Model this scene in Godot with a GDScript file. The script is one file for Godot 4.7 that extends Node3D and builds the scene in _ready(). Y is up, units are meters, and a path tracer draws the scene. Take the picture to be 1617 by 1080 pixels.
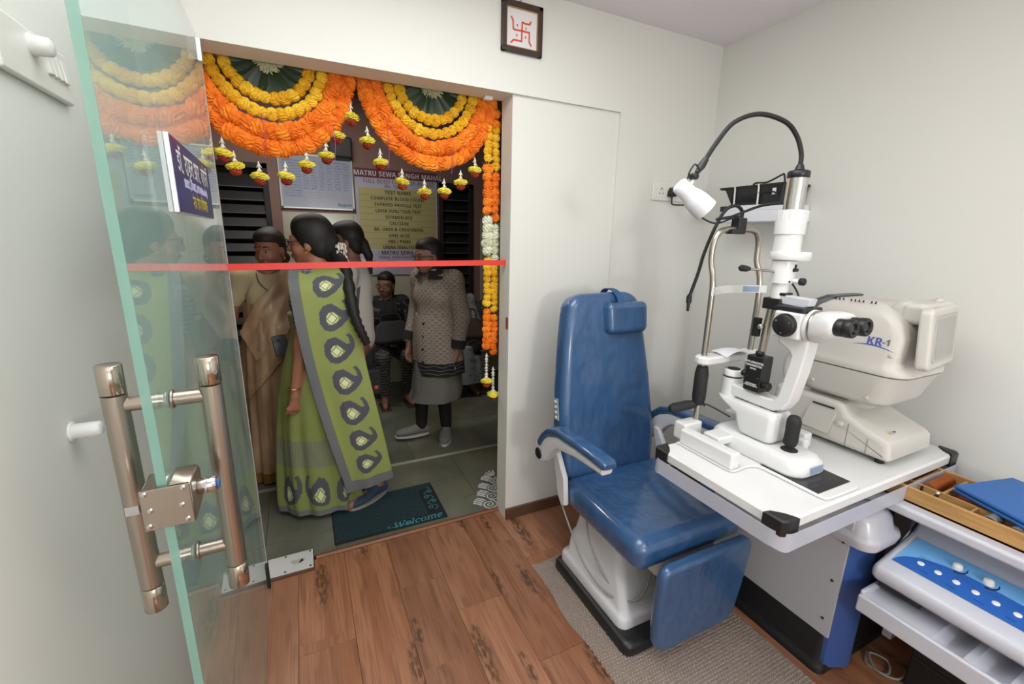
extends Node3D

# ---------------------------------------------------------------- mesh builder
class MB:
	var v := PackedVector3Array()
	var n := PackedVector3Array()
	var t := PackedVector2Array()
	var ix := PackedInt32Array()

	func vert(p: Vector3, nn: Vector3, uv := Vector2.ZERO) -> int:
		v.append(p)
		n.append(nn)
		t.append(uv)
		return v.size() - 1

	func tri(a: int, b: int, c: int) -> void:
		ix.append(a)
		ix.append(b)
		ix.append(c)

	func quad(a: int, b: int, c: int, d: int) -> void:
		tri(a, b, c)
		tri(a, c, d)

	# flat face from points, uv in metres along its own edges
	func face(ps: Array) -> void:
		var nn: Vector3 = (ps[1] - ps[0]).cross(ps[2] - ps[0]).normalized()
		var u: Vector3 = (ps[1] - ps[0]).normalized()
		var w: Vector3 = nn.cross(u)
		var first := v.size()
		for q in ps:
			vert(q, nn, Vector2((q - ps[0]).dot(u), (q - ps[0]).dot(w)))
		for i in range(1, ps.size() - 1):
			tri(first, first + i, first + i + 1)

	func rbox(T: Transform3D, size: Vector3, r := 0.004, seg := 2) -> void:
		var h := size * 0.5
		r = minf(r, minf(h.x, minf(h.y, h.z)) * 0.98)
		var axes := []
		for k in 3:
			var a := []
			for s in seg + 1:
				a.append(-h[k] + r * (1.0 - cos(PI * 0.5 * s / seg)) if r > 0 else -h[k])
				if r <= 0: break
			var m := a.size()
			for s in m:
				a.append(-a[m - 1 - s])
			axes.append(a)
		var inner := h - Vector3(r, r, r)
		for k in 3:
			var k1 := (k + 1) % 3
			var k2 := (k + 2) % 3
			var A: Array = axes[k1]
			var Bx: Array = axes[k2]
			for sgn in [-1.0, 1.0]:
				var first := v.size()
				for i in A.size():
					for j in Bx.size():
						var p := Vector3.ZERO
						p[k] = sgn * h[k]
						p[k1] = A[i]
						p[k2] = Bx[j]
						var c := p.clamp(-inner, inner)
						var d := p - c
						var nn := Vector3.ZERO
						if r > 0:
							nn = d.normalized()
						else:
							nn[k] = sgn
						var pos := c + nn * r if r > 0 else p
						vert(T * pos, (T.basis * nn).normalized(), Vector2(pos[k1], pos[k2]))
				var w := Bx.size()
				for i in A.size() - 1:
					for j in w - 1:
						quad(first + i * w + j, first + (i + 1) * w + j, first + (i + 1) * w + j + 1, first + i * w + j + 1)

	func box(lo: Vector3, hi: Vector3, r := 0.0) -> void:
		rbox(Transform3D(Basis(), (lo + hi) * 0.5), hi - lo, r)

	# profile: [Vector2(radius, height)], turned about the y axis of T
	func lathe(T: Transform3D, prof: Array, seg := 20, from := 0.0, to := TAU) -> void:
		var m := prof.size()
		var nr := []
		for i in m - 1:
			var d: Vector2 = prof[i + 1] - prof[i]
			nr.append(Vector2(d.y, -d.x).normalized())
		var run := 0.0
		for i in m - 1:
			var n0: Vector2 = nr[i]
			var n1: Vector2 = nr[i]
			if i > 0 and nr[i - 1].dot(nr[i]) > 0.6: n0 = (nr[i - 1] + nr[i]).normalized()
			if i < m - 2 and nr[i + 1].dot(nr[i]) > 0.6: n1 = (nr[i + 1] + nr[i]).normalized()
			var first := v.size()
			var step: float = (prof[i + 1] - prof[i]).length()
			for s in seg + 1:
				var a := from + (to - from) * s / seg
				var e := Vector3(cos(a), 0, sin(a))
				for k in 2:
					var q: Vector2 = prof[i + k]
					var nn: Vector2 = n0 if k == 0 else n1
					vert(T * (e * q.x + Vector3(0, q.y, 0)), (T.basis * (e * nn.x + Vector3(0, nn.y, 0))).normalized(), Vector2(float(s) / seg, run + step * k))
			run += step
			for s in seg:
				var b := first + s * 2
				quad(b, b + 2, b + 3, b + 1)

	# cylinder between two points (chamfered ends)
	func rod(a: Vector3, b: Vector3, r: float, seg := 14, ch := 0.0, r2 := -1.0) -> void:
		var L := (b - a).length()
		if r2 < 0: r2 = r
		var c := minf(ch, minf(r, r2) * 0.8)
		var T := Transform3D(frame((b - a).normalized()), a)
		if c > 0:
			lathe(T, [Vector2(0, 0), Vector2(r - c, 0), Vector2(r, c), Vector2(r2, L - c), Vector2(r2 - c, L), Vector2(0, L)], seg)
		else:
			lathe(T, [Vector2(0, 0), Vector2(r, 0), Vector2(r2, L), Vector2(0, L)], seg)

	static func frame(d: Vector3) -> Basis:
		var x := d.cross(Vector3(0, 0, 1))
		if x.length() < 0.1: x = d.cross(Vector3(1, 0, 0))
		x = x.normalized()
		return Basis(x, d, x.cross(d))

	func tube(pts: Array, rad, seg := 8, caps := true) -> void:
		var m := pts.size()
		var x := Vector3.ZERO
		var first := v.size()
		var run := 0.0
		for i in m:
			var d: Vector3 = (pts[mini(i + 1, m - 1)] - pts[maxi(i - 1, 0)]).normalized()
			if i == 0: x = frame(d).x
			x = (x - d * x.dot(d)).normalized()
			var y := d.cross(x)
			var r: float = rad[i] if rad is Array else rad
			if i > 0: run += (pts[i] - pts[i - 1]).length()
			for s in seg + 1:
				var a := TAU * s / seg
				var e := x * cos(a) + y * sin(a)
				vert(pts[i] + e * r, e, Vector2(float(s) / seg, run))
		for i in m - 1:
			for s in seg:
				var b := first + i * (seg + 1) + s
				quad(b, b + 1, b + seg + 2, b + seg + 1)
		if caps:
			for e in [0, m - 1]:
				var d: Vector3 = (pts[0] - pts[1]).normalized() if e == 0 else (pts[m - 1] - pts[m - 2]).normalized()
				var c := vert(pts[e], d)
				var f := v.size()
				for s in seg + 1:
					vert(v[first + e * (seg + 1) + s], d)
				for s in seg:
					tri(c, f + s, f + s + 1)

	# polygon in the xy plane of T, from z = 0 to depth
	func prism(T: Transform3D, poly: Array, depth: float, bev := 0.0, smooth := 0.75) -> void:
		var m := poly.size()
		var P := PackedVector2Array(poly)
		if not Geometry2D.is_polygon_clockwise(P): 
			pass
		else:
			P.reverse()
		var en := []
		for i in m:
			var d := (P[(i + 1) % m] - P[i]).normalized()
			en.append(Vector2(d.y, -d.x))
		var inset := PackedVector2Array()
		var vn := []
		for i in m:
			var a: Vector2 = en[(i + m - 1) % m]
			var b: Vector2 = en[i]
			var k := (a + b).normalized()
			vn.append(k)
			inset.append(P[i] - k * bev / maxf(k.dot(b), 0.4))
		var levels := [[inset, 0.0], [P, bev], [P, depth - bev], [inset, depth]] if bev > 0 else [[P, 0.0], [P, depth]]
		for l in levels.size() - 1:
			var lo: Array = levels[l]
			var hi: Array = levels[l + 1]
			var run := 0.0
			for i in m:
				var j := (i + 1) % m
				var e: Vector2 = en[i]
				var na: Vector2 = vn[i] if en[(i + m - 1) % m].dot(e) > smooth else e
				var nb: Vector2 = vn[j] if en[j].dot(e) > smooth else e
				var up := 0.0
				if bev > 0: up = -1.0 if l == 0 else (1.0 if l == 2 else 0.0)
				var f := v.size()
				var len := P[i].distance_to(P[j])
				for k in 4:
					var lev: Array = lo if k < 2 else hi
					var q: Vector2 = lev[0][i] if k == 0 or k == 3 else lev[0][j]
					var nn: Vector2 = na if k == 0 or k == 3 else nb
					vert(T * Vector3(q.x, q.y, lev[1]), (T.basis * Vector3(nn.x, nn.y, up)).normalized(), Vector2(run + (len if k == 1 or k == 2 else 0.0), lev[1]))
				run += len
				quad(f, f + 1, f + 2, f + 3)
		var tr := Geometry2D.triangulate_polygon(inset if bev > 0 else P)
		var C := inset if bev > 0 else P
		for side in 2:
			var f := v.size()
			var nn := (T.basis * Vector3(0, 0, -1.0 if side == 0 else 1.0)).normalized()
			for q in C:
				vert(T * Vector3(q.x, q.y, 0.0 if side == 0 else depth), nn, q)
			for i in range(0, tr.size(), 3):
				tri(f + tr[i], f + tr[i + 1], f + tr[i + 2])

	# rings: arrays of points, same count; smooth normals
	func loft(rings: Array, closed := true, caps := true) -> void:
		var m: int = rings[0].size()
		var w := m + 1 if closed else m
		var first := v.size()
		for r in rings.size():
			for s in w:
				vert(rings[r][s % m], Vector3.ZERO, Vector2(float(s) / m, float(r) / (rings.size() - 1)))
		var acc := PackedVector3Array()
		acc.resize(v.size() - first)
		var start := ix.size()
		for r in rings.size() - 1:
			for s in w - 1:
				var b := first + r * w + s
				quad(b, b + 1, b + w + 1, b + w)
		for i in range(start, ix.size(), 3):
			var a := ix[i]
			var b := ix[i + 1]
			var c := ix[i + 2]
			var nn := (v[b] - v[a]).cross(v[c] - v[a])
			acc[a - first] += nn
			acc[b - first] += nn
			acc[c - first] += nn
		if closed:
			for r in rings.size():
				var s: Vector3 = acc[r * w] + acc[r * w + m]
				acc[r * w] = s
				acc[r * w + m] = s
		var sgn := 1.0
		if closed:
			var mid := Vector3.ZERO
			for q in rings[rings.size() / 2]: mid += q
			mid /= m
			var out := 0.0
			var rr := rings.size() / 2
			for s in m: out += acc[rr * w + s].normalized().dot((rings[rr][s] - mid).normalized())
			if out < 0: sgn = -1.0
		for i in acc.size():
			n[first + i] = acc[i].normalized() * sgn
		if caps and closed:
			for e in [0, rings.size() - 1]:
				var mid := Vector3.ZERO
				for q in rings[e]: mid += q
				mid /= m
				var other := Vector3.ZERO
				for q in rings[1 if e == 0 else e - 1]: other += q
				other /= m
				var nn := Vector3.ZERO
				for s in m: nn += (rings[e][s] - mid).cross(rings[e][(s + 1) % m] - mid)
				nn = nn.normalized()
				if nn.dot(mid - other) < 0: nn = -nn
				var c := vert(mid, nn)
				var f := v.size()
				for s in m: vert(rings[e][s], nn)
				for s in m: tri(c, f + s, f + (s + 1) % m)

	# a padded slab: outline in the xy plane of T, z from 0 to depth, edges rounded by r
	func pillow(T: Transform3D, poly: Array, depth: float, r: float, seg := 4, back := true) -> void:
		var m := poly.size()
		var P := PackedVector2Array(poly)
		if Geometry2D.is_polygon_clockwise(P): P.reverse()
		var vn := []
		for i in m:
			var a := (P[i] - P[(i + m - 1) % m]).normalized()
			var b := (P[(i + 1) % m] - P[i]).normalized()
			var k := (Vector2(a.y, -a.x) + Vector2(b.y, -b.x)).normalized()
			vn.append(k / maxf(k.dot(Vector2(b.y, -b.x)), 0.5))
		var rings := []
		for side in 2:
			for s in seg + 1:
				var a := PI * 0.5 * s / seg
				var ins := r * (1.0 - sin(a)) if side == 0 else r * (1.0 - cos(a))
				var z := r * (1.0 - cos(a)) if side == 0 else depth - r + r * sin(a)
				if side == 0 and not back:
					ins = 0.0
					z = r * s / seg
				var ring := []
				for i in m:
					var q: Vector2 = P[i] - vn[i] * ins
					ring.append(T * Vector3(q.x, q.y, z))
				rings.append(ring)
		loft(rings)

	# rounded box between corners, all edges r
	func soft(lo: Vector3, hi: Vector3, r: float, seg := 4) -> void:
		rbox(Transform3D(Basis(), (lo + hi) * 0.5), hi - lo, r, seg)

	# horizontal rounded-rectangle sections stacked up: [y, x0, x1, z0, z1, r]
	func stack(secs: Array, per := 4) -> void:
		var rings := []
		for q in secs:
			var ring := []
			var w: float = q[2] - q[1]
			var h: float = q[4] - q[3]
			var r: float = minf(q[5], minf(w, h) * 0.49)
			for k in 4:
				var c := Vector2(w * 0.5 - r, h * 0.5 - r) * Vector2([1, -1, -1, 1][k], [1, 1, -1, -1][k])
				for s in per + 1:
					var a := PI * 0.5 * (k + float(s) / per)
					ring.append(Vector3((q[1] + q[2]) * 0.5 + c.x + cos(a) * r, q[0], (q[3] + q[4]) * 0.5 + c.y + sin(a) * r))
			rings.append(ring)
		loft(rings)

	# a cloth: grid of points with thickness
	func cloth(rows: Array, thick := 0.003) -> void:
		var m: int = rows[0].size()
		var k := rows.size()
		var nr := []
		for r in k:
			var line := []
			for s in m:
				var du: Vector3 = rows[r][mini(s + 1, m - 1)] - rows[r][maxi(s - 1, 0)]
				var dv: Vector3 = rows[mini(r + 1, k - 1)][s] - rows[maxi(r - 1, 0)][s]
				line.append(du.cross(dv).normalized())
			nr.append(line)
		for side in [1.0, -1.0]:
			var f := v.size()
			for r in k:
				for s in m:
					vert(rows[r][s] + nr[r][s] * thick * 0.5 * side, nr[r][s] * side, Vector2(float(s) / (m - 1), float(r) / (k - 1)))
			for r in k - 1:
				for s in m - 1:
					var b := f + r * m + s
					quad(b, b + 1, b + m + 1, b + m)
		var ring := []
		for s in m: ring.append([0, s])
		for r in range(1, k): ring.append([r, m - 1])
		for s in range(m - 2, -1, -1): ring.append([k - 1, s])
		for r in range(k - 2, 0, -1): ring.append([r, 0])
		for i in ring.size():
			var a: Array = ring[i]
			var b: Array = ring[(i + 1) % ring.size()]
			var pa: Vector3 = rows[a[0]][a[1]]
			var pb: Vector3 = rows[b[0]][b[1]]
			var oa: Vector3 = nr[a[0]][a[1]] * thick * 0.5
			var ob: Vector3 = nr[b[0]][b[1]] * thick * 0.5
			face([pa + oa, pb + ob, pb - ob, pa - oa])

	func commit(m: Material) -> ArrayMesh:
		for i in range(0, ix.size(), 3):
			var a := ix[i]
			var b := ix[i + 1]
			var c := ix[i + 2]
			if (v[b] - v[a]).cross(v[c] - v[a]).dot(n[a] + n[b] + n[c]) > 0:
				ix[i + 1] = c
				ix[i + 2] = b
		var arr := []
		arr.resize(Mesh.ARRAY_MAX)
		arr[Mesh.ARRAY_VERTEX] = v
		arr[Mesh.ARRAY_NORMAL] = n
		arr[Mesh.ARRAY_TEX_UV] = t
		arr[Mesh.ARRAY_INDEX] = ix
		var am := ArrayMesh.new()
		am.add_surface_from_arrays(Mesh.PRIMITIVE_TRIANGLES, arr)
		am.surface_set_material(0, m)
		return am

# ---------------------------------------------------------------- nodes
var taken := {}
func numbered(called: String) -> String:
	var k: int = taken.get(called, 0)
	taken[called] = k + 1
	return called if k == 0 else "%s_%03d" % [called, k]

func put(called: String, mesh: Mesh, parent: Node = null, at := Transform3D()) -> MeshInstance3D:
	var o := MeshInstance3D.new()
	o.mesh = mesh
	o.transform = at
	o.cast_shadow = GeometryInstance3D.SHADOW_CASTING_SETTING_ON
	if parent == null:
		o.name = numbered(called)
		add_child(o)
	else:
		o.name = called
		parent.add_child(o, true)
	return o

func part(called: String, b: MB, m: Material, parent: Node = null) -> MeshInstance3D:
	return put(called, b.commit(m), parent)

func tag(o: Node, label: String, category: String, group := "") -> Node:
	o.set_meta("label", label)
	o.set_meta("category", category)
	if group: o.set_meta("group", group)
	return o

func thing(called: String, label: String, category: String, at := Vector3.ZERO, turn := 0.0, group := "") -> Node3D:
	var o := Node3D.new()
	o.name = numbered(called)
	add_child(o)
	o.position = at
	o.rotation.y = turn
	tag(o, label, category, group)
	return o

func struct(called: String, b: MB, m: Material) -> MeshInstance3D:
	var o := part(called, b, m)
	o.set_meta("kind", "structure")
	return o

# ---------------------------------------------------------------- materials
var mats := {}
func mat(key: String, col := Color.WHITE, rough := 0.6, metal := 0.0) -> StandardMaterial3D:
	if mats.has(key): return mats[key]
	var m := StandardMaterial3D.new()
	m.resource_name = key
	m.albedo_color = col
	m.roughness = rough
	m.metallic = metal
	mats[key] = m
	return m

func hexc(s: String) -> Color:
	return Color.html(s)

func noise_tex(seed_: int, freq: float, size := 256, lo := Color.BLACK, hi := Color.WHITE, oct := 4) -> NoiseTexture2D:
	var fn := FastNoiseLite.new()
	fn.seed = seed_
	fn.frequency = freq
	fn.fractal_octaves = oct
	var tx := NoiseTexture2D.new()
	tx.width = size
	tx.height = size
	tx.seamless = true
	tx.noise = fn
	var g := Gradient.new()
	g.set_color(0, lo)
	g.set_color(1, hi)
	tx.color_ramp = g
	return tx

func xf(x: float, y: float, z: float, rx := 0.0, ry := 0.0, rz := 0.0) -> Transform3D:
	return Transform3D(Basis.from_euler(Vector3(rx, ry, rz)), Vector3(x, y, z))

func curve(ctrl: Array, per := 8) -> Array:
	var out := []
	var m := ctrl.size()
	for i in m - 1:
		var p0: Vector3 = ctrl[maxi(i - 1, 0)]
		var p3: Vector3 = ctrl[mini(i + 2, m - 1)]
		for s in per:
			out.append((ctrl[i] as Vector3).cubic_interpolate(ctrl[i + 1], p0, p3, float(s) / per))
	out.append(ctrl[m - 1])
	return out

func rrect(w: float, h: float, r: float, seg := 4) -> Array:
	var out := []
	for k in 4:
		var c := Vector2(w * 0.5 - r, h * 0.5 - r) * Vector2([1, -1, -1, 1][k], [1, 1, -1, -1][k])
		for s in seg + 1:
			var a := PI * 0.5 * (k + float(s) / seg)
			out.append(c + Vector2(cos(a), sin(a)) * r)
	return out

func lettering(txt: String, height: float, m: Material, parent: Node, at: Transform3D, bold := true, serif := false) -> MeshInstance3D:
	var f := SystemFont.new()
	f.font_names = PackedStringArray(["Droid Serif" if serif else "Droid Sans"])
	f.font_weight = 700 if bold else 400
	var tm := TextMesh.new()
	tm.text = txt
	tm.font = f
	tm.font_size = 64
	tm.pixel_size = height / 46.0
	tm.depth = 0.0008
	tm.curve_step = 4.0
	tm.material = m
	return put("lettering", tm, parent, at)

# ---------------------------------------------------------------- the scene
const WL := -1.32      # left wall
const WR := 1.238      # right wall
const OL := -1.16      # left side of the door opening; its right side is x = 0
const HD := 2.13       # height of the opening
const HC := 2.533      # ceiling
const ZF := 4.0        # wall behind the camera
const ZB := -0.129     # corridor side of the back wall
const ZC := -2.6       # far wall of the corridor
const HK := 2.75       # corridor ceiling

func _ready() -> void:
	var cam := Camera3D.new()
	cam.name = "camera"
	cam.position = Vector3(-0.9041, 1.5179, 1.9039)
	cam.basis = Basis.from_euler(Vector3(-0.2359, -0.4494, 0.0207))
	cam.fov = rad_to_deg(2.0 * atan(540.0 / 687.93))
	cam.near = 0.02
	cam.far = 60.0
	add_child(cam)
	var we := WorldEnvironment.new()
	we.name = "surroundings"
	var env := Environment.new()
	env.background_mode = Environment.BG_COLOR
	env.background_color = Color(0.35, 0.38, 0.4)
	env.background_energy_multiplier = 0.3
	env.tonemap_mode = Environment.TONE_MAPPER_LINEAR
	env.tonemap_exposure = 1.06
	env.sdfgi_enabled = true
	env.ssao_enabled = true
	env.ssil_enabled = true
	we.environment = env
	add_child(we)
	unseen_panel("unseen_ceiling_light", Vector3(-0.5, HC, 1.1), Vector2(1.2, 1.2), 1.95, Color(0.975, 0.99, 1.0), "unseen square ceiling light panel, placed to light the room from above")  # unseen source overhead, placed for the soft downward light in the room
	unseen_panel("unseen_ceiling_light", Vector3(0.35, HC, 2.75), Vector2(0.9, 0.9), 0.8, Color(0.975, 0.99, 1.0), "smaller unseen ceiling light panel behind the camera, placed to light the right wall and the instrument fronts")  # unseen second source, placed to brighten the right wall and instrument fronts
	unseen_panel("unseen_corridor_light", Vector3(-0.9, HK, -1.5), Vector2(1.2, 0.09), 1.7, Color(1.0, 0.98, 0.95), "unseen long slim ceiling light, placed to light the people and far wall of the corridor")  # unseen source, placed to light the corridor people and boards
	unseen_globe_lamp(Vector3(-0.35, 1.55, ZF), 1.6)  # unseen lamp, placed to lift the ceiling and lintel underside
	make_materials()
	build_room()
	build_corridor()
	build_chair()
	build_unit()
	build_slit_lamp()
	build_refractor()
	build_gooseneck()
	build_wall_bits()
	build_glass_door()
	build_doorway()
	build_garlands()
	build_notices()
	build_people()

# unseen round lamp behind the camera, placed to light the ceiling and lintel underside
func unseen_globe_lamp(at: Vector3, energy: float) -> void:
	var o := thing("unseen_wall_lamp", "unseen round lamp on the wall behind the camera, placed to light the ceiling and lintel", "lamp", at)
	var b := MB.new()
	b.rod(Vector3(0, 0, 0), Vector3(0, 0, -0.03), 0.07, 24, 0.005)
	b.rod(Vector3(0, 0, -0.03), Vector3(0, 0, -0.06), 0.025, 16)
	part("lamp_base", b, mat("lamp_frame"), o)
	b = MB.new()
	b.lathe(xf(0, 0, -0.17), [Vector2(0, -0.13), Vector2(0.05, -0.12), Vector2(0.092, -0.092), Vector2(0.12, -0.05), Vector2(0.13, 0), Vector2(0.12, 0.05), Vector2(0.092, 0.092), Vector2(0.05, 0.12), Vector2(0, 0.13)], 24)
	part("lamp_globe", b, mat("lamp_glow"), o)
	var l := OmniLight3D.new()
	l.name = "lamp_light"
	l.light_energy = energy
	l.light_size = 0.13
	l.omni_range = 12.0
	l.omni_attenuation = 2.0
	l.light_color = Color(0.975, 0.99, 1.0)
	l.shadow_enabled = true
	l.position = Vector3(0, 0, -0.17)
	o.add_child(l)

func unseen_panel(called: String, at: Vector3, size: Vector2, energy: float, col: Color, label: String) -> void:
	var o := thing(called, label, "lamp", at)
	var b := MB.new()
	b.box(Vector3(-size.x / 2 - 0.02, -0.012, -size.y / 2 - 0.02), Vector3(size.x / 2 + 0.02, 0.0, size.y / 2 + 0.02), 0.003)
	part("lamp_frame", b, mat("lamp_frame", hexc("d8d8d8"), 0.5), o)
	b = MB.new()
	b.box(Vector3(-size.x / 2, -0.016, -size.y / 2), Vector3(size.x / 2, -0.012, size.y / 2))
	var m := mat("lamp_glow", Color(0.9, 0.9, 0.9), 0.6)
	m.emission_enabled = true
	m.emission = col
	m.emission_energy_multiplier = 1.2
	part("lamp_diffuser", b, m, o)
	var l := AreaLight3D.new()
	l.name = "lamp_light"
	l.area_size = size
	l.light_energy = energy
	l.light_color = col
	l.area_range = 12.0
	l.area_attenuation = 2.0
	l.shadow_enabled = true
	l.position = Vector3(0, -0.02, 0)
	l.rotation.x = -PI / 2
	o.add_child(l)

# ---------------------------------------------------------------- materials that are shared
func make_materials() -> void:
	var wall := mat("wall_paint", hexc("dbdad4"), 0.75)
	wall.heightmap_enabled = false
	mat("ceiling_paint", hexc("ebe5e9"), 0.85)
	mat("white_plastic", hexc("e6e6e4"), 0.35)
	mat("white_enamel", hexc("dededd"), 0.28)
	mat("grey_enamel", hexc("c6c8ce"), 0.4)
	mat("black_plastic", hexc("1b1b1d"), 0.42)
	mat("black_rubber", hexc("1a1a1b"), 0.65)
	mat("steel", hexc("b4aea4"), 0.28, 1.0)
	mat("chrome", hexc("d0d0d0"), 0.12, 1.0)
	mat("dark_wood", hexc("5d4030"), 0.5)
	# laminate: drawn grain with knots
	var im := Image.create(512, 1024, false, Image.FORMAT_RGB8)
	var n1 := FastNoiseLite.new()
	n1.seed = 4
	n1.frequency = 0.006
	n1.fractal_octaves = 3
	var n2 := FastNoiseLite.new()
	n2.seed = 9
	n2.frequency = 0.03
	n2.fractal_octaves = 3
	var n3 := FastNoiseLite.new()
	n3.seed = 21
	n3.frequency = 0.012
	n3.fractal_octaves = 2
	var ra := hexc("946347")
	var rb := hexc("a6765a")
	var rc := hexc("75503c")
	var rk := hexc("3a281d")
	var knots := [Vector3(90, 150, 26), Vector3(300, 420, 34), Vector3(160, 700, 22), Vector3(420, 860, 30), Vector3(440, 130, 18), Vector3(60, 930, 16)]
	for y in 1024:
		for x in 512:
			var wx := float(x)
			var kd := 0.0
			for k in knots:
				var dx: float = (x - k.x) / k.z
				var dy: float = (y - k.y) / (k.z * 2.2)
				var q := dx * dx + dy * dy
				if q < 9.0:
					var f := exp(-q * 1.1)
					kd = maxf(kd, f)
					wx += signf(dx) * k.z * 0.9 * exp(-q * 0.5)
			var g := n2.get_noise_2d(wx * 3.2, y * 0.16)
			var broad := n1.get_noise_2d(wx * 1.6, y * 0.35)
			var c := ra.lerp(rb, clampf(0.5 + broad * 1.3, 0, 1))
			c = c.lerp(rc, clampf(g * 0.9, 0, 0.5))
			var blot := n3.get_noise_2d(x * 1.3 + 400.0, y * 0.5)
			if kd > 0.06: c = c.lerp(rk, clampf((kd - 0.06) * (0.7 + 2.2 * n2.get_noise_2d(x * 1.5, y * 1.1)), 0, 0.62))
			c = c.lerp(rc, clampf((blot - 0.25) * 1.6, 0, 0.5))
			im.set_pixel(x, y, c)
	var tx := ImageTexture.create_from_image(im)
	for k in 4:
		var m := mat("laminate_%d" % k, [Color(1, 1, 1), Color(0.93, 0.92, 0.92), Color(1.0, 0.97, 0.93), Color(0.88, 0.86, 0.85)][k], 0.38)
		m.albedo_texture = tx

# ---------------------------------------------------------------- the room
func build_room() -> void:
	var wall := mat("wall_paint")
	var b := MB.new()
	b.box(Vector3(WL - 0.1, 0, ZB), Vector3(OL, HC, 0))
	b.box(Vector3(OL, HD, ZB), Vector3(0.588, HC, 0))
	b.box(Vector3(0.588, 0, ZB), Vector3(WR + 0.1, HC, 0))
	b.box(Vector3(0, 0, ZB), Vector3(0.588, HD, -0.014))
	struct("wall_back", b, wall)
	b = MB.new()
	b.box(Vector3(WL - 0.1, -0.1, 0), Vector3(WL, HC, ZF))
	struct("wall_left", b, wall)
	b = MB.new()
	b.box(Vector3(WR, -0.1, 0), Vector3(WR + 0.1, HC, ZF))
	struct("wall_right", b, wall)
	b = MB.new()
	b.box(Vector3(WL - 0.1, -0.1, ZF), Vector3(WR + 0.1, HC, ZF + 0.1))
	struct("wall_front", b, wall)
	b = MB.new()
	b.box(Vector3(WL - 0.1, HC, ZB), Vector3(WR + 0.1, HC + 0.1, ZF + 0.1))
	struct("ceiling", b, mat("ceiling_paint"))
	# floor of laminate planks
	b = MB.new()
	b.box(Vector3(WL, -0.1, -0.1), Vector3(WR, -0.008, ZF))
	var fl := struct("floor", b, mat("subfloor", hexc("4a3526"), 0.8))
	var rng := RandomNumberGenerator.new()
	rng.seed = 5
	var x0 := -1.431
	var col := 0
	while x0 < WR:
		var xa := maxf(x0, WL)
		var xb := minf(x0 + 0.2, WR)
		var z := -0.098
		var first: float = [0.62, 0.95, 0.42, 1.1, 0.25, 0.46, 0.8, 0.3, 1.0, 0.55, 0.7, 0.35, 0.9, 0.6][col % 14]
		var zs := [z]
		z = first
		while z < ZF:
			zs.append(z)
			z += 1.22
		zs.append(ZF)
		for i in zs.size() - 1:
			var pb := MB.new()
			var ze: float = zs[i + 1]
			var zb: float = zs[i]
			pb.box(Vector3(xa + 0.0006, -0.008, zb + 0.0006), Vector3(xb - 0.0006, 0.0, ze - 0.0006), 0.0008)
			var off := Vector2(rng.randf(), rng.randf())
			for q in pb.v.size():
				pb.t[q] = Vector2((pb.v[q].x - xa) / 0.42 + off.x, (pb.v[q].z - zb) / 1.9 + off.y)
			part("plank", pb, mat("laminate_%d" % rng.randi_range(0, 3)), fl)
		x0 += 0.2
		col += 1
	b = MB.new()
	b.prism(xf(-0.955, 0, 0, 0, PI / 2, 0), [Vector2(0.098, 0.0), Vector2(0.128, 0.0), Vector2(0.127, 0.004), Vector2(0.118, 0.011), Vector2(0.106, 0.011), Vector2(0.098, 0.003)], 0.955)
	struct("trim_1", b, mat("threshold_wood", hexc("7a4a2c"), 0.45))
	b = MB.new()
	b.box(Vector3(0.0, 0, -0.014), Vector3(WR, 0.063, 0.002), 0.002)
	struct("baseboard_back", b, mat("dark_wood"))
	b = MB.new()
	b.box(Vector3(WR - 0.014, 0, 0.002), Vector3(WR, 0.063, ZF), 0.002)
	struct("baseboard_right", b, mat("dark_wood"))

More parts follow.
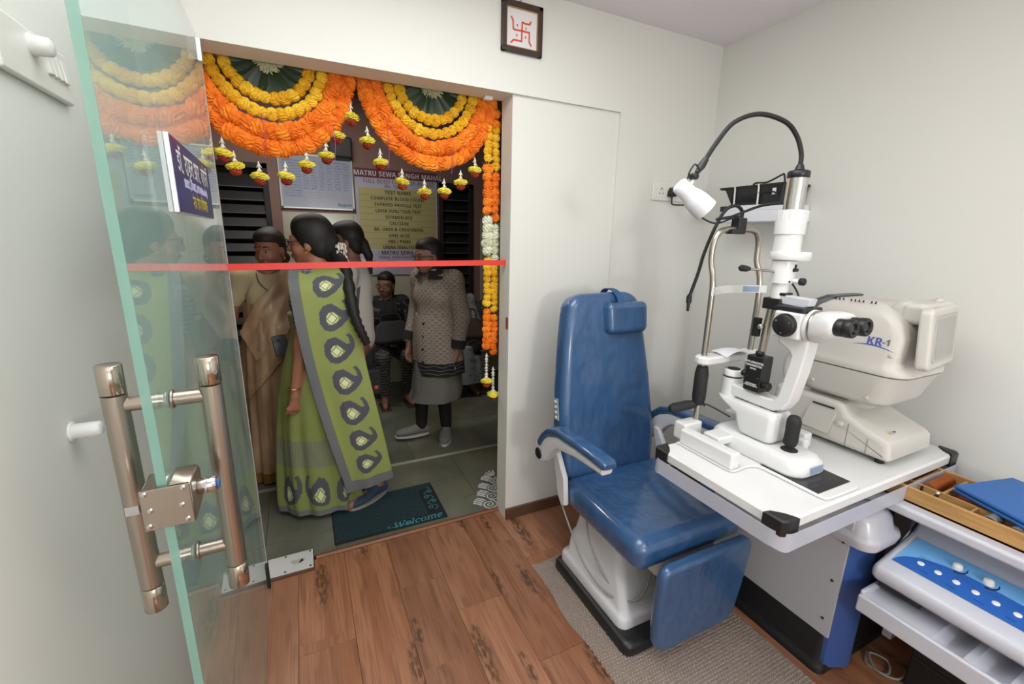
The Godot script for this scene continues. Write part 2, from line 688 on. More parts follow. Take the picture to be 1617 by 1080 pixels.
# ---------------------------------------------------------------- the corridor
func build_corridor() -> void:
	var paint := mat("corridor_paint", hexc("8d6f66"), 0.7)
	var b := MB.new()
	var L := -3.2
	var R := 2.3
	b.box(Vector3(L, -0.12, ZC - 0.1), Vector3(R, -0.006, ZB))
	var fl := struct("floor_corridor", b, mat("tile_joint", hexc("34352e"), 0.8))
	# stone slabs
	var im_n := noise_tex(31, 0.012, 256, hexc("5b5c50"), hexc("77786a"), 5)
	for k in 3:
		var m := mat("stone_%d" % k, [Color(1, 1, 1), Color(0.93, 0.95, 0.93), Color(1.0, 0.98, 0.94)][k], 0.42)
		m.albedo_texture = im_n
		m.uv1_triplanar = true
		m.uv1_world_triplanar = true
		m.uv1_scale = Vector3(0.9, 0.9, 0.9)
	var rng := RandomNumberGenerator.new()
	rng.seed = 3
	var rows := [[-0.131, -0.30, 0.1], [-0.302, -0.83, 0.34], [-0.862, -1.40, 0.1], [-1.402, -1.95, 0.3], [-1.952, -2.50, 0.05], [-2.502, -2.6, 0.3]]
	for r in rows:
		var x: float = L + float(r[2])
		while x < R:
			var pb := MB.new()
			pb.box(Vector3(x + 0.001, -0.006, r[1] + 0.001), Vector3(minf(x + 0.56, R) - 0.001, 0.0, r[0] - 0.001), 0.001)
			part("stone_slab", pb, mat("stone_%d" % rng.randi_range(0, 2)), fl)
			x += 0.56
	var sb := MB.new()
	sb.box(Vector3(L, -0.006, -0.861), Vector3(R, 0.0005, -0.831))
	part("white_strip", sb, mat("marble_strip", hexc("a7a595"), 0.5), fl)
	b = MB.new()
	b.box(Vector3(L, HK, ZC - 0.1), Vector3(R, HK + 0.1, ZB))
	struct("ceiling_corridor", b, mat("corridor_ceiling", hexc("9a9088"), 0.8))
	b = MB.new()
	b.box(Vector3(L - 0.1, -0.1, ZC - 0.1), Vector3(L, HK, ZB))
	struct("wall_corridor_left", b, paint)
	b = MB.new()
	b.box(Vector3(R, -0.1, ZC - 0.1), Vector3(R + 0.1, HK, ZB))
	struct("wall_corridor_right", b, paint)
	b = MB.new()
	b.box(Vector3(L, 0, ZB), Vector3(WL - 0.1, HK, ZB + 0.1))
	b.box(Vector3(WR + 0.1, 0, ZB), Vector3(R, HK, ZB + 0.1))
	b.box(Vector3(WL - 0.1, HC, ZB - 0.0), Vector3(WR + 0.1, HK, ZB + 0.1))
	struct("wall_corridor_near", b, paint)
	# far wall with two window openings
	var wins := [[-1.62, -1.10, 0.55, 2.09], [0.41, 0.78, 0.75, 2.04]]
	b = MB.new()
	b.box(Vector3(L, 0, ZC - 0.12), Vector3(wins[0][0], HK, ZC))
	b.box(Vector3(wins[0][1], 0, ZC - 0.12), Vector3(wins[1][0], HK, ZC))
	b.box(Vector3(wins[1][1], 0, ZC - 0.12), Vector3(R, HK, ZC))
	for w in wins:
		b.box(Vector3(w[0], 0, ZC - 0.12), Vector3(w[1], w[2], ZC))
		b.box(Vector3(w[0], w[3], ZC - 0.12), Vector3(w[1], HK, ZC))
	b.box(Vector3(L, 0, ZC - 0.5), Vector3(R, HK, ZC - 0.4))
	var fw := struct("wall_corridor_far", b, paint)
	# tiled dado between and beside the windows
	for sp in [[-1.02, 0.36], [0.86, 1.5]]:
		var x: float = sp[0]
		while x < sp[1] - 0.02:
			var y := 0.0
			while y < 1.68:
				var tb := MB.new()
				var x2 := minf(x + 0.3, sp[1])
				var y2 := minf(y + 0.45, 1.70)
				tb.box(Vector3(x + 0.001, y + 0.001, ZC), Vector3(x2 - 0.001, y2 - 0.001, ZC + 0.008), 0.0015)
				part("wall_tile", tb, mat("cream_tile", hexc("b9b49e"), 0.18), fw)
				y += 0.45
			x += 0.3
	for k in 2:
		var w: Array = wins[k]
		b = MB.new()
		for s in [[w[0], w[0] + 0.045, w[2], w[3]], [w[1] - 0.045, w[1], w[2], w[3]], [w[0], w[1], w[2], w[2] + 0.045], [w[0], w[1], w[3] - 0.045, w[3]]]:
			b.box(Vector3(s[0], s[2], ZC - 0.08), Vector3(s[1], s[3], ZC + 0.01), 0.003)
		var wn := struct("window_%d" % (k + 1), b, mat("window_frame_dark", hexc("2b2725"), 0.4))
		var y: float = w[2] + 0.06
		while y < w[3] - 0.1:
			var lb := MB.new()
			lb.rbox(xf((w[0] + w[1]) / 2, y + 0.05, ZC - 0.035, -0.5), Vector3(w[1] - w[0] - 0.09, 0.125, 0.006), 0.002, 1)
			part("louvre", lb, mat("louvre_glass", hexc("141515"), 0.45), wn)
			var eb := MB.new()
			eb.box(Vector3(w[0] + 0.045, y - 0.008, ZC - 0.01), Vector3(w[1] - 0.045, y, ZC - 0.002))
			part("louvre_rail", eb, mat("louvre_edge", hexc("565b5f"), 0.4), wn)
			y += 0.107

# ---------------------------------------------------------------- the examination chair
func build_chair() -> void:
	var vinyl := mat("blue_vinyl", hexc("2b517c"), 0.42)
	vinyl.clearcoat_enabled = true
	vinyl.clearcoat = 1.0
	vinyl.clearcoat_roughness = 0.09
	vinyl.heightmap_enabled = true
	vinyl.heightmap_texture = noise_tex(77, 0.014, 256, Color.BLACK, Color.WHITE, 3)
	vinyl.heightmap_scale = 0.85
	vinyl.uv1_triplanar = true
	vinyl.uv1_scale = Vector3(2.2, 1.3, 2.2)
	var grey := mat("chair_shell", hexc("d2d2d6"), 0.38)
	var black := mat("black_plastic")
	var cx := 0.333
	var o := thing("examination_chair", "blue vinyl examination chair wrapped in clear plastic, on a white pedestal", "chair", Vector3(cx, 0, 0.66))
	var Z := -0.66
	# black foot plate
	var b := MB.new()
	b.stack([[0.0, -0.27, 0.27, Z + 0.40, Z + 0.93, 0.03], [0.035, -0.27, 0.27, Z + 0.40, Z + 0.93, 0.03], [0.048, -0.264, 0.264, Z + 0.406, Z + 0.924, 0.03], [0.052, -0.25, 0.25, Z + 0.42, Z + 0.91, 0.03]])
	part("foot_plate", b, black, o)
	# pedestal
	b = MB.new()
	var z0 := Z + 0.40
	b.stack([[0.052, -0.245, 0.245, z0 + 0.01, Z + 0.865, 0.035], [0.085, -0.245, 0.245, z0 + 0.01, Z + 0.865, 0.035], [0.097, -0.236, 0.236, z0 + 0.015, Z + 0.856, 0.035], [0.105, -0.218, 0.218, z0 + 0.02, Z + 0.835, 0.035], [0.19, -0.205, 0.205, z0 + 0.02, Z + 0.80, 0.04], [0.205, -0.19, 0.19, z0 + 0.025, Z + 0.77, 0.04], [0.30, -0.175, 0.175, z0 + 0.04, Z + 0.73, 0.04], [0.385, -0.165, 0.165, z0 + 0.06, Z + 0.72, 0.04]])
	part("pedestal", b, grey, o)
	b = MB.new()
	b.soft(Vector3(-0.15, 0.30, Z + 0.70), Vector3(0.15, 0.375, Z + 0.92), 0.02)
	part("legrest_bracket", b, grey, o)
	# seat
	b = MB.new()
	b.soft(Vector3(-0.275, 0.37, Z + 0.44), Vector3(0.275, 0.495, Z + 0.945), 0.05, 6)
	part("seat", b, vinyl, o)
	# backrest: tapered, leaning back
	b = MB.new()
	var poly := []
	var sh := [[-0.05, 0.24], [0.06, 0.262], [0.2, 0.264], [0.4, 0.25], [0.6, 0.226], [0.72, 0.206]]
	for q in sh: poly.append(Vector2(q[1], q[0]))
	for k in 9:
		var a := PI * 0.5 * k / 8.0
		poly.append(Vector2(0.106 + 0.095 * cos(a), 0.735 + 0.075 * sin(a)))
	for i in range(poly.size() - 1, -1, -1): poly.append(Vector2(-poly[i].x, poly[i].y))
	b.pillow(Transform3D(Basis.from_euler(Vector3(-0.165, 0, 0)), Vector3(0, 0.47, Z + 0.345)), poly, 0.105, 0.035, 5)
	part("backrest", b, vinyl, o)
	# head cushion with strap
	b = MB.new()
	var HT := Transform3D(Basis.from_euler(Vector3(-0.12, 0, 0)), Vector3(0.095, 1.165, Z + 0.315))
	b.pillow(HT, rrect(0.225, 0.145, 0.03), 0.06, 0.026, 5)
	var head := part("head_cushion", b, vinyl, o)
	b = MB.new()
	var rows := []
	for q in curve([Vector3(0, 1.215, Z + 0.362), Vector3(0, 1.262, Z + 0.338), Vector3(0, 1.291, Z + 0.29), Vector3(0, 1.287, Z + 0.23), Vector3(0, 1.24, Z + 0.196)], 4):
		rows.append([q + Vector3(0.04, 0, 0), q + Vector3(0.075, 0, 0)])
	b.cloth(rows, 0.004)
	part("strap", b, mat("blue_strap", hexc("2a507d"), 0.7), head)
	# control keys on the side of the backrest
	b = MB.new()
	var KT := Transform3D(Basis.from_euler(Vector3(-0.165, 0, 0)), Vector3(-0.2615, 0.775, Z + 0.352))
	b.rbox(KT, Vector3(0.006, 0.10, 0.034), 0.002, 1)
	var kp := part("control_strip", b, mat("strip_grey", hexc("8f979c"), 0.4), o)
	for k in 4:
		b = MB.new()
		b.rbox(KT * xf(-0.003, -0.036 + 0.024 * k, 0), Vector3(0.005, 0.012, 0.016), 0.002, 1)
		part("key", b, mat("white_plastic"), kp)
	# arms
	for s in [-1.0, 1.0]:
		var X: float = s * 0.315
		b = MB.new()
		var path := [Vector2(0.345, 0.625), Vector2(0.375, 0.672), Vector2(0.42, 0.712), Vector2(0.48, 0.733), Vector2(0.60, 0.741), Vector2(0.72, 0.744), Vector2(0.80, 0.742)]
		var rings := []
		for i in path.size():
			var p2: Vector2 = path[i]
			var d: Vector2 = (path[mini(i + 1, path.size() - 1)] - path[maxi(i - 1, 0)]).normalized()
			var up := Vector3(0, d.x, -d.y)
			var ring := []
			for q in rrect(0.066, 0.034, 0.014, 3):
				ring.append(Vector3(X + q.x, p2.y, Z + p2.x) + up * q.y)
			rings.append(ring)
		var end := []
		for q in rrect(0.05, 0.018, 0.008, 3): end.append(Vector3(X + q.x, 0.741 + q.y, Z + 0.811))
		rings.append(end)
		b.loft(rings)
		part("arm_pad", b, vinyl, o)
		b = MB.new()
		rings = []
		var under := [[Vector2(0.335, 0.575), 0.095], [Vector2(0.375, 0.60), 0.09], [Vector2(0.43, 0.655), 0.075], [Vector2(0.49, 0.688), 0.055], [Vector2(0.62, 0.706), 0.038], [Vector2(0.79, 0.714), 0.026]]
		for i in under.size():
			var p2: Vector2 = under[i][0]
			var d: Vector2 = (under[mini(i + 1, under.size() - 1)][0] - under[maxi(i - 1, 0)][0]).normalized()
			var up := Vector3(0, d.x, -d.y)
			var ring := []
			for q in rrect(0.05, under[i][1], 0.01, 2): ring.append(Vector3(X + q.x, p2.y, Z + p2.x) + up * q.y)
			rings.append(ring)
		b.loft(rings)
		var am := part("arm_bracket", b, grey, o)
		b = MB.new()
		b.rod(Vector3(X + s * 0.02, 0.575, Z + 0.345), Vector3(X + s * 0.031, 0.575, Z + 0.345), 0.026, 20, 0.003)
		part("pivot_cap", b, black, am)
		b = MB.new()
		b.pillow(Transform3D(Basis(Vector3(0, 0, 1), Vector3(0, 1, 0), Vector3(-1, 0, 0)), Vector3(s * 0.29 + 0.012, 0, Z)), [Vector2(0.39, 0.62), Vector2(0.43, 0.62), Vector2(0.50, 0.52), Vector2(0.515, 0.40), Vector2(0.49, 0.385), Vector2(0.455, 0.42), Vector2(0.42, 0.54)], 0.024, 0.006, 2)
		part("arm_support", b, grey, o)
	# legrest
	b = MB.new()
	poly = []
	for q in [[0.0, 0.16], [0.02, 0.19], [0.06, 0.21], [0.15, 0.22], [0.25, 0.225], [0.34, 0.225], [0.37, 0.215], [0.385, 0.19]]: poly.append(Vector2(q[1], q[0]))
	for i in range(poly.size() - 1, -1, -1): poly.append(Vector2(-poly[i].x, poly[i].y))
	b.pillow(Transform3D(Basis.from_euler(Vector3(0.06, 0, 0)), Vector3(0.0, 0.055, Z + 0.955)), poly, 0.045, 0.02, 4)
	part("legrest", b, vinyl, o)
	# grey cable from under the seat
	b = MB.new()
	b.tube(curve([Vector3(-0.29, 0.40, Z + 0.46), Vector3(-0.275, 0.30, Z + 0.52), Vector3(-0.255, 0.17, Z + 0.62), Vector3(-0.225, 0.12, Z + 0.75), Vector3(-0.16, 0.15, Z + 0.845), Vector3(-0.09, 0.24, Z + 0.83), Vector3(-0.08, 0.34, Z + 0.78)], 8), 0.004, 7)
	b.tube(curve([Vector3(-0.235, 0.38, Z + 0.58), Vector3(-0.235, 0.28, Z + 0.62), Vector3(-0.215, 0.17, Z + 0.70), Vector3(-0.18, 0.13, Z + 0.82), Vector3(-0.10, 0.2, Z + 0.86), Vector3(-0.07, 0.33, Z + 0.80)], 8), 0.004, 7)
	part("cable", b, mat("grey_cable", hexc("8f8f8a"), 0.5), o)
	# bubble wrap under the chair: sheet and bubbles
	b = MB.new()
	var wr := []
	for r in 13:
		var line := []
		for c in 13:
			var x := lerpf(-0.035, 0.62, c / 12.0) + 0.012 * sin(r * 1.3) * (1.0 if c == 0 else 0.0)
			var z := lerpf(0.36, 1.42, r / 12.0) + 0.015 * sin(c * 1.7) * (1.0 if r in [0, 12] else 0.0)
			line.append(Vector3(x, 0.0022 + 0.0008 * sin(c * 2.0 + r), z))
		wr.append(line)
	b.cloth(wr, 0.0012)
	var film := mat("bubble_film", Color(0.68, 0.62, 0.58, 0.42), 0.12)
	film.transparency = BaseMaterial3D.TRANSPARENCY_ALPHA
	var bw := part("bubble_wrap", b, film)
	tag(bw, "sheet of clear bubble wrap lying on the floor under the blue chair", "bubble wrap")
	b = MB.new()
	b.lathe(Transform3D(), [Vector2(0.0062, 0), Vector2(0.0056, 0.0022), Vector2(0.003, 0.0034), Vector2(0, 0.0037)], 7)
	var bubble := b.commit(film)
	var mm := MultiMesh.new()
	mm.transform_format = MultiMesh.TRANSFORM_3D
	mm.mesh = bubble
	var spots := []
	for r in 84:
		for c in 52:
			var x := -0.03 + c * 0.0125 + (0.00625 if r % 2 else 0.0)
			var z := 0.366 + r * 0.01245
			if x > 0.07 and x < 0.59 and z > 0.41 and z < 0.92: continue
			spots.append(Vector3(x, 0.003, z))
	mm.instance_count = spots.size()
	for i in spots.size(): mm.set_instance_transform(i, Transform3D(Basis(), spots[i]))
	var mi := MultiMeshInstance3D.new()
	mi.name = "bubbles"
	mi.multimesh = mm
	mi.set_meta("kind", "stuff")
	bw.add_child(mi)

# ---------------------------------------------------------------- instrument table, unit column, console, lens case
func build_unit() -> void:
	var white := mat("white_enamel")
	var grey := mat("unit_grey", hexc("c3c4ce"), 0.36)
	var black := mat("black_plastic")
	# table
	var o := thing("instrument_table", "white instrument table top with black corner caps, over the blue chair", "table", Vector3(0.7, 0.70, 1.07))
	var P := -o.position
	var b := MB.new()
	b.prism(Transform3D(Basis(Vector3(1, 0, 0), Vector3(0, 0, -1), Vector3(0, 1, 0)), P + Vector3(0.70, 0.752, 1.065)), rrect(0.985, 0.475, 0.02, 4), 0.038, 0.006)
	part("table_top", b, white, o)
	for c in [[0.215, 0.835], [0.215, 1.295], [1.185, 1.295]]:
		b = MB.new()
		var sx := -1.0 if c[0] < 0.7 else 1.0
		var sz := -1.0 if c[1] < 1.0 else 1.0
		var poly := [Vector2(0, 0), Vector2(0.012, 0.012), Vector2(0.016, 0.05), Vector2(0.0, 0.085)]
		var pts := []
		for q in [Vector2(-0.05, 0.014), Vector2(-0.02, 0.012), Vector2(0.004, 0.012), Vector2(0.014, 0.004), Vector2(0.014, -0.02), Vector2(0.015, -0.05), Vector2(-0.005, -0.045), Vector2(-0.03, -0.02)]:
			pts.append(Vector2(q.x * sx, -q.y * sz))
		b.prism(Transform3D(Basis(Vector3(1, 0, 0), Vector3(0, 0, -1), Vector3(0, 1, 0)), P + Vector3(c[0], 0.742, c[1])), pts, 0.052, 0.005)
		part("corner_cap", b, black, o)
	# loose clear cover hanging below the edge
	b = MB.new()
	var path := []
	for q in rrect(1.005, 0.50, 0.045, 6): path.append(q)
	path.append(path[0])
	var rows := []
	for r in 4:
		var line := []
		for i in path.size():
			var q: Vector2 = path[i]
			line.append(P + Vector3(0.70 + q.x, 0.755 - 0.018 * r - 0.004 * sin(i * 0.9) * r / 3.0, 1.065 + q.y))
		rows.append(line)
	b.cloth(rows, 0.0015)
	var film := mat("cover_film", Color(0.80, 0.81, 0.86, 0.62), 0.3)
	film.transparency = BaseMaterial3D.TRANSPARENCY_ALPHA
	part("plastic_cover", b, film, o)
	b = MB.new()
	b.box(P + Vector3(0.45, 0.69, 0.90), P + Vector3(1.1, 0.752, 1.17), 0.01)
	part("table_carrier", b, grey, o)

	# column of the unit
	o = thing("refraction_unit", "grey and blue refraction unit column with black plinth under the instrument table", "cabinet", Vector3(0.85, 0, 1.05))
	P = -o.position
	b = MB.new()
	b.stack([[0.0, P.x + 0.655, P.x + 1.15, P.z + 0.62, P.z + 1.27, 0.03], [0.03, P.x + 0.655, P.x + 1.15, P.z + 0.62, P.z + 1.27, 0.03], [0.045, P.x + 0.672, P.x + 1.15, P.z + 0.63, P.z + 1.26, 0.03], [0.155, P.x + 0.674, P.x + 1.15, P.z + 0.63, P.z + 1.258, 0.03]])
	part("plinth", b, black, o)
	b = MB.new()
	b.box(P + Vector3(0.68, 0.10, 0.66), P + Vector3(1.15, 0.66, 1.19), 0.004)
	part("column_body", b, mat("unit_blue", hexc("375592"), 0.4), o)
	b = MB.new()
	b.box(P + Vector3(0.672, 0.155, 0.74), P + Vector3(0.681, 0.66, 1.262), 0.001)
	var sp := part("side_panel", b, mat("panel_grey", hexc("b4b4b8"), 0.45), o)
	for q in [[0.22, 1.235], [0.38, 1.238], [0.54, 1.245], [0.60, 0.77], [0.20, 0.77]]:
		b = MB.new()
		b.rod(P + Vector3(0.6725, q[0], q[1]), P + Vector3(0.669, q[0], q[1]), 0.005, 10, 0.001)
		part("screw", b, mat("dark_steel", hexc("3c3c3e"), 0.4, 0.8), sp)
	b = MB.new()
	b.prism(Transform3D(Basis(Vector3(1, 0, 0), Vector3(0, 0, -1), Vector3(0, 1, 0)), P + Vector3(0, 0.02, 0)), [Vector2(0.681, -1.0), Vector2(0.681, -1.262), Vector2(0.73, -1.285), Vector2(0.765, -1.298), Vector2(0.785, -1.296), Vector2(0.80, -1.28), Vector2(0.83, -1.20), Vector2(0.85, -1.0)], 0.54, 0.004)
	part("blue_panel", b, mat("unit_blue"), o)
	b = MB.new()
	b.stack([[0.545, P.x + 0.664, P.x + 0.865, P.z + 1.02, P.z + 1.325, 0.05], [0.57, P.x + 0.658, P.x + 0.872, P.z + 1.02, P.z + 1.332, 0.055], [0.585, P.x + 0.662, P.x + 0.868, P.z + 1.02, P.z + 1.328, 0.055], [0.592, P.x + 0.675, P.x + 0.855, P.z + 1.02, P.z + 1.315, 0.05], [0.632, P.x + 0.68, P.x + 0.85, P.z + 1.03, P.z + 1.305, 0.05], [0.65, P.x + 0.69, P.x + 0.84, P.z + 1.04, P.z + 1.293, 0.05], [0.656, P.x + 0.71, P.x + 0.82, P.z + 1.06, P.z + 1.27, 0.04]], 6)
	part("top_housing", b, mat("housing_grey", hexc("b9b8c0"), 0.25), o)
	# shelf beside the wall
	b = MB.new()
	b.soft(P + Vector3(0.785, 0.664, 1.19), P + Vector3(1.236, 0.70, 1.95), 0.012, 3)
	part("shelf", b, grey, o)
	b = MB.new()
	b.box(P + Vector3(0.97, 0.08, 1.30), P + Vector3(1.236, 0.665, 1.33), 0.003)
	part("shelf_support", b, grey, o)
	# control console
	b = MB.new()
	var sec := [Vector2(0.700, 0.462), Vector2(0.688, 0.475), Vector2(0.688, 0.50), Vector2(0.70, 0.516), Vector2(0.735, 0.525), Vector2(0.90, 0.561), Vector2(0.93, 0.585), Vector2(0.96, 0.63), Vector2(1.0, 0.655), Vector2(1.0, 0.462)]
	b.pillow(xf(P.x, P.y, P.z + 1.325), sec, 0.62, 0.018, 4)
	var con := part("control_console", b, grey, o)
	var im := Image.create(512, 128, false, Image.FORMAT_RGB8)
	for y in 128:
		for x in 512:
			var u := x / 511.0
			var v := y / 127.0
			var arc := 0.75 - 0.9 * u + 0.9 * u * u * u if u < 0.2 else 0.38 + 0.34 * pow(absf(u - 0.28), 1.35)
			if u < 0.28: arc = 0.98 - 0.6 * sqrt(maxf(0.0, 1.0 - pow((0.28 - u) / 0.28, 2.0)))
			im.set_pixel(x, y, hexc("2f63b5") if v > arc else hexc("74b2e6"))
	# small captions under the buttons and by the knobs
	for k in 8:
		im.fill_rect(Rect2i(56 + k * 58, 112, 20, 2), hexc("1c3566"))
		im.fill_rect(Rect2i(60 + k * 58, 68, 26, 1), hexc("1c3566"))
	for k in 3:
		im.fill_rect(Rect2i(410, 30 + k * 8, 44, 2), hexc("24466f"))
		im.fill_rect(Rect2i(36, 62 + k * 5, 20, 1), hexc("1c3566"))
	for k in 10: im.fill_rect(Rect2i(398 + k, 40 - k, 2, k), hexc("1b2f52"))
	var pm := mat("keypad_print", Color.WHITE, 0.3)
	pm.albedo_texture = ImageTexture.create_from_image(im)
	b = MB.new()
	var along := Vector3(0, 0, 1)
	var A := P + Vector3(0.744, 0.5285, 1.352)
	var slope := Vector3(0.152, 0.0332, 0)
	var nn := Vector3(-0.0332, 0.152, 0).normalized()
	A += nn * 0.0006
	var f := b.v.size()
	for q in [[0, 0], [1, 0], [1, 1], [0, 1]]:
		b.vert(A + along * 0.56 * q[0] + slope * q[1], nn, Vector2(q[0], 1.0 - q[1]))
	b.quad(f, f + 1, f + 2, f + 3)
	var kp := part("keypad_panel", b, pm, con)
	for k in 8:
		b = MB.new()
		var c := A + along * (0.054 + 0.0425 * k) + slope * 0.30
		b.lathe(Transform3D(Basis(slope.normalized(), nn, slope.normalized().cross(nn)), c), [Vector2(0.0088, -0.001), Vector2(0.0088, 0.0015), Vector2(0.0072, 0.0028), Vector2(0, 0.003)], 16)
		part("button", b, mat("white_plastic"), con)
	for k in 2:
		b = MB.new()
		var c := A + along * (0.118 + 0.069 * k) + slope * 0.70
		b.lathe(Transform3D(Basis(slope.normalized(), nn, slope.normalized().cross(nn)), c), [Vector2(0.0125, -0.001), Vector2(0.0115, 0.011), Vector2(0.0095, 0.0135), Vector2(0, 0.0145)], 18)
		part("knob", b, mat("white_plastic"), con)
		b = MB.new()
		for s in 10:
			var a := -0.5 + 1.9 * s / 9.0
			var e := along * cos(a) + slope.normalized() * -sin(a)
			var e2 := along * cos(a + 0.2) + slope.normalized() * -sin(a + 0.2)
			var w := 0.001 + 0.0004 * s
			b.face([c + e * (0.022 - w) + nn * 0.0004, c + e * (0.022 + w) + nn * 0.0004, c + e2 * (0.022 + w) + nn * 0.0004, c + e2 * (0.022 - w) + nn * 0.0004])
		part("dial_mark", b, mat("ink_navy", hexc("16233f"), 0.5), con)
	b = MB.new()
	b.box(P + Vector3(0.72, 0.43, 1.34), P + Vector3(0.80, 0.465, 1.45), 0.004)
	part("console_hinge", b, black, o)
	# lower tray with two round troughs
	b = MB.new()
	var prof := []
	var zs := [[1.33, 0.405], [1.50, 0.405]]
	for k in 9: zs.append([1.505 + 0.07 * k / 8.0, 0.405 - 0.03 * sin(PI * k / 8.0)])
	zs.append([1.582, 0.405])
	for k in 9: zs.append([1.592 + 0.07 * k / 8.0, 0.405 - 0.03 * sin(PI * k / 8.0)])
	zs.append([1.95, 0.405])
	for q in zs: prof.append(Vector2(q[0], q[1]))
	prof.append(Vector2(1.95, 0.355))
	prof.append(Vector2(1.33, 0.355))
	b.prism(Transform3D(Basis(Vector3(0, 0, 1), Vector3(0, 1, 0), Vector3(-1, 0, 0)), P + Vector3(1.02, 0, 0)), prof, 0.365, 0.004)
	var lt := part("lower_tray", b, grey, o)
	b = MB.new()
	b.soft(P + Vector3(0.655, 0.352, 1.325), P + Vector3(1.02, 0.425, 1.338), 0.005, 2)
	b.soft(P + Vector3(0.645, 0.352, 1.325), P + Vector3(0.66, 0.412, 1.95), 0.006, 2)
	part("tray_rim", b, grey, lt)
	b = MB.new()
	b.box(P + Vector3(1.02, 0.30, 1.34), P + Vector3(1.2, 0.46, 1.95), 0.004)
	part("tray_support", b, grey, o)

	# black boxes and a cable on the floor under the trays
	for k in 2:
		b = MB.new()
		b.box(Vector3(-0.08, 0, -0.11), Vector3(0.08, 0.13, 0.11), 0.005)
		var bx := part("power_box", b, black)
		bx.position = Vector3(0.985, 0.13 * k, 1.52)
		tag(bx, ["lower black power box on the floor under the lower tray", "upper black power box stacked under the lower tray"][k], "box", "power boxes under the tray")
		b = MB.new()
		b.box(Vector3(-0.082, 0.05, -0.02), Vector3(-0.08, 0.085, 0.0))
		part("sticker", b, mat("sticker_grey", hexc("9a9a94"), 0.6), bx)
	b = MB.new()
	b.tube(curve([Vector3(0.93, 0.005, 1.285), Vector3(0.87, 0.006, 1.315), Vector3(0.89, 0.006, 1.37), Vector3(0.945, 0.012, 1.345), Vector3(0.915, 0.018, 1.30), Vector3(0.865, 0.014, 1.345), Vector3(0.89, 0.012, 1.395), Vector3(0.96, 0.006, 1.40)], 8), 0.004, 7)
	tag(part("power_cable", b, mat("grey_cable")), "loose coil of grey cable on the wood floor beside the blue panel", "cable")

	build_lens_case()

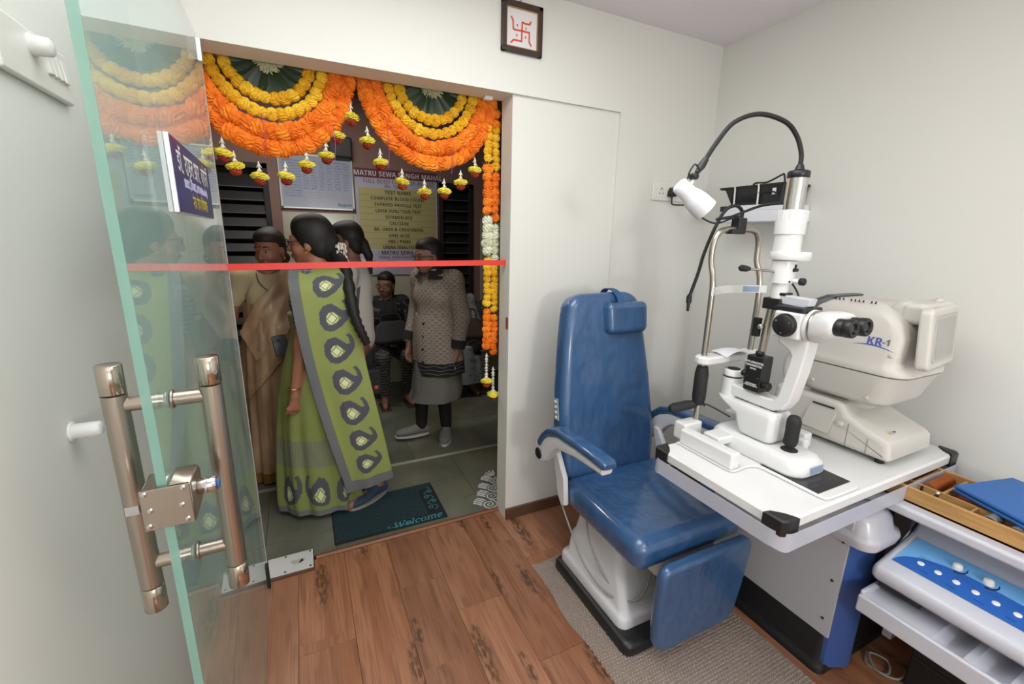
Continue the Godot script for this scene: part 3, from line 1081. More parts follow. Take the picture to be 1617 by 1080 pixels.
func build_lens_case() -> void:
	var wood := mat("pine", hexc("c79b62"), 0.5)
	wood.albedo_texture = noise_tex(15, 0.02, 128, Color(0.82, 0.8, 0.76), Color(1, 1, 1), 3)
	wood.uv1_triplanar = true
	wood.uv1_scale = Vector3(14, 14, 1.2)
	var o := thing("trial_lens_case", "open pine trial lens case on the grey shelf by the wall", "case", Vector3(0.95, 0.70, 1.53))
	var P := -o.position
	var x0 := 0.825
	var x1 := 1.085
	var z0 := 1.245
	var z1 := 1.83
	var b := MB.new()
	b.box(P + Vector3(x0, 0.70, z0), P + Vector3(x1, 0.708, z1), 0.001)
	part("case_bottom", b, mat("case_lining", hexc("8d3f2a"), 0.8), o)
	for w in [[x0, x0 + 0.012, z0, z1], [x1 - 0.012, x1, z0, z1], [x0, x1, z0, z0 + 0.012], [x0, x1, z1 - 0.012, z1]]:
		b = MB.new()
		b.box(P + Vector3(w[0], 0.70, w[2]), P + Vector3(w[1], 0.752, w[3]), 0.0015)
		part("case_side", b, wood, o)
	for w in [[x0 + 0.075, x0 + 0.081, z0, z1], [x0 + 0.08, x1, 1.30, 1.305], [x0 + 0.08, x1, 1.375, 1.383], [x0 + 0.012, x0 + 0.08, 1.46, 1.465]]:
		b = MB.new()
		b.box(P + Vector3(w[0], 0.705, w[2]), P + Vector3(w[1], 0.745, w[3]), 0.001)
		part("divider", b, wood, o)
	# lenses standing on edge
	b = MB.new()
	b.lathe(Transform3D(), [Vector2(0.0155, -0.0016), Vector2(0.0185, -0.0016), Vector2(0.019, 0.0), Vector2(0.0185, 0.0016), Vector2(0.0155, 0.0016), Vector2(0.0155, -0.0016)], 18)
	var rim := {}
	for kind in [["copper", hexc("b5622c"), 0.35, 0.6], ["silver", hexc("b9bab8"), 0.25, 0.9]]:
		var bb := MB.new()
		bb.v = b.v.duplicate()
		bb.n = b.n.duplicate()
		bb.t = b.t.duplicate()
		bb.ix = b.ix.duplicate()
		rim[kind[0]] = bb.commit(mat(kind[0] + "_rim", kind[1], kind[2], kind[3]))
	b = MB.new()
	b.lathe(Transform3D(), [Vector2(0.0, -0.0008), Vector2(0.0156, -0.0008), Vector2(0.0156, 0.0008), Vector2(0, 0.0008)], 16)
	var glass := mat("lens_glass", Color(0.75, 0.6, 0.5, 0.35), 0.05)
	glass.transparency = BaseMaterial3D.TRANSPARENCY_ALPHA
	var disc := b.commit(glass)
	var rows := [["copper", 1.272, 0.915, 22, "copper-rimmed trial lens standing in the corner row of the pine case"], ["copper", 1.340, 0.915, 20, "copper-rimmed trial lens standing in the row by the blue folder"], ["silver", 1.505, 0.850, 7, "silver-rimmed trial lens standing near the front board of the pine case"], ["silver", 1.56, 0.848, 7, "silver-rimmed trial lens standing under the edge of the blue folder"]]
	for r in rows:
		for k in r[3]:
			var l := thing("trial_lens", r[4], "lens", Vector3(r[2] + 0.0072 * k, 0.736, r[1]), 0.0, "trial lenses, " + r[4].split("standing ")[1])
			l.rotation = Vector3(0, 0, -PI / 2 + 0.25)
			put("rim", rim[r[0]], l)
			put("glass", disc, l)
	# trial frame lying in the front tray
	b = MB.new()
	for s in [-1.0, 1.0]:
		var ring := []
		for k in 21: ring.append(Vector3(0.862, 0.722, 1.355 + s * 0.034) + Vector3(0.019 * cos(TAU * k / 20.0), 0.006 * sin(TAU * k / 20.0), 0.022 * sin(TAU * k / 20.0)))
		b.tube(ring, 0.0035, 6)
		b.rod(Vector3(0.862, 0.722, 1.355 + s * 0.06), Vector3(0.862, 0.724, 1.355 + s * 0.10), 0.003)
		b.rod(Vector3(0.872, 0.722, 1.355 + s * 0.02), Vector3(0.876, 0.752, 1.355 + s * 0.02), 0.004)
	b.rod(Vector3(0.862, 0.722, 1.26), Vector3(0.862, 0.722, 1.45), 0.004)
	var fr := part("trial_spectacles", b, mat("black_plastic"))
	tag(fr, "black adjustable trial spectacles lying in the front compartment of the pine case", "spectacles")
	b = MB.new()
	b.rod(Vector3(0.866, 0.735, 1.375), Vector3(0.868, 0.758, 1.378), 0.006, 10, 0.002)
	part("screw_knob", b, mat("chrome"), fr)
	# blue folder lying across the case
	b = MB.new()
	var FT := Transform3D(Basis.from_euler(Vector3(0.0, -0.37, 0)), Vector3(0.975, 0.752, 1.69))
	var outline := [Vector2(-0.155, 0.26), Vector2(0.095, 0.295), Vector2(0.14, 0.0), Vector2(0.14, -0.2), Vector2(-0.155, -0.2)]
	b.pillow(Transform3D(FT.basis * Basis(Vector3(1, 0, 0), Vector3(0, 0, -1), Vector3(0, 1, 0)), FT.origin), outline, 0.012, 0.005, 3)
	var fo := part("blue_folder", b, mat("folder_blue", hexc("2a62a8"), 0.5))
	tag(fo, "blue folder cloth lying across the open pine lens case", "folder")
	b = MB.new()
	b.pillow(Transform3D(FT.basis * Basis(Vector3(1, 0, 0), Vector3(0, 0, -1), Vector3(0, 1, 0)), FT.origin + Vector3(0, 0.013, 0)), outline, 0.012, 0.005, 3)
	part("upper_fold", b, mat("folder_blue"), fo)

# ---------------------------------------------------------------- slit lamp microscope on the table
func build_slit_lamp() -> void:
	var W := mat("white_enamel")
	var K := mat("black_plastic")
	var S := mat("steel")
	var o := thing("slit_lamp", "white slit lamp microscope with steel chin rest frame and black eyepieces", "microscope", Vector3(0.5, 0.79, 1.0))
	var P := -o.position
	var FLAT := Basis(Vector3(1, 0, 0), Vector3(0, 0, -1), Vector3(0, 1, 0))
	var b := MB.new()
	var outline := []
	for q in curve([Vector3(0.29, 0, -0.84), Vector3(0.29, 0, -1.0), Vector3(0.292, 0, -1.055), Vector3(0.31, 0, -1.072), Vector3(0.36, 0, -1.068), Vector3(0.395, 0, -1.075), Vector3(0.408, 0, -1.10), Vector3(0.41, 0, -1.25), Vector3(0.413, 0, -1.28), Vector3(0.43, 0, -1.292), Vector3(0.5, 0, -1.293)], 3): outline.append(Vector2(q.x, q.z))
	for i in range(outline.size() - 2, -1, -1): outline.append(Vector2(1.0 - outline[i].x, outline[i].y))
	b.prism(Transform3D(FLAT, P + Vector3(0, 0.7905, 0)), outline, 0.009, 0.003)
	part("base_tray", b, W, o)
	b = MB.new()
	b.box(P + Vector3(0.418, 0.7985, 1.08), P + Vector3(0.583, 0.8015, 1.265), 0.001)
	part("slide_pad", b, mat("black_glass", hexc("2c2c2e"), 0.2), o)
	# rail covers and chin rest feet
	for s in [-1.0, 1.0]:
		b = MB.new()
		b.soft(P + Vector3(0.5 + s * 0.19 - 0.021, 0.799, 0.85), P + Vector3(0.5 + s * 0.19 + 0.021, 0.856, 1.068), 0.008, 3)
		part("rail_cover", b, W, o)
		b = MB.new()
		b.soft(P + Vector3(0.5 + s * 0.135 - 0.055, 0.799, 0.80), P + Vector3(0.5 + s * 0.135 + 0.035, 0.866, 0.853), 0.008, 3)
		part("frame_foot", b, W, o)
		b = MB.new()
		b.rod(P + Vector3(0.5 + s * 0.16, 0.83, 0.93), P + Vector3(0.5 + s * 0.12, 0.83, 0.93), 0.011, 14, 0.002)
		part("rail_bolt", b, S, o)
	# chin rest frame: one bent tube
	b = MB.new()
	b.tube(curve([P + Vector3(0.393, 0.86, 0.826), P + Vector3(0.393, 1.10, 0.826), P + Vector3(0.393, 1.33, 0.826), P + Vector3(0.395, 1.40, 0.818), P + Vector3(0.40, 1.45, 0.80), P + Vector3(0.402, 1.50, 0.798), P + Vector3(0.415, 1.54, 0.80), P + Vector3(0.445, 1.558, 0.802), P + Vector3(0.52, 1.562, 0.803), P + Vector3(0.595, 1.558, 0.802), P + Vector3(0.625, 1.54, 0.80), P + Vector3(0.638, 1.50, 0.798), P + Vector3(0.640, 1.45, 0.80), P + Vector3(0.642, 1.40, 0.818), P + Vector3(0.643, 1.33, 0.826), P + Vector3(0.643, 1.10, 0.826), P + Vector3(0.643, 0.86, 0.826)], 5), 0.0105, 12)
	var fr := part("chin_rest_frame", b, S, o)
	b = MB.new()
	b.lathe(xf(P.x + 0.393, P.y + 0.925, P.z + 0.826), [Vector2(0.011, 0), Vector2(0.02, 0.002), Vector2(0.0225, 0.02), Vector2(0.024, 0.03), Vector2(0.024, 0.12), Vector2(0.021, 0.138), Vector2(0.019, 0.148), Vector2(0.0105, 0.15)], 20)
	part("height_grip", b, mat("black_rubber"), fr)
	b = MB.new()
	b.tube([P + Vector3(0.385, 0.925, 0.82), P + Vector3(0.355, 0.922, 0.812), P + Vector3(0.30, 0.914, 0.80), P + Vector3(0.285, 0.912, 0.796)], [0.014, 0.018, 0.019, 0.012], 12)
	part("side_grip", b, mat("black_rubber"), fr)
	# chin rest: a bar round both posts with the cup in the middle
	b = MB.new()
	var bar := []
	for q in rrect(0.315, 0.062, 0.03, 5): bar.append(q)
	b.prism(Transform3D(FLAT, P + Vector3(0.518, 1.085, 0.83)), bar, 0.028, 0.005)
	var cr := part("chin_rest", b, W, fr)
	b = MB.new()
	var rows := []
	for r in 7:
		var line := []
		for c in 7:
			var u := c / 6.0
			var v := r / 6.0
			line.append(P + Vector3(0.455 + 0.12 * u, 1.117 + 0.016 * sin(PI * u) * (0.4 + 0.6 * v) + 0.004 * sin(5.0 * v), 0.80 + 0.075 * v))
		rows.append(line)
	b.cloth(rows, 0.002)
	part("chin_paper", b, mat("paper", hexc("dfe1e6"), 0.7), cr)
	# forehead band
	b = MB.new()
	rows = []
	for r in 3:
		var line := []
		for c in 15:
			var u := c / 14.0
			line.append(P + Vector3(0.375 + 0.285 * u, 1.362 - 0.014 * r, 0.842 - 0.045 * sin(PI * u)))
		rows.append(line)
	b.cloth(rows, 0.006)
	var band := part("forehead_band", b, W, fr)
	b = MB.new()
	var lab := []
	for r in 2:
		var line := []
		for c in 4:
			var u := 0.70 + 0.2 * c / 3.0
			line.append(P + Vector3(0.375 + 0.285 * u, 1.358 - 0.020 * r, 0.8465 - 0.045 * sin(PI * u)))
		lab.append(line)
	b.cloth(lab, 0.001)
	part("maker_label", b, mat("label_blue", hexc("8c9db8"), 0.5), band)
	# cable clamp on the arch
	b = MB.new()
	b.soft(P + Vector3(0.492, 1.552, 0.785), P + Vector3(0.532, 1.60, 0.822), 0.005, 2)
	b.soft(P + Vector3(0.462, 1.545, 0.79), P + Vector3(0.53, 1.562, 0.822), 0.004, 2)
	part("cable_clamp", b, K, fr)

	# cross slide base
	b = MB.new()
	b.stack([[0.801, P.x + 0.425, P.x + 0.575, P.z + 0.86, P.z + 1.195, 0.045], [0.812, P.x + 0.42, P.x + 0.58, P.z + 0.855, P.z + 1.205, 0.05], [0.842, P.x + 0.424, P.x + 0.576, P.z + 0.86, P.z + 1.2, 0.05], [0.854, P.x + 0.436, P.x + 0.564, P.z + 0.87, P.z + 1.185, 0.045], [0.857, P.x + 0.45, P.x + 0.55, P.z + 0.88, P.z + 1.165, 0.04]].map(func(q): return [q[0] + P.y, q[1], q[2], q[3], q[4], q[5]]), 6)
	var base := part("slide_base", b, W, o)
	b = MB.new()
	b.box(P + Vector3(0.475, 0.815, 1.203), P + Vector3(0.535, 0.838, 1.2062))
	part("maker_label", b, mat("label_blue"), base)
	b = MB.new()
	b.box(P + Vector3(0.36, 0.82, 0.89), P + Vector3(0.64, 0.85, 0.96), 0.008)
	part("axle_housing", b, W, o)
	b = MB.new()
	b.lathe(xf(P.x + 0.495, P.y + 0.855, P.z + 1.118), [Vector2(0.026, 0.0), Vector2(0.025, 0.004), Vector2(0.013, 0.008), Vector2(0.013, 0.014), Vector2(0.018, 0.02), Vector2(0.0215, 0.035), Vector2(0.0205, 0.06), Vector2(0.0215, 0.09), Vector2(0.021, 0.105), Vector2(0.016, 0.118), Vector2(0.006, 0.123), Vector2(0, 0.1235)], 22)
	part("joystick", b, mat("black_rubber"), o)
	b = MB.new()
	b.lathe(xf(P.x + 0.535, P.y + 0.855, P.z + 1.085), [Vector2(0.012, 0), Vector2(0.014, 0.012), Vector2(0.01, 0.022), Vector2(0, 0.024)], 16)
	part("lock_knob", b, K, o)
	b = MB.new()
	b.soft(P + Vector3(0.585, 0.80, 1.085), P + Vector3(0.61, 0.868, 1.115), 0.008, 3)
	part("side_stop", b, W, o)
	# carriage block
	b = MB.new()
	b.stack([[0.862, 0.455, 0.545, 0.955, 1.07, 0.02], [0.875, 0.448, 0.552, 0.95, 1.078, 0.022], [0.93, 0.446, 0.554, 0.93, 1.08, 0.022], [0.945, 0.446, 0.554, 0.895, 1.08, 0.022], [0.962, 0.448, 0.552, 0.86, 1.079, 0.022], [0.968, 0.456, 0.544, 0.85, 1.072, 0.02]].map(func(q): return [q[0] + P.y, q[1] + P.x, q[2] + P.x, q[3] + P.z, q[4] + P.z, q[5]]), 5)
	var car := part("carriage_block", b, W, o)
	for z in [1.01, 1.05]:
		b = MB.new()
		b.rod(P + Vector3(0.49, 0.967, z), P + Vector3(0.49, 0.9695, z), 0.0105, 16, 0.001)
		part("plug_cap", b, K, car)
	b = MB.new()
	b.lathe(xf(P.x + 0.5, P.y + 0.965, P.z + 0.875), [Vector2(0.036, 0), Vector2(0.034, 0.065), Vector2(0.034, 0.072)], 26)
	b.lathe(xf(P.x + 0.5, P.y + 1.043, P.z + 0.875), [Vector2(0.034, 0), Vector2(0.034, 0.018), Vector2(0.031, 0.022), Vector2(0, 0.022)], 26)
	var hub := part("pivot_housing", b, W, o)
	b = MB.new()
	b.lathe(xf(P.x + 0.5, P.y + 1.036, P.z + 0.875), [Vector2(0.0335, 0), Vector2(0.0335, 0.008)], 26)
	b.lathe(xf(P.x + 0.5, P.y + 1.065, P.z + 0.875), [Vector2(0.022, 0), Vector2(0.022, 0.002), Vector2(0, 0.002)], 22)
	part("scale_ring", b, K, hub)
	# microscope arm: a U of white casting
	b = MB.new()
	var YZ := Basis(Vector3(0, 0, -1), Vector3(0, 1, 0), Vector3(1, 0, 0))
	var u := [Vector2(-0.89, 1.018), Vector2(-0.89, 0.975), Vector2(-1.0, 0.972), Vector2(-1.055, 0.972), Vector2(-1.085, 0.985), Vector2(-1.105, 1.02), Vector2(-1.122, 1.12), Vector2(-1.13, 1.20), Vector2(-1.13, 1.232), Vector2(-1.035, 1.232), Vector2(-1.035, 1.205), Vector2(-1.075, 1.185), Vector2(-1.085, 1.17), Vector2(-1.075, 1.10), Vector2(-1.064, 1.03), Vector2(-1.05, 1.012), Vector2(-1.02, 1.008)]
	b.prism(Transform3D(YZ, P + Vector3(0.472, 0, 0)), u, 0.056, 0.005, 0.85)
	part("microscope_arm", b, W, o)
	# microscope body
	b = MB.new()
	b.soft(P + Vector3(0.447, 1.226, 1.025), P + Vector3(0.553, 1.31, 1.112), 0.008, 3)
	var mb := part("microscope_body", b, W, o)
	for s in [-1.0, 1.0]:
		b = MB.new()
		b.lathe(Transform3D(Basis(Vector3(0, 1, 0), Vector3(s, 0, 0), Vector3(0, 0, s)), P + Vector3(0.5 + s * 0.053, 1.268, 1.066)), [Vector2(0.037, 0), Vector2(0.037, 0.004), Vector2(0.034, 0.008), Vector2(0.034, 0.012), Vector2(0.031, 0.015), Vector2(0, 0.015)], 28)
		var dial := part("magnification_dial", b, K, mb)
		for k in 3:
			b = MB.new()
			var a := 0.5 + TAU * k / 3.0
			b.rod(P + Vector3(0.5 + s * 0.067, 1.268 + 0.024 * sin(a), 1.066 + 0.024 * cos(a)), P + Vector3(0.5 + s * 0.0695, 1.268 + 0.024 * sin(a), 1.066 + 0.024 * cos(a)), 0.003, 8)
			part("screw", b, mat("chrome"), dial)
	b = MB.new()
	b.rod(P + Vector3(0.5, 1.27, 1.112), P + Vector3(0.5, 1.27, 1.126), 0.052, 28, 0.003)
	part("lens_mount", b, W, mb)
	b = MB.new()
	b.rod(P + Vector3(0.5, 1.272, 1.126), P + Vector3(0.5, 1.273, 1.136), 0.049, 28, 0.001)
	part("mount_ring", b, S, mb)
	b = MB.new()
	b.soft(P + Vector3(0.452, 1.312, 1.02), P + Vector3(0.548, 1.326, 1.112), 0.004, 2)
	part("top_plate", b, K, mb)
	# binocular head
	b = MB.new()
	var rings := []
	for q in [[1.135, 0.047, 0.044, 1.272], [1.15, 0.055, 0.048, 1.274], [1.175, 0.063, 0.045, 1.28], [1.195, 0.066, 0.037, 1.286], [1.205, 0.063, 0.031, 1.288], [1.207, 0.055, 0.024, 1.288]]:
		var ring := []
		for r in rrect(2 * q[1], 2 * q[2], q[2] * 0.85, 5): ring.append(P + Vector3(0.495 + r.x, q[3] + r.y, q[0]))
		rings.append(ring)
	b.loft(rings)
	var bh := part("binocular_head", b, W, o)
	for x in [0.461, 0.529]:
		b = MB.new()
		b.lathe(Transform3D(Basis(Vector3(1, 0, 0), Vector3(0, 0.06, 1).normalized(), Vector3(0, -1, 0.06).normalized()), P + Vector3(x, 1.287, 1.203)), [Vector2(0.024, 0), Vector2(0.0255, 0.004), Vector2(0.0255, 0.022), Vector2(0.0245, 0.024), Vector2(0.0265, 0.027), Vector2(0.0265, 0.044), Vector2(0.023, 0.048), Vector2(0.016, 0.046), Vector2(0.014, 0.04), Vector2(0, 0.04)], 24)
		var ep := part("eyepiece", b, K, bh)
		b = MB.new()
		b.lathe(Transform3D(Basis(Vector3(1, 0, 0), Vector3(0, 0.06, 1).normalized(), Vector3(0, -1, 0.06).normalized()), P + Vector3(x, 1.287, 1.203)), [Vector2(0.014, 0.0405), Vector2(0.007, 0.043), Vector2(0, 0.0435)], 18)
		part("ocular_lens", b, mat("ocular_glass", hexc("2a2430"), 0.05), ep)

	# black tonometer box with lettering
	b = MB.new()
	b.soft(P + Vector3(0.462, 1.018, 0.945), P + Vector3(0.515, 1.142, 1.005), 0.003, 2)
	var bb := part("tonometer_box", b, K, o)
	var ink := mat("ink_white", hexc("d8d8d4"), 0.6)
	var FT := Transform3D(Basis(Vector3(0, 0, 1), Vector3(0, 1, 0), Vector3(-1, 0, 0)), Vector3.ZERO)
	for q in [["APPLANATION", 0.0072, 1.120], ["TONOMETER", 0.0072, 1.109], ["MODEL", 0.005, 1.098], ["INSTRUMENT", 0.0042, 1.044], ["MADE IN INDIA", 0.0035, 1.038]]:
		lettering(q[0], q[1], ink, bb, Transform3D(FT.basis, P + Vector3(0.4612, q[2], 0.974)))
	for q in [[1.068, 0.956], [1.068, 0.996]]:
		b = MB.new()
		b.rod(P + Vector3(0.462, q[0], q[1]), P + Vector3(0.4605, q[0], q[1]), 0.0025, 8)
		part("screw", b, mat("chrome"), bb)
	b = MB.new()
	b.lathe(Transform3D(Basis(Vector3(1, 0, 0), Vector3(0, 0, 1), Vector3(0, -1, 0)), P + Vector3(0.478, 1.045, 1.0)), [Vector2(0.006, 0), Vector2(0.006, 0.012), Vector2(0.015, 0.014), Vector2(0.016, 0.028), Vector2(0.012, 0.031), Vector2(0, 0.031)], 20)
	part("measuring_knob", b, K, bb)
	b = MB.new()
	b.rod(P + Vector3(0.475, 1.07, 0.945), P + Vector3(0.475, 1.07, 0.928), 0.012, 14, 0.002)
	part("rear_knob", b, K, bb)
	b = MB.new()
	b.rod(P + Vector3(0.488, 0.97, 0.975), P + Vector3(0.488, 1.02, 0.975), 0.012, 14, 0.0)
	part("box_stem", b, S, bb)

	# illumination tower: two steel rods, head, filter ring, lamp house
	b = MB.new()
	b.rod(P + Vector3(0.492, 1.14, 0.972), P + Vector3(0.492, 1.345, 0.985), 0.0115, 14)
	b.rod(P + Vector3(0.515, 1.14, 0.962), P + Vector3(0.515, 1.345, 0.978), 0.009, 12)
	var tw := part("tower_rods", b, S, o)
	b = MB.new()
	b.rod(P + Vector3(0.488, 1.142, 0.972), P + Vector3(0.488, 1.158, 0.972), 0.014, 14, 0.004)
	b.soft(P + Vector3(0.474, 1.205, 0.938), P + Vector3(0.49, 1.27, 0.962), 0.003, 2)
	part("rod_collar", b, K, tw)
	b = MB.new()
	b.rod(P + Vector3(0.478, 1.243, 0.968), P + Vector3(0.465, 1.243, 0.972), 0.009, 14, 0.002)
	part("mirror_knob", b, mat("chrome"), tw)
	b = MB.new()
	b.soft(P + Vector3(0.472, 1.305, 0.962), P + Vector3(0.528, 1.342, 1.022), 0.004, 2)
	b.soft(P + Vector3(0.48, 1.352, 0.985), P + Vector3(0.52, 1.362, 1.03), 0.003, 2)
	part("tower_bracket", b, K, o)
	b = MB.new()
	b.prism(Transform3D(YZ, P + Vector3(0.482, 0, 0)), [Vector2(-1.005, 1.328), Vector2(-1.09, 1.322), Vector2(-1.105, 1.33), Vector2(-1.11, 1.352), Vector2(-1.005, 1.356)], 0.036, 0.003)
	part("prism_arm", b, mat("grey_enamel"), o)
	b = MB.new()
	b.box(P + Vector3(0.49, 1.255, 1.062), P + Vector3(0.512, 1.33, 1.078), 0.003)
	part("breath_shield_post", b, mat("grey_enamel"), o)
	var ax := xf(P.x + 0.5, P.y, P.z + 0.997)
	b = MB.new()
	b.lathe(ax, [Vector2(0, 1.335), Vector2(0.024, 1.335), Vector2(0.025, 1.39), Vector2(0.0345, 1.392), Vector2(0.0355, 1.462), Vector2(0.03, 1.464)], 28)
	var th := part("lamp_tower", b, W, o)
	b = MB.new()
	b.lathe(Transform3D(Basis(), Vector3(P.x + 0.512, P.y, P.z + 1.005)), [Vector2(0.03, 1.465), Vector2(0.056, 1.4655), Vector2(0.058, 1.47), Vector2(0.058, 1.488), Vector2(0.056, 1.491), Vector2(0.03, 1.4915)], 34)
	part("filter_wheel", b, W, th)
	b = MB.new()
	b.lathe(ax, [Vector2(0.0395, 1.491), Vector2(0.0385, 1.543), Vector2(0.043, 1.545), Vector2(0.044, 1.58), Vector2(0.0425, 1.617), Vector2(0.03, 1.619)], 30)
	part("lamp_collar", b, W, th)
	for k in 14:
		b = MB.new()
		var a := TAU * k / 14.0
		b.box(Vector3(-0.0015, 1.59, -0.0015), Vector3(0.0015, 1.616, 0.0015), 0.001)
		for q in b.v.size(): b.v[q] += ax.origin + Vector3(cos(a), 0, sin(a)) * 0.0428
		part("grip_rib", b, W, th)
	b = MB.new()
	b.lathe(ax, [Vector2(0.0285, 1.617), Vector2(0.0285, 1.722)], 28)
	var sl := part("lamp_house", b, mat("polished_steel", hexc("c4c4c2"), 0.22, 1.0), th)
	b = MB.new()
	b.lathe(ax, [Vector2(0.0285, 1.712), Vector2(0.031, 1.714), Vector2(0.031, 1.73), Vector2(0.028, 1.733), Vector2(0.014, 1.737), Vector2(0.009, 1.752), Vector2(0, 1.752)], 26)
	part("house_cap", b, K, sl)
	# levers and knobs on the tower
	b = MB.new()
	b.rod(P + Vector3(0.467, 1.428, 0.99), P + Vector3(0.372, 1.436, 0.965), 0.004, 10)
	var lv := part("slit_lever", b, S, th)
	b = MB.new()
	b.tube([P + Vector3(0.38, 1.4355, 0.967), P + Vector3(0.37, 1.436, 0.964), P + Vector3(0.35, 1.438, 0.959), P + Vector3(0.343, 1.4385, 0.957)], [0.006, 0.0095, 0.0105, 0.005], 12)
	part("lever_knob", b, mat("black_rubber"), lv)
	b = MB.new()
	b.rod(P + Vector3(0.505, 1.40, 1.03), P + Vector3(0.51, 1.40, 1.05), 0.008, 12, 0.001)
	part("knob_stem", b, W, th)
	b = MB.new()
	b.rod(P + Vector3(0.51, 1.40, 1.048), P + Vector3(0.513, 1.40, 1.066), 0.0115, 16, 0.003)
	part("aperture_knob", b, mat("black_rubber"), th)
	b = MB.new()
	b.soft(P + Vector3(0.494, 1.43, 1.03), P + Vector3(0.512, 1.44, 1.04), 0.002, 2)
	b.rod(P + Vector3(0.503, 1.438, 1.034), P + Vector3(0.503, 1.452, 1.034), 0.0035, 8)
	b.rod(P + Vector3(0.49, 1.398, 1.029), P + Vector3(0.49, 1.398, 1.032), 0.0035, 8)
	part("filter_catch", b, K, th)
	b = MB.new()
	b.tube(curve([P + Vector3(0.51, 1.40, 1.02), P + Vector3(0.52, 1.36, 1.045), P + Vector3(0.522, 1.32, 1.05), P + Vector3(0.515, 1.30, 1.03)], 6), 0.003, 7)
	b.tube(curve([P + Vector3(0.40, 0.925, 0.85), P + Vector3(0.41, 0.93, 0.845), P + Vector3(0.43, 0.92, 0.87), P + Vector3(0.455, 0.90, 0.92)], 6), 0.003, 7)
	part("lead", b, K, o)

# ---------------------------------------------------------------- auto refractometer behind the slit lamp
func build_refractor() -> void:
	var G := mat("instrument_grey", hexc("cbc7c0"), 0.42)
	var D := mat("instrument_dark", hexc("4b4d52"), 0.4)
	var o := thing("auto_refractometer", "pale grey auto refractometer with tilting screen, on the table by the right wall", "eye tester", Vector3(0.94, 0.79, 1.1))
	var P := -o.position
	var sh := func(secs: Array) -> Array: return secs.map(func(q): return [q[0] + P.y, q[1] + P.x, q[2] + P.x, q[3] + P.z, q[4] + P.z, q[5]])
	var YZ := Basis(Vector3(0, 0, -1), Vector3(0, 1, 0), Vector3(1, 0, 0))
	# rubber feet
	var b := MB.new()
	for q in [[0.835, 1.225], [1.06, 1.215], [0.835, 0.93], [1.06, 0.93]]:
		b = MB.new()
		b.rod(P + Vector3(q[0], 0.7905, q[1]), P + Vector3(q[0], 0.812, q[1]), 0.014, 14, 0.002)
		part("foot", b, mat("black_rubber"), o)
	# base
	b = MB.new()
	var prof := [Vector2(-0.84, 0.808), Vector2(-1.255, 0.808), Vector2(-1.262, 0.82), Vector2(-1.256, 0.866), Vector2(-1.24, 0.88), Vector2(-1.17, 0.905), Vector2(-1.12, 0.925), Vector2(-1.10, 0.955), Vector2(-1.08, 0.965), Vector2(-0.86, 0.965), Vector2(-0.845, 0.95)]
	b.pillow(Transform3D(YZ, P + Vector3(0.802, 0, 0)), prof, 0.285, 0.018, 4)
	var base := part("instrument_base", b, G, o)
	# printer lid on the left flank
	b = MB.new()
	b.pillow(Transform3D(Basis(Vector3(0, 0, -1), Vector3(0.13, 1, 0).normalized(), Vector3(-1, 0.13, 0).normalized() * -1.0), P + Vector3(0.791, 0.838, 0)), [Vector2(-0.97, 0.0), Vector2(-1.072, 0.0), Vector2(-1.088, 0.105), Vector2(-0.99, 0.105)], 0.03, 0.004, 2)
	var lid := part("printer_lid", b, G, base)
	b = MB.new()
	b.box(P + Vector3(0.799, 0.934, 1.0), P + Vector3(0.803, 0.9395, 1.075))
	part("paper_slot", b, mat("slot_black", hexc("202020"), 0.8), lid)
	b = MB.new()
	b.soft(P + Vector3(0.79, 0.882, 1.093), P + Vector3(0.806, 0.90, 1.114), 0.006, 3)
	part("lid_button", b, G, base)
	for q in [[0.8015, 0.815, 1.128, 0.9, 1.1295], [0.8015, 0.815, 1.192, 0.87, 1.1935]]:
		b = MB.new()
		b.box(P + Vector3(q[0] - 0.0006, q[1], q[2]), P + Vector3(q[0] + 0.001, q[3], q[4]))
		part("panel_seam", b, mat("seam_grey", hexc("6f6b66"), 0.7), base)
	# chin rest support: a loop at the patient side
	b = MB.new()
	b.tube(curve([P + Vector3(0.86, 0.95, 0.95), P + Vector3(0.84, 0.965, 0.90), P + Vector3(0.83, 1.01, 0.875), P + Vector3(0.83, 1.07, 0.875), P + Vector3(0.84, 1.11, 0.905), P + Vector3(0.86, 1.12, 0.95)], 6), 0.02, 12)
	b.tube(curve([P + Vector3(1.02, 0.95, 0.95), P + Vector3(1.04, 0.965, 0.90), P + Vector3(1.05, 1.01, 0.875), P + Vector3(1.05, 1.07, 0.875), P + Vector3(1.04, 1.11, 0.905), P + Vector3(1.02, 1.12, 0.95)], 6), 0.02, 12)
	b.soft(P + Vector3(0.82, 0.80, 0.83), P + Vector3(1.06, 0.86, 0.90), 0.015, 3)
	part("chin_support", b, G, o)
	# waist
	b = MB.new()
	b.stack(sh.call([[0.945, 0.865, 1.02, 0.93, 1.14, 0.04], [0.982, 0.85, 1.03, 0.93, 1.16, 0.04], [0.984, 0.808, 1.07, 0.945, 1.205, 0.05], [1.0, 0.802, 1.078, 0.935, 1.215, 0.05], [1.06, 0.793, 1.095, 0.90, 1.235, 0.06], [1.094, 0.788, 1.10, 0.885, 1.252, 0.065]]), 6)
	var waist := part("lower_housing", b, G, o)
	for q in [[1.02, 0.985], [1.01, 1.165]]:
		b = MB.new()
		b.rod(P + Vector3(0.801, q[0], q[1]), P + Vector3(0.796, q[0], q[1]), 0.007, 14, 0.002)
		part("screw_cap", b, G, waist)
	b = MB.new()
	b.stack(sh.call([[1.0935, 0.792, 1.096, 0.889, 1.248, 0.062], [1.0995, 0.792, 1.096, 0.889, 1.248, 0.062]]), 6)
	part("housing_seam", b, mat("seam_grey"), waist)
	# head
	b = MB.new()
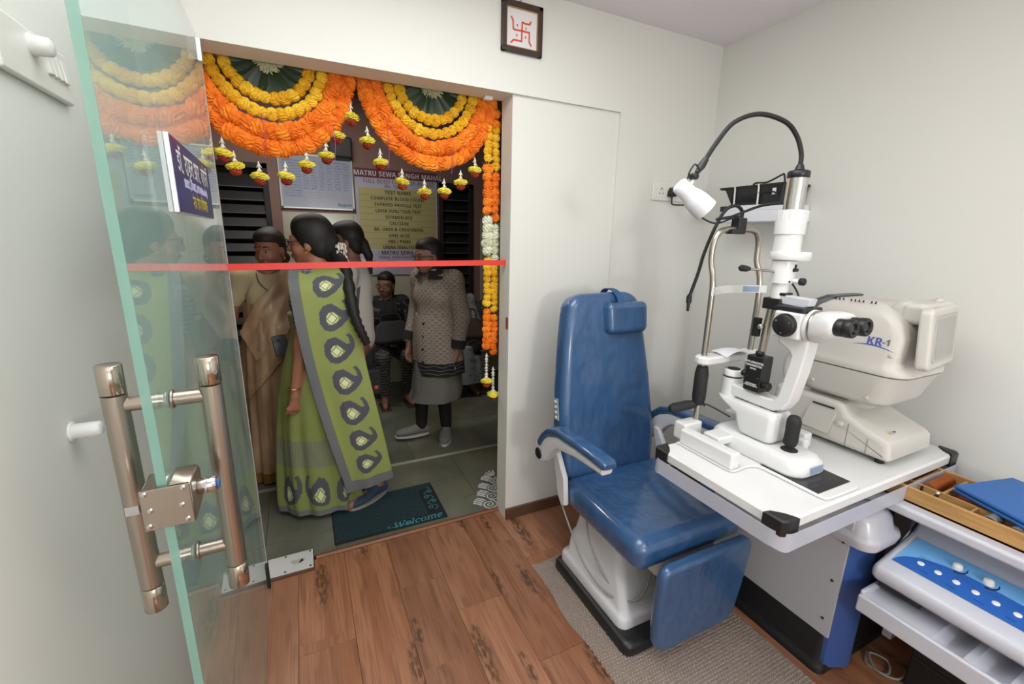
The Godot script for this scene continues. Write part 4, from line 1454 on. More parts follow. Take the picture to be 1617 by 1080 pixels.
	b.stack(sh.call([[1.099, 0.785, 1.103, 0.88, 1.255, 0.065], [1.115, 0.783, 1.105, 0.878, 1.255, 0.065], [1.125, 0.788, 1.10, 0.88, 1.235, 0.05], [1.145, 0.792, 1.096, 0.885, 1.228, 0.045], [1.225, 0.80, 1.088, 0.895, 1.232, 0.04], [1.27, 0.806, 1.082, 0.905, 1.215, 0.04], [1.30, 0.815, 1.073, 0.925, 1.185, 0.045], [1.318, 0.832, 1.056, 0.945, 1.16, 0.05], [1.328, 0.862, 1.026, 0.965, 1.125, 0.05]]), 6)
	var head := part("head_housing", b, G, o)
	b = MB.new()
	b.rod(P + Vector3(0.797, 1.168, 1.205), P + Vector3(0.793, 1.168, 1.205), 0.007, 14, 0.002)
	part("screw_cap", b, G, head)
	for k in 11:
		if k == 3 or k == 8: continue
		b = MB.new()
		b.rbox(Transform3D(Basis.from_euler(Vector3(0.0, 0.5, -0.4)), P + Vector3(0.848, 1.3245, 0.985 + 0.0125 * k)), Vector3(0.03, 0.004, 0.004), 0.001, 1)
		part("vent_slot", b, mat("slot_black"), head)
	# dark visor at the patient end
	b = MB.new()
	b.stack(sh.call([[1.13, 0.797, 1.09, 0.865, 0.90, 0.02], [1.23, 0.803, 1.084, 0.875, 0.925, 0.03], [1.28, 0.806, 1.08, 0.89, 0.95, 0.03], [1.315, 0.82, 1.068, 0.915, 0.975, 0.03], [1.334, 0.85, 1.04, 0.945, 0.985, 0.03]]), 5)
	part("patient_visor", b, D, head)
	# product lettering with its swoosh
	var LB := Basis(Vector3(0, 0, 1), Vector3(0.08, 1, 0).normalized(), Vector3(-1, 0.08, 0).normalized())
	lettering("KR", 0.026, mat("ink_blue", hexc("4a5aa8"), 0.5), head, Transform3D(LB, P + Vector3(0.7972, 1.206, 1.152)))
	lettering("-1", 0.02, mat("ink_grey", hexc("6a6a6c"), 0.5), head, Transform3D(LB, P + Vector3(0.7972, 1.208, 1.186)))
	b = MB.new()
	for k in 12:
		var z0 := 1.09 + 0.0105 * k
		var y0 := 1.186 + 0.010 * sin(PI * (k / 12.0)) - 0.0006 * k
		var z1 := z0 + 0.0105
		var y1 := 1.186 + 0.010 * sin(PI * ((k + 1) / 12.0)) - 0.0006 * (k + 1)
		var w0 := 0.0022 * sin(PI * k / 12.0)
		var w1 := 0.0022 * sin(PI * (k + 1) / 12.0)
		b.face([P + Vector3(0.7958, y0 - w0, z0), P + Vector3(0.7958, y0 + w0, z0), P + Vector3(0.7958, y1 + w1, z1), P + Vector3(0.7958, y1 - w1 - 0.0002, z1)])
	part("swoosh", b, mat("ink_blue"), head)
	# base emblem
	b = MB.new()
	b.rbox(Transform3D(Basis.from_euler(Vector3(0.35, 0, 0)), P + Vector3(0.875, 0.8935, 1.222)), Vector3(0.018, 0.001, 0.006), 0.0, 1)
	part("emblem", b, mat("emblem_gold", hexc("c9b35a"), 0.5), base)
	b = MB.new()
	b.rbox(Transform3D(Basis.from_euler(Vector3(0.35, 0, 0)), P + Vector3(0.893, 0.893, 1.224)), Vector3(0.014, 0.001, 0.006), 0.0, 1)
	part("emblem", b, mat("ink_blue"), base)
	# screen on its hinge
	b = MB.new()
	b.rod(P + Vector3(0.85, 1.305, 1.185), P + Vector3(1.04, 1.305, 1.185), 0.036, 24, 0.008)
	b.soft(P + Vector3(0.845, 1.27, 1.18), P + Vector3(1.045, 1.34, 1.25), 0.02, 4)
	part("screen_arm", b, G, o)
	b = MB.new()
	var ST := Transform3D(Basis.from_euler(Vector3(-0.1, 0.12, 0)), P + Vector3(0.925, 1.232, 1.243))
	b.pillow(ST, rrect(0.255, 0.195, 0.02), 0.034, 0.009, 3)
	var sc := part("screen_housing", b, G, o)
	b = MB.new()
	b.prism(ST * xf(0.003, 0, 0.0335), rrect(0.205, 0.15, 0.012), 0.0025, 0.0008)
	part("screen_bezel", b, mat("bezel_grey", hexc("b4b1ab"), 0.4), sc)
	b = MB.new()
	b.prism(ST * xf(0.003, 0, 0.0355), rrect(0.175, 0.125, 0.004), 0.0012)
	part("screen_glass", b, mat("screen_off", hexc("a3a19c"), 0.25), sc)
	b = MB.new()
	b.rod(P + Vector3(1.0, 1.33, 1.215), P + Vector3(1.01, 1.345, 1.215), 0.012, 14, 0.002)
	part("hinge_cap", b, G, o)

# ---------------------------------------------------------------- reading lamp on the slit lamp's lamp house, cables
func build_gooseneck() -> void:
	var K := mat("black_plastic")
	var o := thing("gooseneck_lamp", "white spot lamp hanging from a black gooseneck arm above the slit lamp", "lamp", Vector3(0.5, 1.752, 0.997))
	var P := -o.position
	var b := MB.new()
	var pts := [Vector3(0.5, 1.752, 0.997)]
	for q in [Vector3(0.503, 1.785, 0.992), Vector3(0.487, 1.834, 0.98), Vector3(0.438, 1.87, 0.97), Vector3(0.348, 1.884, 0.95), Vector3(0.271, 1.857, 0.93), Vector3(0.232, 1.802, 0.91), Vector3(0.192, 1.735, 0.9)]: pts.append(q)
	var loc := []
	for q in curve(pts, 7): loc.append(P + q)
	b.tube(loc, 0.0068, 10)
	part("gooseneck", b, mat("black_rubber"), o)
	b = MB.new()
	b.tube([P + Vector3(0.205, 1.755, 0.902), P + Vector3(0.192, 1.735, 0.9), P + Vector3(0.178, 1.715, 0.898)], [0.009, 0.0115, 0.007], 12)
	b.rod(P + Vector3(0.168, 1.704, 0.886), P + Vector3(0.168, 1.704, 0.91), 0.010, 14, 0.002)
	b.tube(curve([P + Vector3(0.175, 1.72, 0.91), P + Vector3(0.155, 1.735, 0.91), P + Vector3(0.142, 1.715, 0.905), P + Vector3(0.142, 1.695, 0.9)], 5), 0.0026, 6)
	part("swivel_joint", b, K, o)
	var d := Vector3(0.62, -0.55, 0.30).normalized()
	var st := P + Vector3(0.128, 1.682, 0.878)
	b = MB.new()
	b.lathe(Transform3D(MB.frame(d), st), [Vector2(0, 0), Vector2(0.018, 0.0), Vector2(0.0235, 0.005), Vector2(0.025, 0.03), Vector2(0.0255, 0.047), Vector2(0.031, 0.06), Vector2(0.0345, 0.085), Vector2(0.0355, 0.118), Vector2(0.034, 0.118), Vector2(0.033, 0.085), Vector2(0.028, 0.062), Vector2(0, 0.058)], 28)
	var shade := part("lamp_shade", b, mat("lamp_white", hexc("dfe2e6"), 0.3), o)
	b = MB.new()
	b.lathe(Transform3D(MB.frame(d), st + d * 0.06), [Vector2(0.008, 0), Vector2(0.012, 0.008), Vector2(0.024, 0.03), Vector2(0.025, 0.036), Vector2(0.018, 0.042), Vector2(0, 0.044)], 20)
	part("bulb", b, mat("frosted_bulb", hexc("b8babd"), 0.2), shade)
	b = MB.new()
	b.tube([P + Vector3(0.17, 1.70, 0.898), P + Vector3(0.167, 1.685, 0.893), P + Vector3(0.165, 1.672, 0.888)], 0.005, 8)
	part("shade_bracket", b, mat("lamp_white"), shade)

	b = MB.new()
	b.tube(curve([Vector3(0.522, 1.598, 0.803), Vector3(0.523, 1.625, 0.80), Vector3(0.50, 1.642, 0.79), Vector3(0.468, 1.625, 0.775), Vector3(0.437, 1.56, 0.765), Vector3(0.418, 1.475, 0.75), Vector3(0.404, 1.40, 0.745), Vector3(0.392, 1.318, 0.73)], 6), 0.006, 9)
	var hc := part("hanging_cable", b, mat("black_rubber"))
	tag(hc, "thick black cable looped over the chin rest arch, its end hanging free", "cable")
	b = MB.new()
	b.tube([Vector3(0.3925, 1.325, 0.731), Vector3(0.391, 1.315, 0.73), Vector3(0.391, 1.295, 0.73), Vector3(0.391, 1.29, 0.73), Vector3(0.391, 1.262, 0.73)], [0.007, 0.010, 0.010, 0.0065, 0.005], 12)
	part("cable_plug", b, K, hc)
	b = MB.new()
	b.tube(curve([Vector3(0.545, 1.645, 0.945), Vector3(0.53, 1.64, 0.87), Vector3(0.49, 1.615, 0.82), Vector3(0.45, 1.60, 0.81), Vector3(0.40, 1.592, 0.80)], 6), 0.0045, 8)
	b.tube(curve([Vector3(0.50, 1.60, 0.81), Vector3(0.485, 1.605, 0.80), Vector3(0.46, 1.602, 0.79), Vector3(0.43, 1.594, 0.785)], 6), 0.003, 8)
	b.soft(Vector3(0.536, 1.632, 0.945), Vector3(0.556, 1.66, 0.966), 0.004, 2)
	tag(part("lamp_lead", b, mat("black_rubber")), "thin black lead running from the lamp tower past the chin rest arch", "cable")

# ---------------------------------------------------------------- things on the walls
func ribbon(b: MB, T: Transform3D, pts: Array, w: float, close := false) -> void:
	var m := pts.size()
	for i in (m if close else m - 1):
		var a: Vector2 = pts[i]
		var c: Vector2 = pts[(i + 1) % m]
		if a.distance_to(c) < 1e-6: continue
		var d := (c - a).normalized()
		var s := Vector2(-d.y, d.x) * w * 0.5
		a -= d * w * 0.3
		c += d * w * 0.3
		var q := []
		for e in [a - s, c - s, c + s, a + s]: q.append(T * Vector3(e.x, e.y, 0))
		b.face(q)

func build_wall_bits() -> void:
	var wp := mat("switch_white", hexc("dedcd6"), 0.35)
	var b := MB.new()
	# framed sign above the door
	var o := thing("framed_picture", "small dark framed picture with a red auspicious emblem, above the doorway", "picture", Vector3(0.027, 2.283, 0.0))
	var P := -o.position
	for s in [[-0.069, -0.047, 2.283, 2.475], [0.102, 0.124, 2.283, 2.475], [-0.069, 0.124, 2.283, 2.305], [-0.069, 0.124, 2.453, 2.475]]:
		b = MB.new()
		b.box(P + Vector3(s[0], s[2], 0.0), P + Vector3(s[1], s[3], 0.018), 0.004)
		part("frame_side", b, mat("frame_brown", hexc("3d2f28"), 0.35), o)
	for s in [[-0.047, -0.0435, 2.305, 2.453], [0.0985, 0.102, 2.305, 2.453], [-0.047, 0.102, 2.305, 2.3085], [-0.047, 0.102, 2.4495, 2.453]]:
		b = MB.new()
		b.box(P + Vector3(s[0], s[2], 0.002), P + Vector3(s[1], s[3], 0.012))
		part("gilt_edge", b, mat("gilt", hexc("b08d4e"), 0.4, 0.5), o)
	b = MB.new()
	b.box(P + Vector3(-0.044, 2.308, 0.001), P + Vector3(0.099, 2.450, 0.006))
	var pic := part("paper", b, mat("picture_paper", hexc("dcd9da"), 0.7), o)
	b = MB.new()
	var uv := func(x: float, y: float) -> Vector2: return Vector2(-0.044 + (x - 268.0) / 187.0 * 0.143, 2.450 - (y - 30.0 - (x - 268.0) * 0.17) / 238.0 * 0.142)
	var red := mat("vermilion", hexc("d9583a"), 0.7)
	var T := xf(P.x, P.y, P.z + 0.0064)
	for l in [[[295, 90], [306, 112], [309, 165], [318, 170], [362, 176], [408, 184], [409, 245], [422, 268]], [[416, 116], [410, 132], [386, 130], [363, 122], [362, 176], [361, 240], [312, 234], [295, 250]]]:
		var pts := []
		for q in l: pts.append(uv.call(q[0], q[1]))
		ribbon(b, T, pts, 0.0075)
	for q in [[333, 142], [386, 160], [331, 204], [385, 215]]:
		var c: Vector2 = uv.call(q[0], q[1])
		ribbon(b, T, [c - Vector2(0, 0.003), c + Vector2(0, 0.003)], 0.006)
	part("red_emblem", b, red, pic)
	b = MB.new()
	b.rod(P + Vector3(0.02, 2.474, 0.006), P + Vector3(0.02, 2.486, 0.004), 0.004, 10)
	part("hook", b, mat("steel"), o)

	# socket by the corner with plug
	o = thing("wall_socket", "white wall socket plate on the back wall beside the spot lamp", "socket", Vector3(0.945, 1.773, 0))
	P = -o.position
	b = MB.new()
	b.soft(P + Vector3(0.828, 1.727, 0), P + Vector3(1.062, 1.82, 0.011), 0.006, 3)
	part("plate", b, wp, o)
	b = MB.new()
	b.box(P + Vector3(0.852, 1.745, 0.009), P + Vector3(1.04, 1.803, 0.013), 0.002)
	var ins := part("module_panel", b, wp, o)
	for q in [[0.885, 1.79, 0.005], [0.873, 1.765, 0.004], [0.897, 1.765, 0.004], [0.876, 1.782, 0.0025], [0.894, 1.782, 0.0025]]:
		b = MB.new()
		b.rod(P + Vector3(q[0], q[1], 0.0125), P + Vector3(q[0], q[1], 0.0134), q[2], 10)
		part("pin_hole", b, mat("hole_dark", hexc("5a5650"), 0.8), ins)
	for x in [0.985, 1.012]:
		b = MB.new()
		b.rbox(Transform3D(Basis.from_euler(Vector3(0.1, 0, 0)), P + Vector3(x, 1.774, 0.0135)), Vector3(0.022, 0.042, 0.006), 0.0015, 2)
		part("rocker_switch", b, wp, ins)
	b = MB.new()
	b.pillow(xf(0.946, 1.772, 0.013), [Vector2(-0.021, -0.022), Vector2(0.021, -0.022), Vector2(0.019, 0.006), Vector2(0.008, 0.024), Vector2(-0.008, 0.024), Vector2(-0.019, 0.006)], 0.034, 0.006, 3)
	var pl := part("power_plug", b, mat("black_plastic"))
	tag(pl, "black three-pin plug with its black cord in the wall socket", "plug")
	b = MB.new()
	b.tube(curve([Vector3(0.946, 1.752, 0.032), Vector3(0.943, 1.725, 0.035), Vector3(0.947, 1.708, 0.045), Vector3(0.985, 1.704, 0.09), Vector3(1.0, 1.69, 0.13), Vector3(0.985, 1.645, 0.20), Vector3(0.96, 1.615, 0.28), Vector3(0.955, 1.605, 0.34), Vector3(0.99, 1.625, 0.38), Vector3(1.03, 1.64, 0.40)], 7), 0.0042, 8)
	part("cord", b, mat("black_rubber"), pl)

	# shelf on the right wall with a black power supply strapped on
	o = thing("wall_shelf", "narrow white shelf on the right wall behind the slit lamp", "shelf", Vector3(1.14, 1.61, 0.45))
	P = -o.position
	b = MB.new()
	b.soft(P + Vector3(1.04, 1.612, 0.285), P + Vector3(1.238, 1.664, 0.61), 0.004, 2)
	part("shelf_box", b, mat("shelf_white", hexc("dcdde4"), 0.4), o)
	b = MB.new()
	b.soft(P + Vector3(1.045, 1.664, 0.31), P + Vector3(1.23, 1.69, 0.60), 0.003, 2)
	part("upper_tray", b, mat("shelf_white"), o)
	b = MB.new()
	b.soft(P + Vector3(1.042, 1.665, 0.27), P + Vector3(1.10, 1.69, 0.312), 0.003, 2)
	part("tray_end", b, mat("black_plastic"), o)
	b = MB.new()
	b.rod(P + Vector3(1.06, 1.606, 0.31), P + Vector3(1.06, 1.613, 0.31), 0.012, 12)
	part("shelf_foot", b, mat("shelf_white"), o)
	o = thing("power_supply", "black ribbed power supply tied with white straps on the wall shelf", "power supply", Vector3(1.14, 1.69, 0.45))
	P = -o.position
	b = MB.new()
	b.stack([[0.002, -0.085, 0.08, -0.13, 0.125, 0.01], [0.03, -0.088, 0.085, -0.145, 0.13, 0.01], [0.078, -0.093, 0.09, -0.17, 0.135, 0.01], [0.080, -0.10, 0.095, -0.195, 0.14, 0.01], [0.089, -0.10, 0.095, -0.2, 0.14, 0.01]])
	var ps := part("supply_case", b, mat("black_plastic"), o)
	for k in 22:
		b = MB.new()
		b.rbox(xf(-0.089, 0.03, -0.125 + k * 0.0078), Vector3(0.004, 0.034, 0.003), 0.001, 1)
		part("cooling_rib", b, mat("black_rubber"), ps)
	b = MB.new()
	b.box(Vector3(-0.0935, 0.04, 0.085), Vector3(-0.0905, 0.068, 0.102))
	part("sticker", b, mat("paper"), ps)
	for z in [-0.105, 0.02]:
		b = MB.new()
		var ring := [Vector3(-0.094, 0.0, z), Vector3(-0.099, 0.08, z), Vector3(-0.103, 0.085, z), Vector3(-0.10, 0.0915, z), Vector3(0.08, 0.0915, z)]
		var rws := []
		for q in ring: rws.append([q + Vector3(0, 0, -0.004), q + Vector3(0, 0, 0.004)])
		b.cloth(rws, 0.0015)
		part("strap", b, mat("white_plastic"), o)
	b = MB.new()
	b.tube(curve([Vector3(-0.06, 0.09, -0.04), Vector3(-0.07, 0.10, -0.02), Vector3(-0.06, 0.10, 0.03), Vector3(-0.05, 0.125, 0.085), Vector3(-0.05, 0.127, 0.1), Vector3(-0.05, 0.088, 0.11)], 6), 0.0042, 8)
	b.tube(curve([Vector3(-0.094, 0.05, 0.0), Vector3(-0.098, 0.052, 0.06), Vector3(-0.10, 0.05, 0.10), Vector3(-0.096, 0.03, 0.115)], 6), 0.003, 8)
	part("lead", b, mat("black_rubber"), o)

	# switch board on the left wall
	o = thing("switch_board", "white switch board with a fan regulator knob on the left wall", "switch", Vector3(WL, 1.815, 0.72))
	P = -o.position
	b = MB.new()
	b.soft(P + Vector3(WL, 1.766, 0.59), P + Vector3(WL + 0.013, 1.862, 0.85), 0.006, 3)
	part("plate", b, wp, o)
	b = MB.new()
	b.lathe(Transform3D(Basis(Vector3(0, 1, 0), Vector3(1, 0, 0), Vector3(0, 0, -1)), P + Vector3(WL + 0.012, 1.835, 0.735)), [Vector2(0.019, 0), Vector2(0.0185, 0.004), Vector2(0.0165, 0.005), Vector2(0.0155, 0.026), Vector2(0.012, 0.030), Vector2(0, 0.031)], 22)
	part("regulator_knob", b, wp, o)
	for k in 4:
		b = MB.new()
		b.rbox(Transform3D(Basis.from_euler(Vector3(0, 0, 0.1)), P + Vector3(WL + 0.013, 1.823, 0.618 + 0.021 * k)), Vector3(0.008, 0.042, 0.017), 0.002, 2)
		part("rocker_switch", b, wp, o)
	b = MB.new()
	b.rod(Vector3(0, 0, 0), Vector3(0.045, 0, 0), 0.0145, 20, 0.003)
	b.rod(Vector3(0, 0, 0), Vector3(0.004, 0, 0), 0.019, 20, 0.001)
	var ds := part("door_stopper", b, mat("white_plastic"))
	ds.position = Vector3(WL, 1.146, 0.868)
	tag(ds, "short white rubber door stopper on the left wall behind the glass door", "door stopper")
	b = MB.new()
	b.soft(Vector3(-0.02, -0.016, -0.014), Vector3(0.02, 0, 0.014), 0.005, 3)
	var mg := part("magnetic_catch", b, mat("white_plastic"))
	mg.position = Vector3(-0.085, HD, -0.095)
	tag(mg, "tiny white magnetic catch under the lintel of the doorway", "catch")
	b = MB.new()
	b.soft(Vector3(-0.003, -0.03, -0.012), Vector3(0.003, 0.03, 0.012), 0.003, 2)
	var lk := part("strike_plate", b, mat("worn_copper", hexc("8d5a3c"), 0.5, 0.3))
	lk.position = Vector3(-0.001, 1.10, -0.03)
	tag(lk, "small copper coloured strike plate on the right door jamb", "strike plate")

# ---------------------------------------------------------------- glass door
const GLYPH := {
	"da": [0.85, [[0.6, 1], [0.6, 0.78], [0.25, 0.75], [0.2, 0.55], [0.6, 0.5], [0.75, 0.3], [0.5, 0.05], [0.2, 0.15]]],
	"aa": [0.45, [[0.25, 1], [0.25, 0]]],
	"ao": [0.45, [[0.25, 1], [0.25, 0]], [[-0.1, 1.35], [0.1, 1.18], [0.4, 1.35]]],
	"dot": [0.35, [[0.1, 0.02], [0.22, 0.02]]],
	"ra": [0.7, [[0.25, 1], [0.55, 0.82], [0.5, 0.6], [0.2, 0.52], [0.6, 0.0]]],
	"ha": [0.85, [[0.4, 1], [0.4, 0.8], [0.7, 0.76], [0.7, 0.55], [0.3, 0.55], [0.25, 0.36], [0.6, 0.32], [0.7, 0.12], [0.4, -0.05]]],
	"hu": [0.85, [[0.4, 1], [0.4, 0.8], [0.7, 0.76], [0.7, 0.55], [0.3, 0.55], [0.25, 0.36], [0.6, 0.32], [0.7, 0.12], [0.4, -0.05]], [[0.1, -0.15], [0.4, -0.35], [0.7, -0.2]]],
	"he": [0.85, [[0.4, 1], [0.4, 0.8], [0.7, 0.76], [0.7, 0.55], [0.3, 0.55], [0.25, 0.36], [0.6, 0.32], [0.7, 0.12], [0.4, -0.05]], [[0.5, 1], [0.15, 1.35]]],
	"la": [1.0, [[0.85, 1], [0.85, 0]], [[0.85, 0.65], [0.6, 0.75], [0.48, 0.5], [0.3, 0.65], [0.1, 0.5], [0.2, 0.15], [0.35, 0.22]]],
	"a": [0.9, [[0.1, 0.85], [0.4, 0.85], [0.4, 0.6], [0.2, 0.5], [0.45, 0.42], [0.45, 0.15], [0.1, 0.1]], [[0.45, 0.5], [0.75, 0.5]], [[0.75, 1], [0.75, 0]]],
	"ba": [0.95, [[0.75, 1], [0.75, 0]], [[0.75, 0.72], [0.3, 0.75], [0.15, 0.45], [0.35, 0.2], [0.75, 0.35]], [[0.22, 0.62], [0.7, 0.32]]],
	"va": [0.95, [[0.75, 1], [0.75, 0]], [[0.75, 0.72], [0.3, 0.75], [0.15, 0.45], [0.35, 0.2], [0.75, 0.35]]],
	"ta": [0.95, [[0.75, 1], [0.75, 0]], [[0.75, 0.6], [0.35, 0.6], [0.2, 0.4], [0.35, 0.1]]],
	"ii": [0.5, [[0.25, 1], [0.25, 0]], [[0.25, 1], [0.15, 1.35], [-0.3, 1.32], [-0.45, 1.05]]],
	"i": [0.45, [[0.25, 1], [0.25, 0]], [[0.25, 1], [0.35, 1.35], [0.8, 1.32], [1.0, 1.05]]],
	"ne": [0.95, [[0.75, 1], [0.75, 0]], [[0.75, 0.5], [0.3, 0.5], [0.18, 0.4], [0.3, 0.32]], [[0.7, 1], [0.35, 1.35]]],
	"tra": [0.95, [[0.75, 1], [0.75, 0]], [[0.75, 0.65], [0.2, 0.65]], [[0.7, 0.5], [0.2, 0.12]]],
	"o": [0.45, [[0.25, 1], [0.25, 0]], [[0.25, 1], [-0.1, 1.35]]],
	"ga": [0.95, [[0.8, 1], [0.8, 0]], [[0.4, 1], [0.4, 0.3], [0.25, 0.2], [0.15, 0.35]]],
	"she": [1.0, [[0.85, 1], [0.85, 0]], [[0.2, 0.9], [0.5, 0.82], [0.32, 0.6], [0.15, 0.72]], [[0.32, 0.6], [0.6, 0.25], [0.85, 0.4]], [[0.8, 1], [0.45, 1.35]]],
	"sha": [0.95, [[0.75, 1], [0.75, 0]], [[0.2, 1], [0.2, 0.4], [0.45, 0.3], [0.75, 0.45]], [[0.2, 0.85], [0.7, 0.5]]],
	"gya": [1.0, [[0.85, 1], [0.85, 0]], [[0.1, 0.9], [0.4, 0.82], [0.35, 0.55], [0.15, 0.6]], [[0.35, 0.55], [0.85, 0.5]], [[0.1, 0.3], [0.45, 0.08]]],
	"sp": [0.5]}

# Devanagari drawn stroke by stroke; T puts x to the reader's right
func devanagari(words: Array, height: float, T: Transform3D, b: MB) -> void:
	var total := 0.0
	for g in words: total += GLYPH[g][0]
	var x := -total * 0.5
	var w := 0.16
	var start := x
	for i in words.size():
		var g: Array = GLYPH[words[i]]
		for k in range(1, g.size()):
			var pts := []
			for q in g[k]: pts.append(Vector2(x + q[0], q[1]) * height)
			ribbon(b, T, pts, w * height)
		x += g[0]
		if words[i] == "sp" or words[i] == "dot" or i == words.size() - 1:
			var e: float = x - (g[0] if words[i] != words[words.size() - 1] or words[i] == "dot" else 0.0)
			if e > start + 0.1: ribbon(b, T, [Vector2(start + 0.05, 1.0) * height, Vector2(e - 0.08, 1.0) * height], w * height)
			start = x

func build_glass_door() -> void:
	var o := thing("glass_door", "open frameless green-tinted glass door with steel pull handles and name plate", "door", Vector3(-1.152, 0, 0.004), -1.540)
	var glass := mat("door_glass", Color(0.62, 0.80, 0.77, 0.25), 0.02)
	glass.transparency = BaseMaterial3D.TRANSPARENCY_ALPHA
	var b := MB.new()
	b.box(Vector3(0.004, 0.012, -0.006), Vector3(1.160, 2.118, 0.006), 0.0)
	part("glass_pane", b, glass, o)
	b = MB.new()
	b.box(Vector3(1.160, 0.012, -0.006), Vector3(1.1625, 2.118, 0.006), 0.0)
	var ge := mat("glass_edge_green", Color(0.55, 0.74, 0.68, 0.6), 0.1)
	ge.transparency = BaseMaterial3D.TRANSPARENCY_ALPHA
	part("polished_edge", b, ge, o)
	var S := mat("brushed_steel", hexc("b3a99c"), 0.3, 1.0)
	var C := mat("chrome")
	# pull handle on both faces
	b = MB.new()
	for s in [-1.0, 1.0]:
		b = MB.new()
		b.rod(Vector3(1.065, 0.925, s * 0.062), Vector3(1.065, 1.27, s * 0.062), 0.0165, 26)
		var bar := part("handle_bar", b, S, o)
		for e in [[0.876, 0.923], [1.272, 1.318]]:
			b = MB.new()
			b.rod(Vector3(1.065, e[0], s * 0.062), Vector3(1.065, e[1], s * 0.062), 0.0167, 26, 0.001)
			part("bar_end", b, mat("polished_end", hexc("c3b8aa"), 0.12, 1.0), bar)
		for y in [0.966, 1.252]:
			b = MB.new()
			b.rod(Vector3(1.065, y, s * 0.0075), Vector3(1.065, y, s * 0.05), 0.0115, 18)
			b.rod(Vector3(1.065, y, s * 0.0065), Vector3(1.065, y, s * 0.012), 0.0155, 20, 0.002)
			part("standoff", b, S, bar)
	# lock clamped over the free edge
	b = MB.new()
	b.pillow(Transform3D(Basis(), Vector3(0, 0, -0.036)), [Vector2(1.095, 1.10), Vector2(1.11, 1.087), Vector2(1.17, 1.087), Vector2(1.17, 1.152), Vector2(1.11, 1.152), Vector2(1.095, 1.14)], 0.0295, 0.003, 2)
	var lk := part("lock_body", b, S, o)
	b = MB.new()
	b.soft(Vector3(1.11, 1.089, 0.0065), Vector3(1.17, 1.15, 0.026), 0.003, 2)
	part("lock_back", b, S, lk)
	b = MB.new()
	b.box(Vector3(1.166, 1.087, -0.034), Vector3(1.172, 1.152, 0.026), 0.001)
	part("lock_plate", b, S, lk)
	for q in [[1.095, -0.026], [1.12, -0.022], [1.147, -0.026], [1.095, 0.02], [1.12, 0.016], [1.147, 0.02]]:
		b = MB.new()
		b.rod(Vector3(1.171, q[0], q[1]), Vector3(1.1745, q[0], q[1]), 0.0042, 12, 0.001)
		part("screw", b, C, lk)
	b = MB.new()
	b.rod(Vector3(1.13, 1.122, -0.035), Vector3(1.13, 1.122, -0.062), 0.0125, 20, 0.003)
	var cyl := part("key_cylinder", b, C, lk)
	b = MB.new()
	b.rod(Vector3(1.13, 1.122, -0.062), Vector3(1.13, 1.122, -0.065), 0.0085, 16, 0.001)
	part("blue_cap", b, mat("cap_blue", hexc("2f5f9a"), 0.5), cyl)
	b = MB.new()
	b.prism(xf(1.15, 1.115, 0.03), [Vector2(0, 0), Vector2(0.016, 0), Vector2(0.016, 0.014), Vector2(0, 0.006)], 0.016)
	part("latch_bolt", b, C, lk)
	# pivots at top and bottom of the hinge side
	b = MB.new()
	b.soft(Vector3(-0.004, 2.055, -0.013), Vector3(0.022, 2.126, 0.013), 0.003, 2)
	part("top_pivot", b, mat("aluminium", hexc("c9cbc9"), 0.35, 0.8), o)
	b = MB.new()
	b.soft(Vector3(-0.002, 0.011, -0.013), Vector3(0.022, 0.125, 0.013), 0.003, 2)
	part("bottom_pivot", b, mat("dark_steel"), o)
	# name plate on the room side
	b = MB.new()
	b.box(Vector3(0.29, 1.553, -0.0145), Vector3(0.805, 1.70, -0.0065), 0.001)
	var np := part("name_plate", b, mat("plate_white", hexc("e6e6ea"), 0.3), o)
	b = MB.new()
	b.box(Vector3(0.292, 1.5545, -0.0155), Vector3(0.800, 1.6985, -0.0146))
	part("plate_face", b, mat("plate_navy", hexc("26215e"), 0.3), np)
	var R := Basis(Vector3(-1, 0, 0), Vector3(0, 1, 0), Vector3(0, 0, -1))
	b = MB.new()
	devanagari(["da", "ao", "dot", "sp", "ra", "aa", "hu", "la", "sp", "a", "aa", "ra", "dot", "sp", "ba", "he", "ta", "ii"], 0.036, Transform3D(R, Vector3(0.545, 1.638, -0.0160)), b)
	part("lettering", b, mat("ink_white"), np)
	lettering("MBBS, DOMS, FGO (Mumbai)", 0.018, mat("ink_pale", hexc("a9aac4"), 0.5), np, Transform3D(R, Vector3(0.545, 1.617, -0.0160)), false)
	b = MB.new()
	devanagari(["ne", "tra", "sp", "ra", "o", "ga", "sp", "i", "va", "she", "sha", "gya"], 0.024, Transform3D(R, Vector3(0.52, 1.568, -0.0160)), b)
	part("lettering", b, mat("ink_yellow", hexc("d9c53c"), 0.5), np)

	# floor spring cover at the foot of the door
	o = thing("floor_spring", "scuffed white floor spring cover plate at the foot of the glass door", "door hardware", Vector3(-1.065, 0.0, -0.095))
	b = MB.new()
	b.box(Vector3(-0.095, 0.0, -0.068), Vector3(0.102, 0.012, 0.07), 0.002)
	part("wood_surround", b, mat("dark_wood"), o)
	b = MB.new()
	b.box(Vector3(-0.094, 0.0125, -0.066), Vector3(0.098, 0.0165, 0.062), 0.001)
	var cp := part("cover_plate", b, mat("scuffed_white", hexc("c9cac6"), 0.45), o)
	for q in [[0.085, -0.055], [0.085, 0.05], [-0.02, -0.055], [-0.02, 0.05]]:
		b = MB.new()
		b.rod(Vector3(q[0], 0.016, q[1]), Vector3(q[0], 0.0175, q[1]), 0.005, 10)
		part("screw", b, mat("dark_steel"), cp)
	b = MB.new()
	var blot := []
	for k in 12:
		var a := TAU * k / 12.0
		blot.append(Vector2(0.032 + (0.028 + 0.008 * sin(3 * a)) * cos(a), (0.022 + 0.007 * cos(2 * a)) * sin(a)))
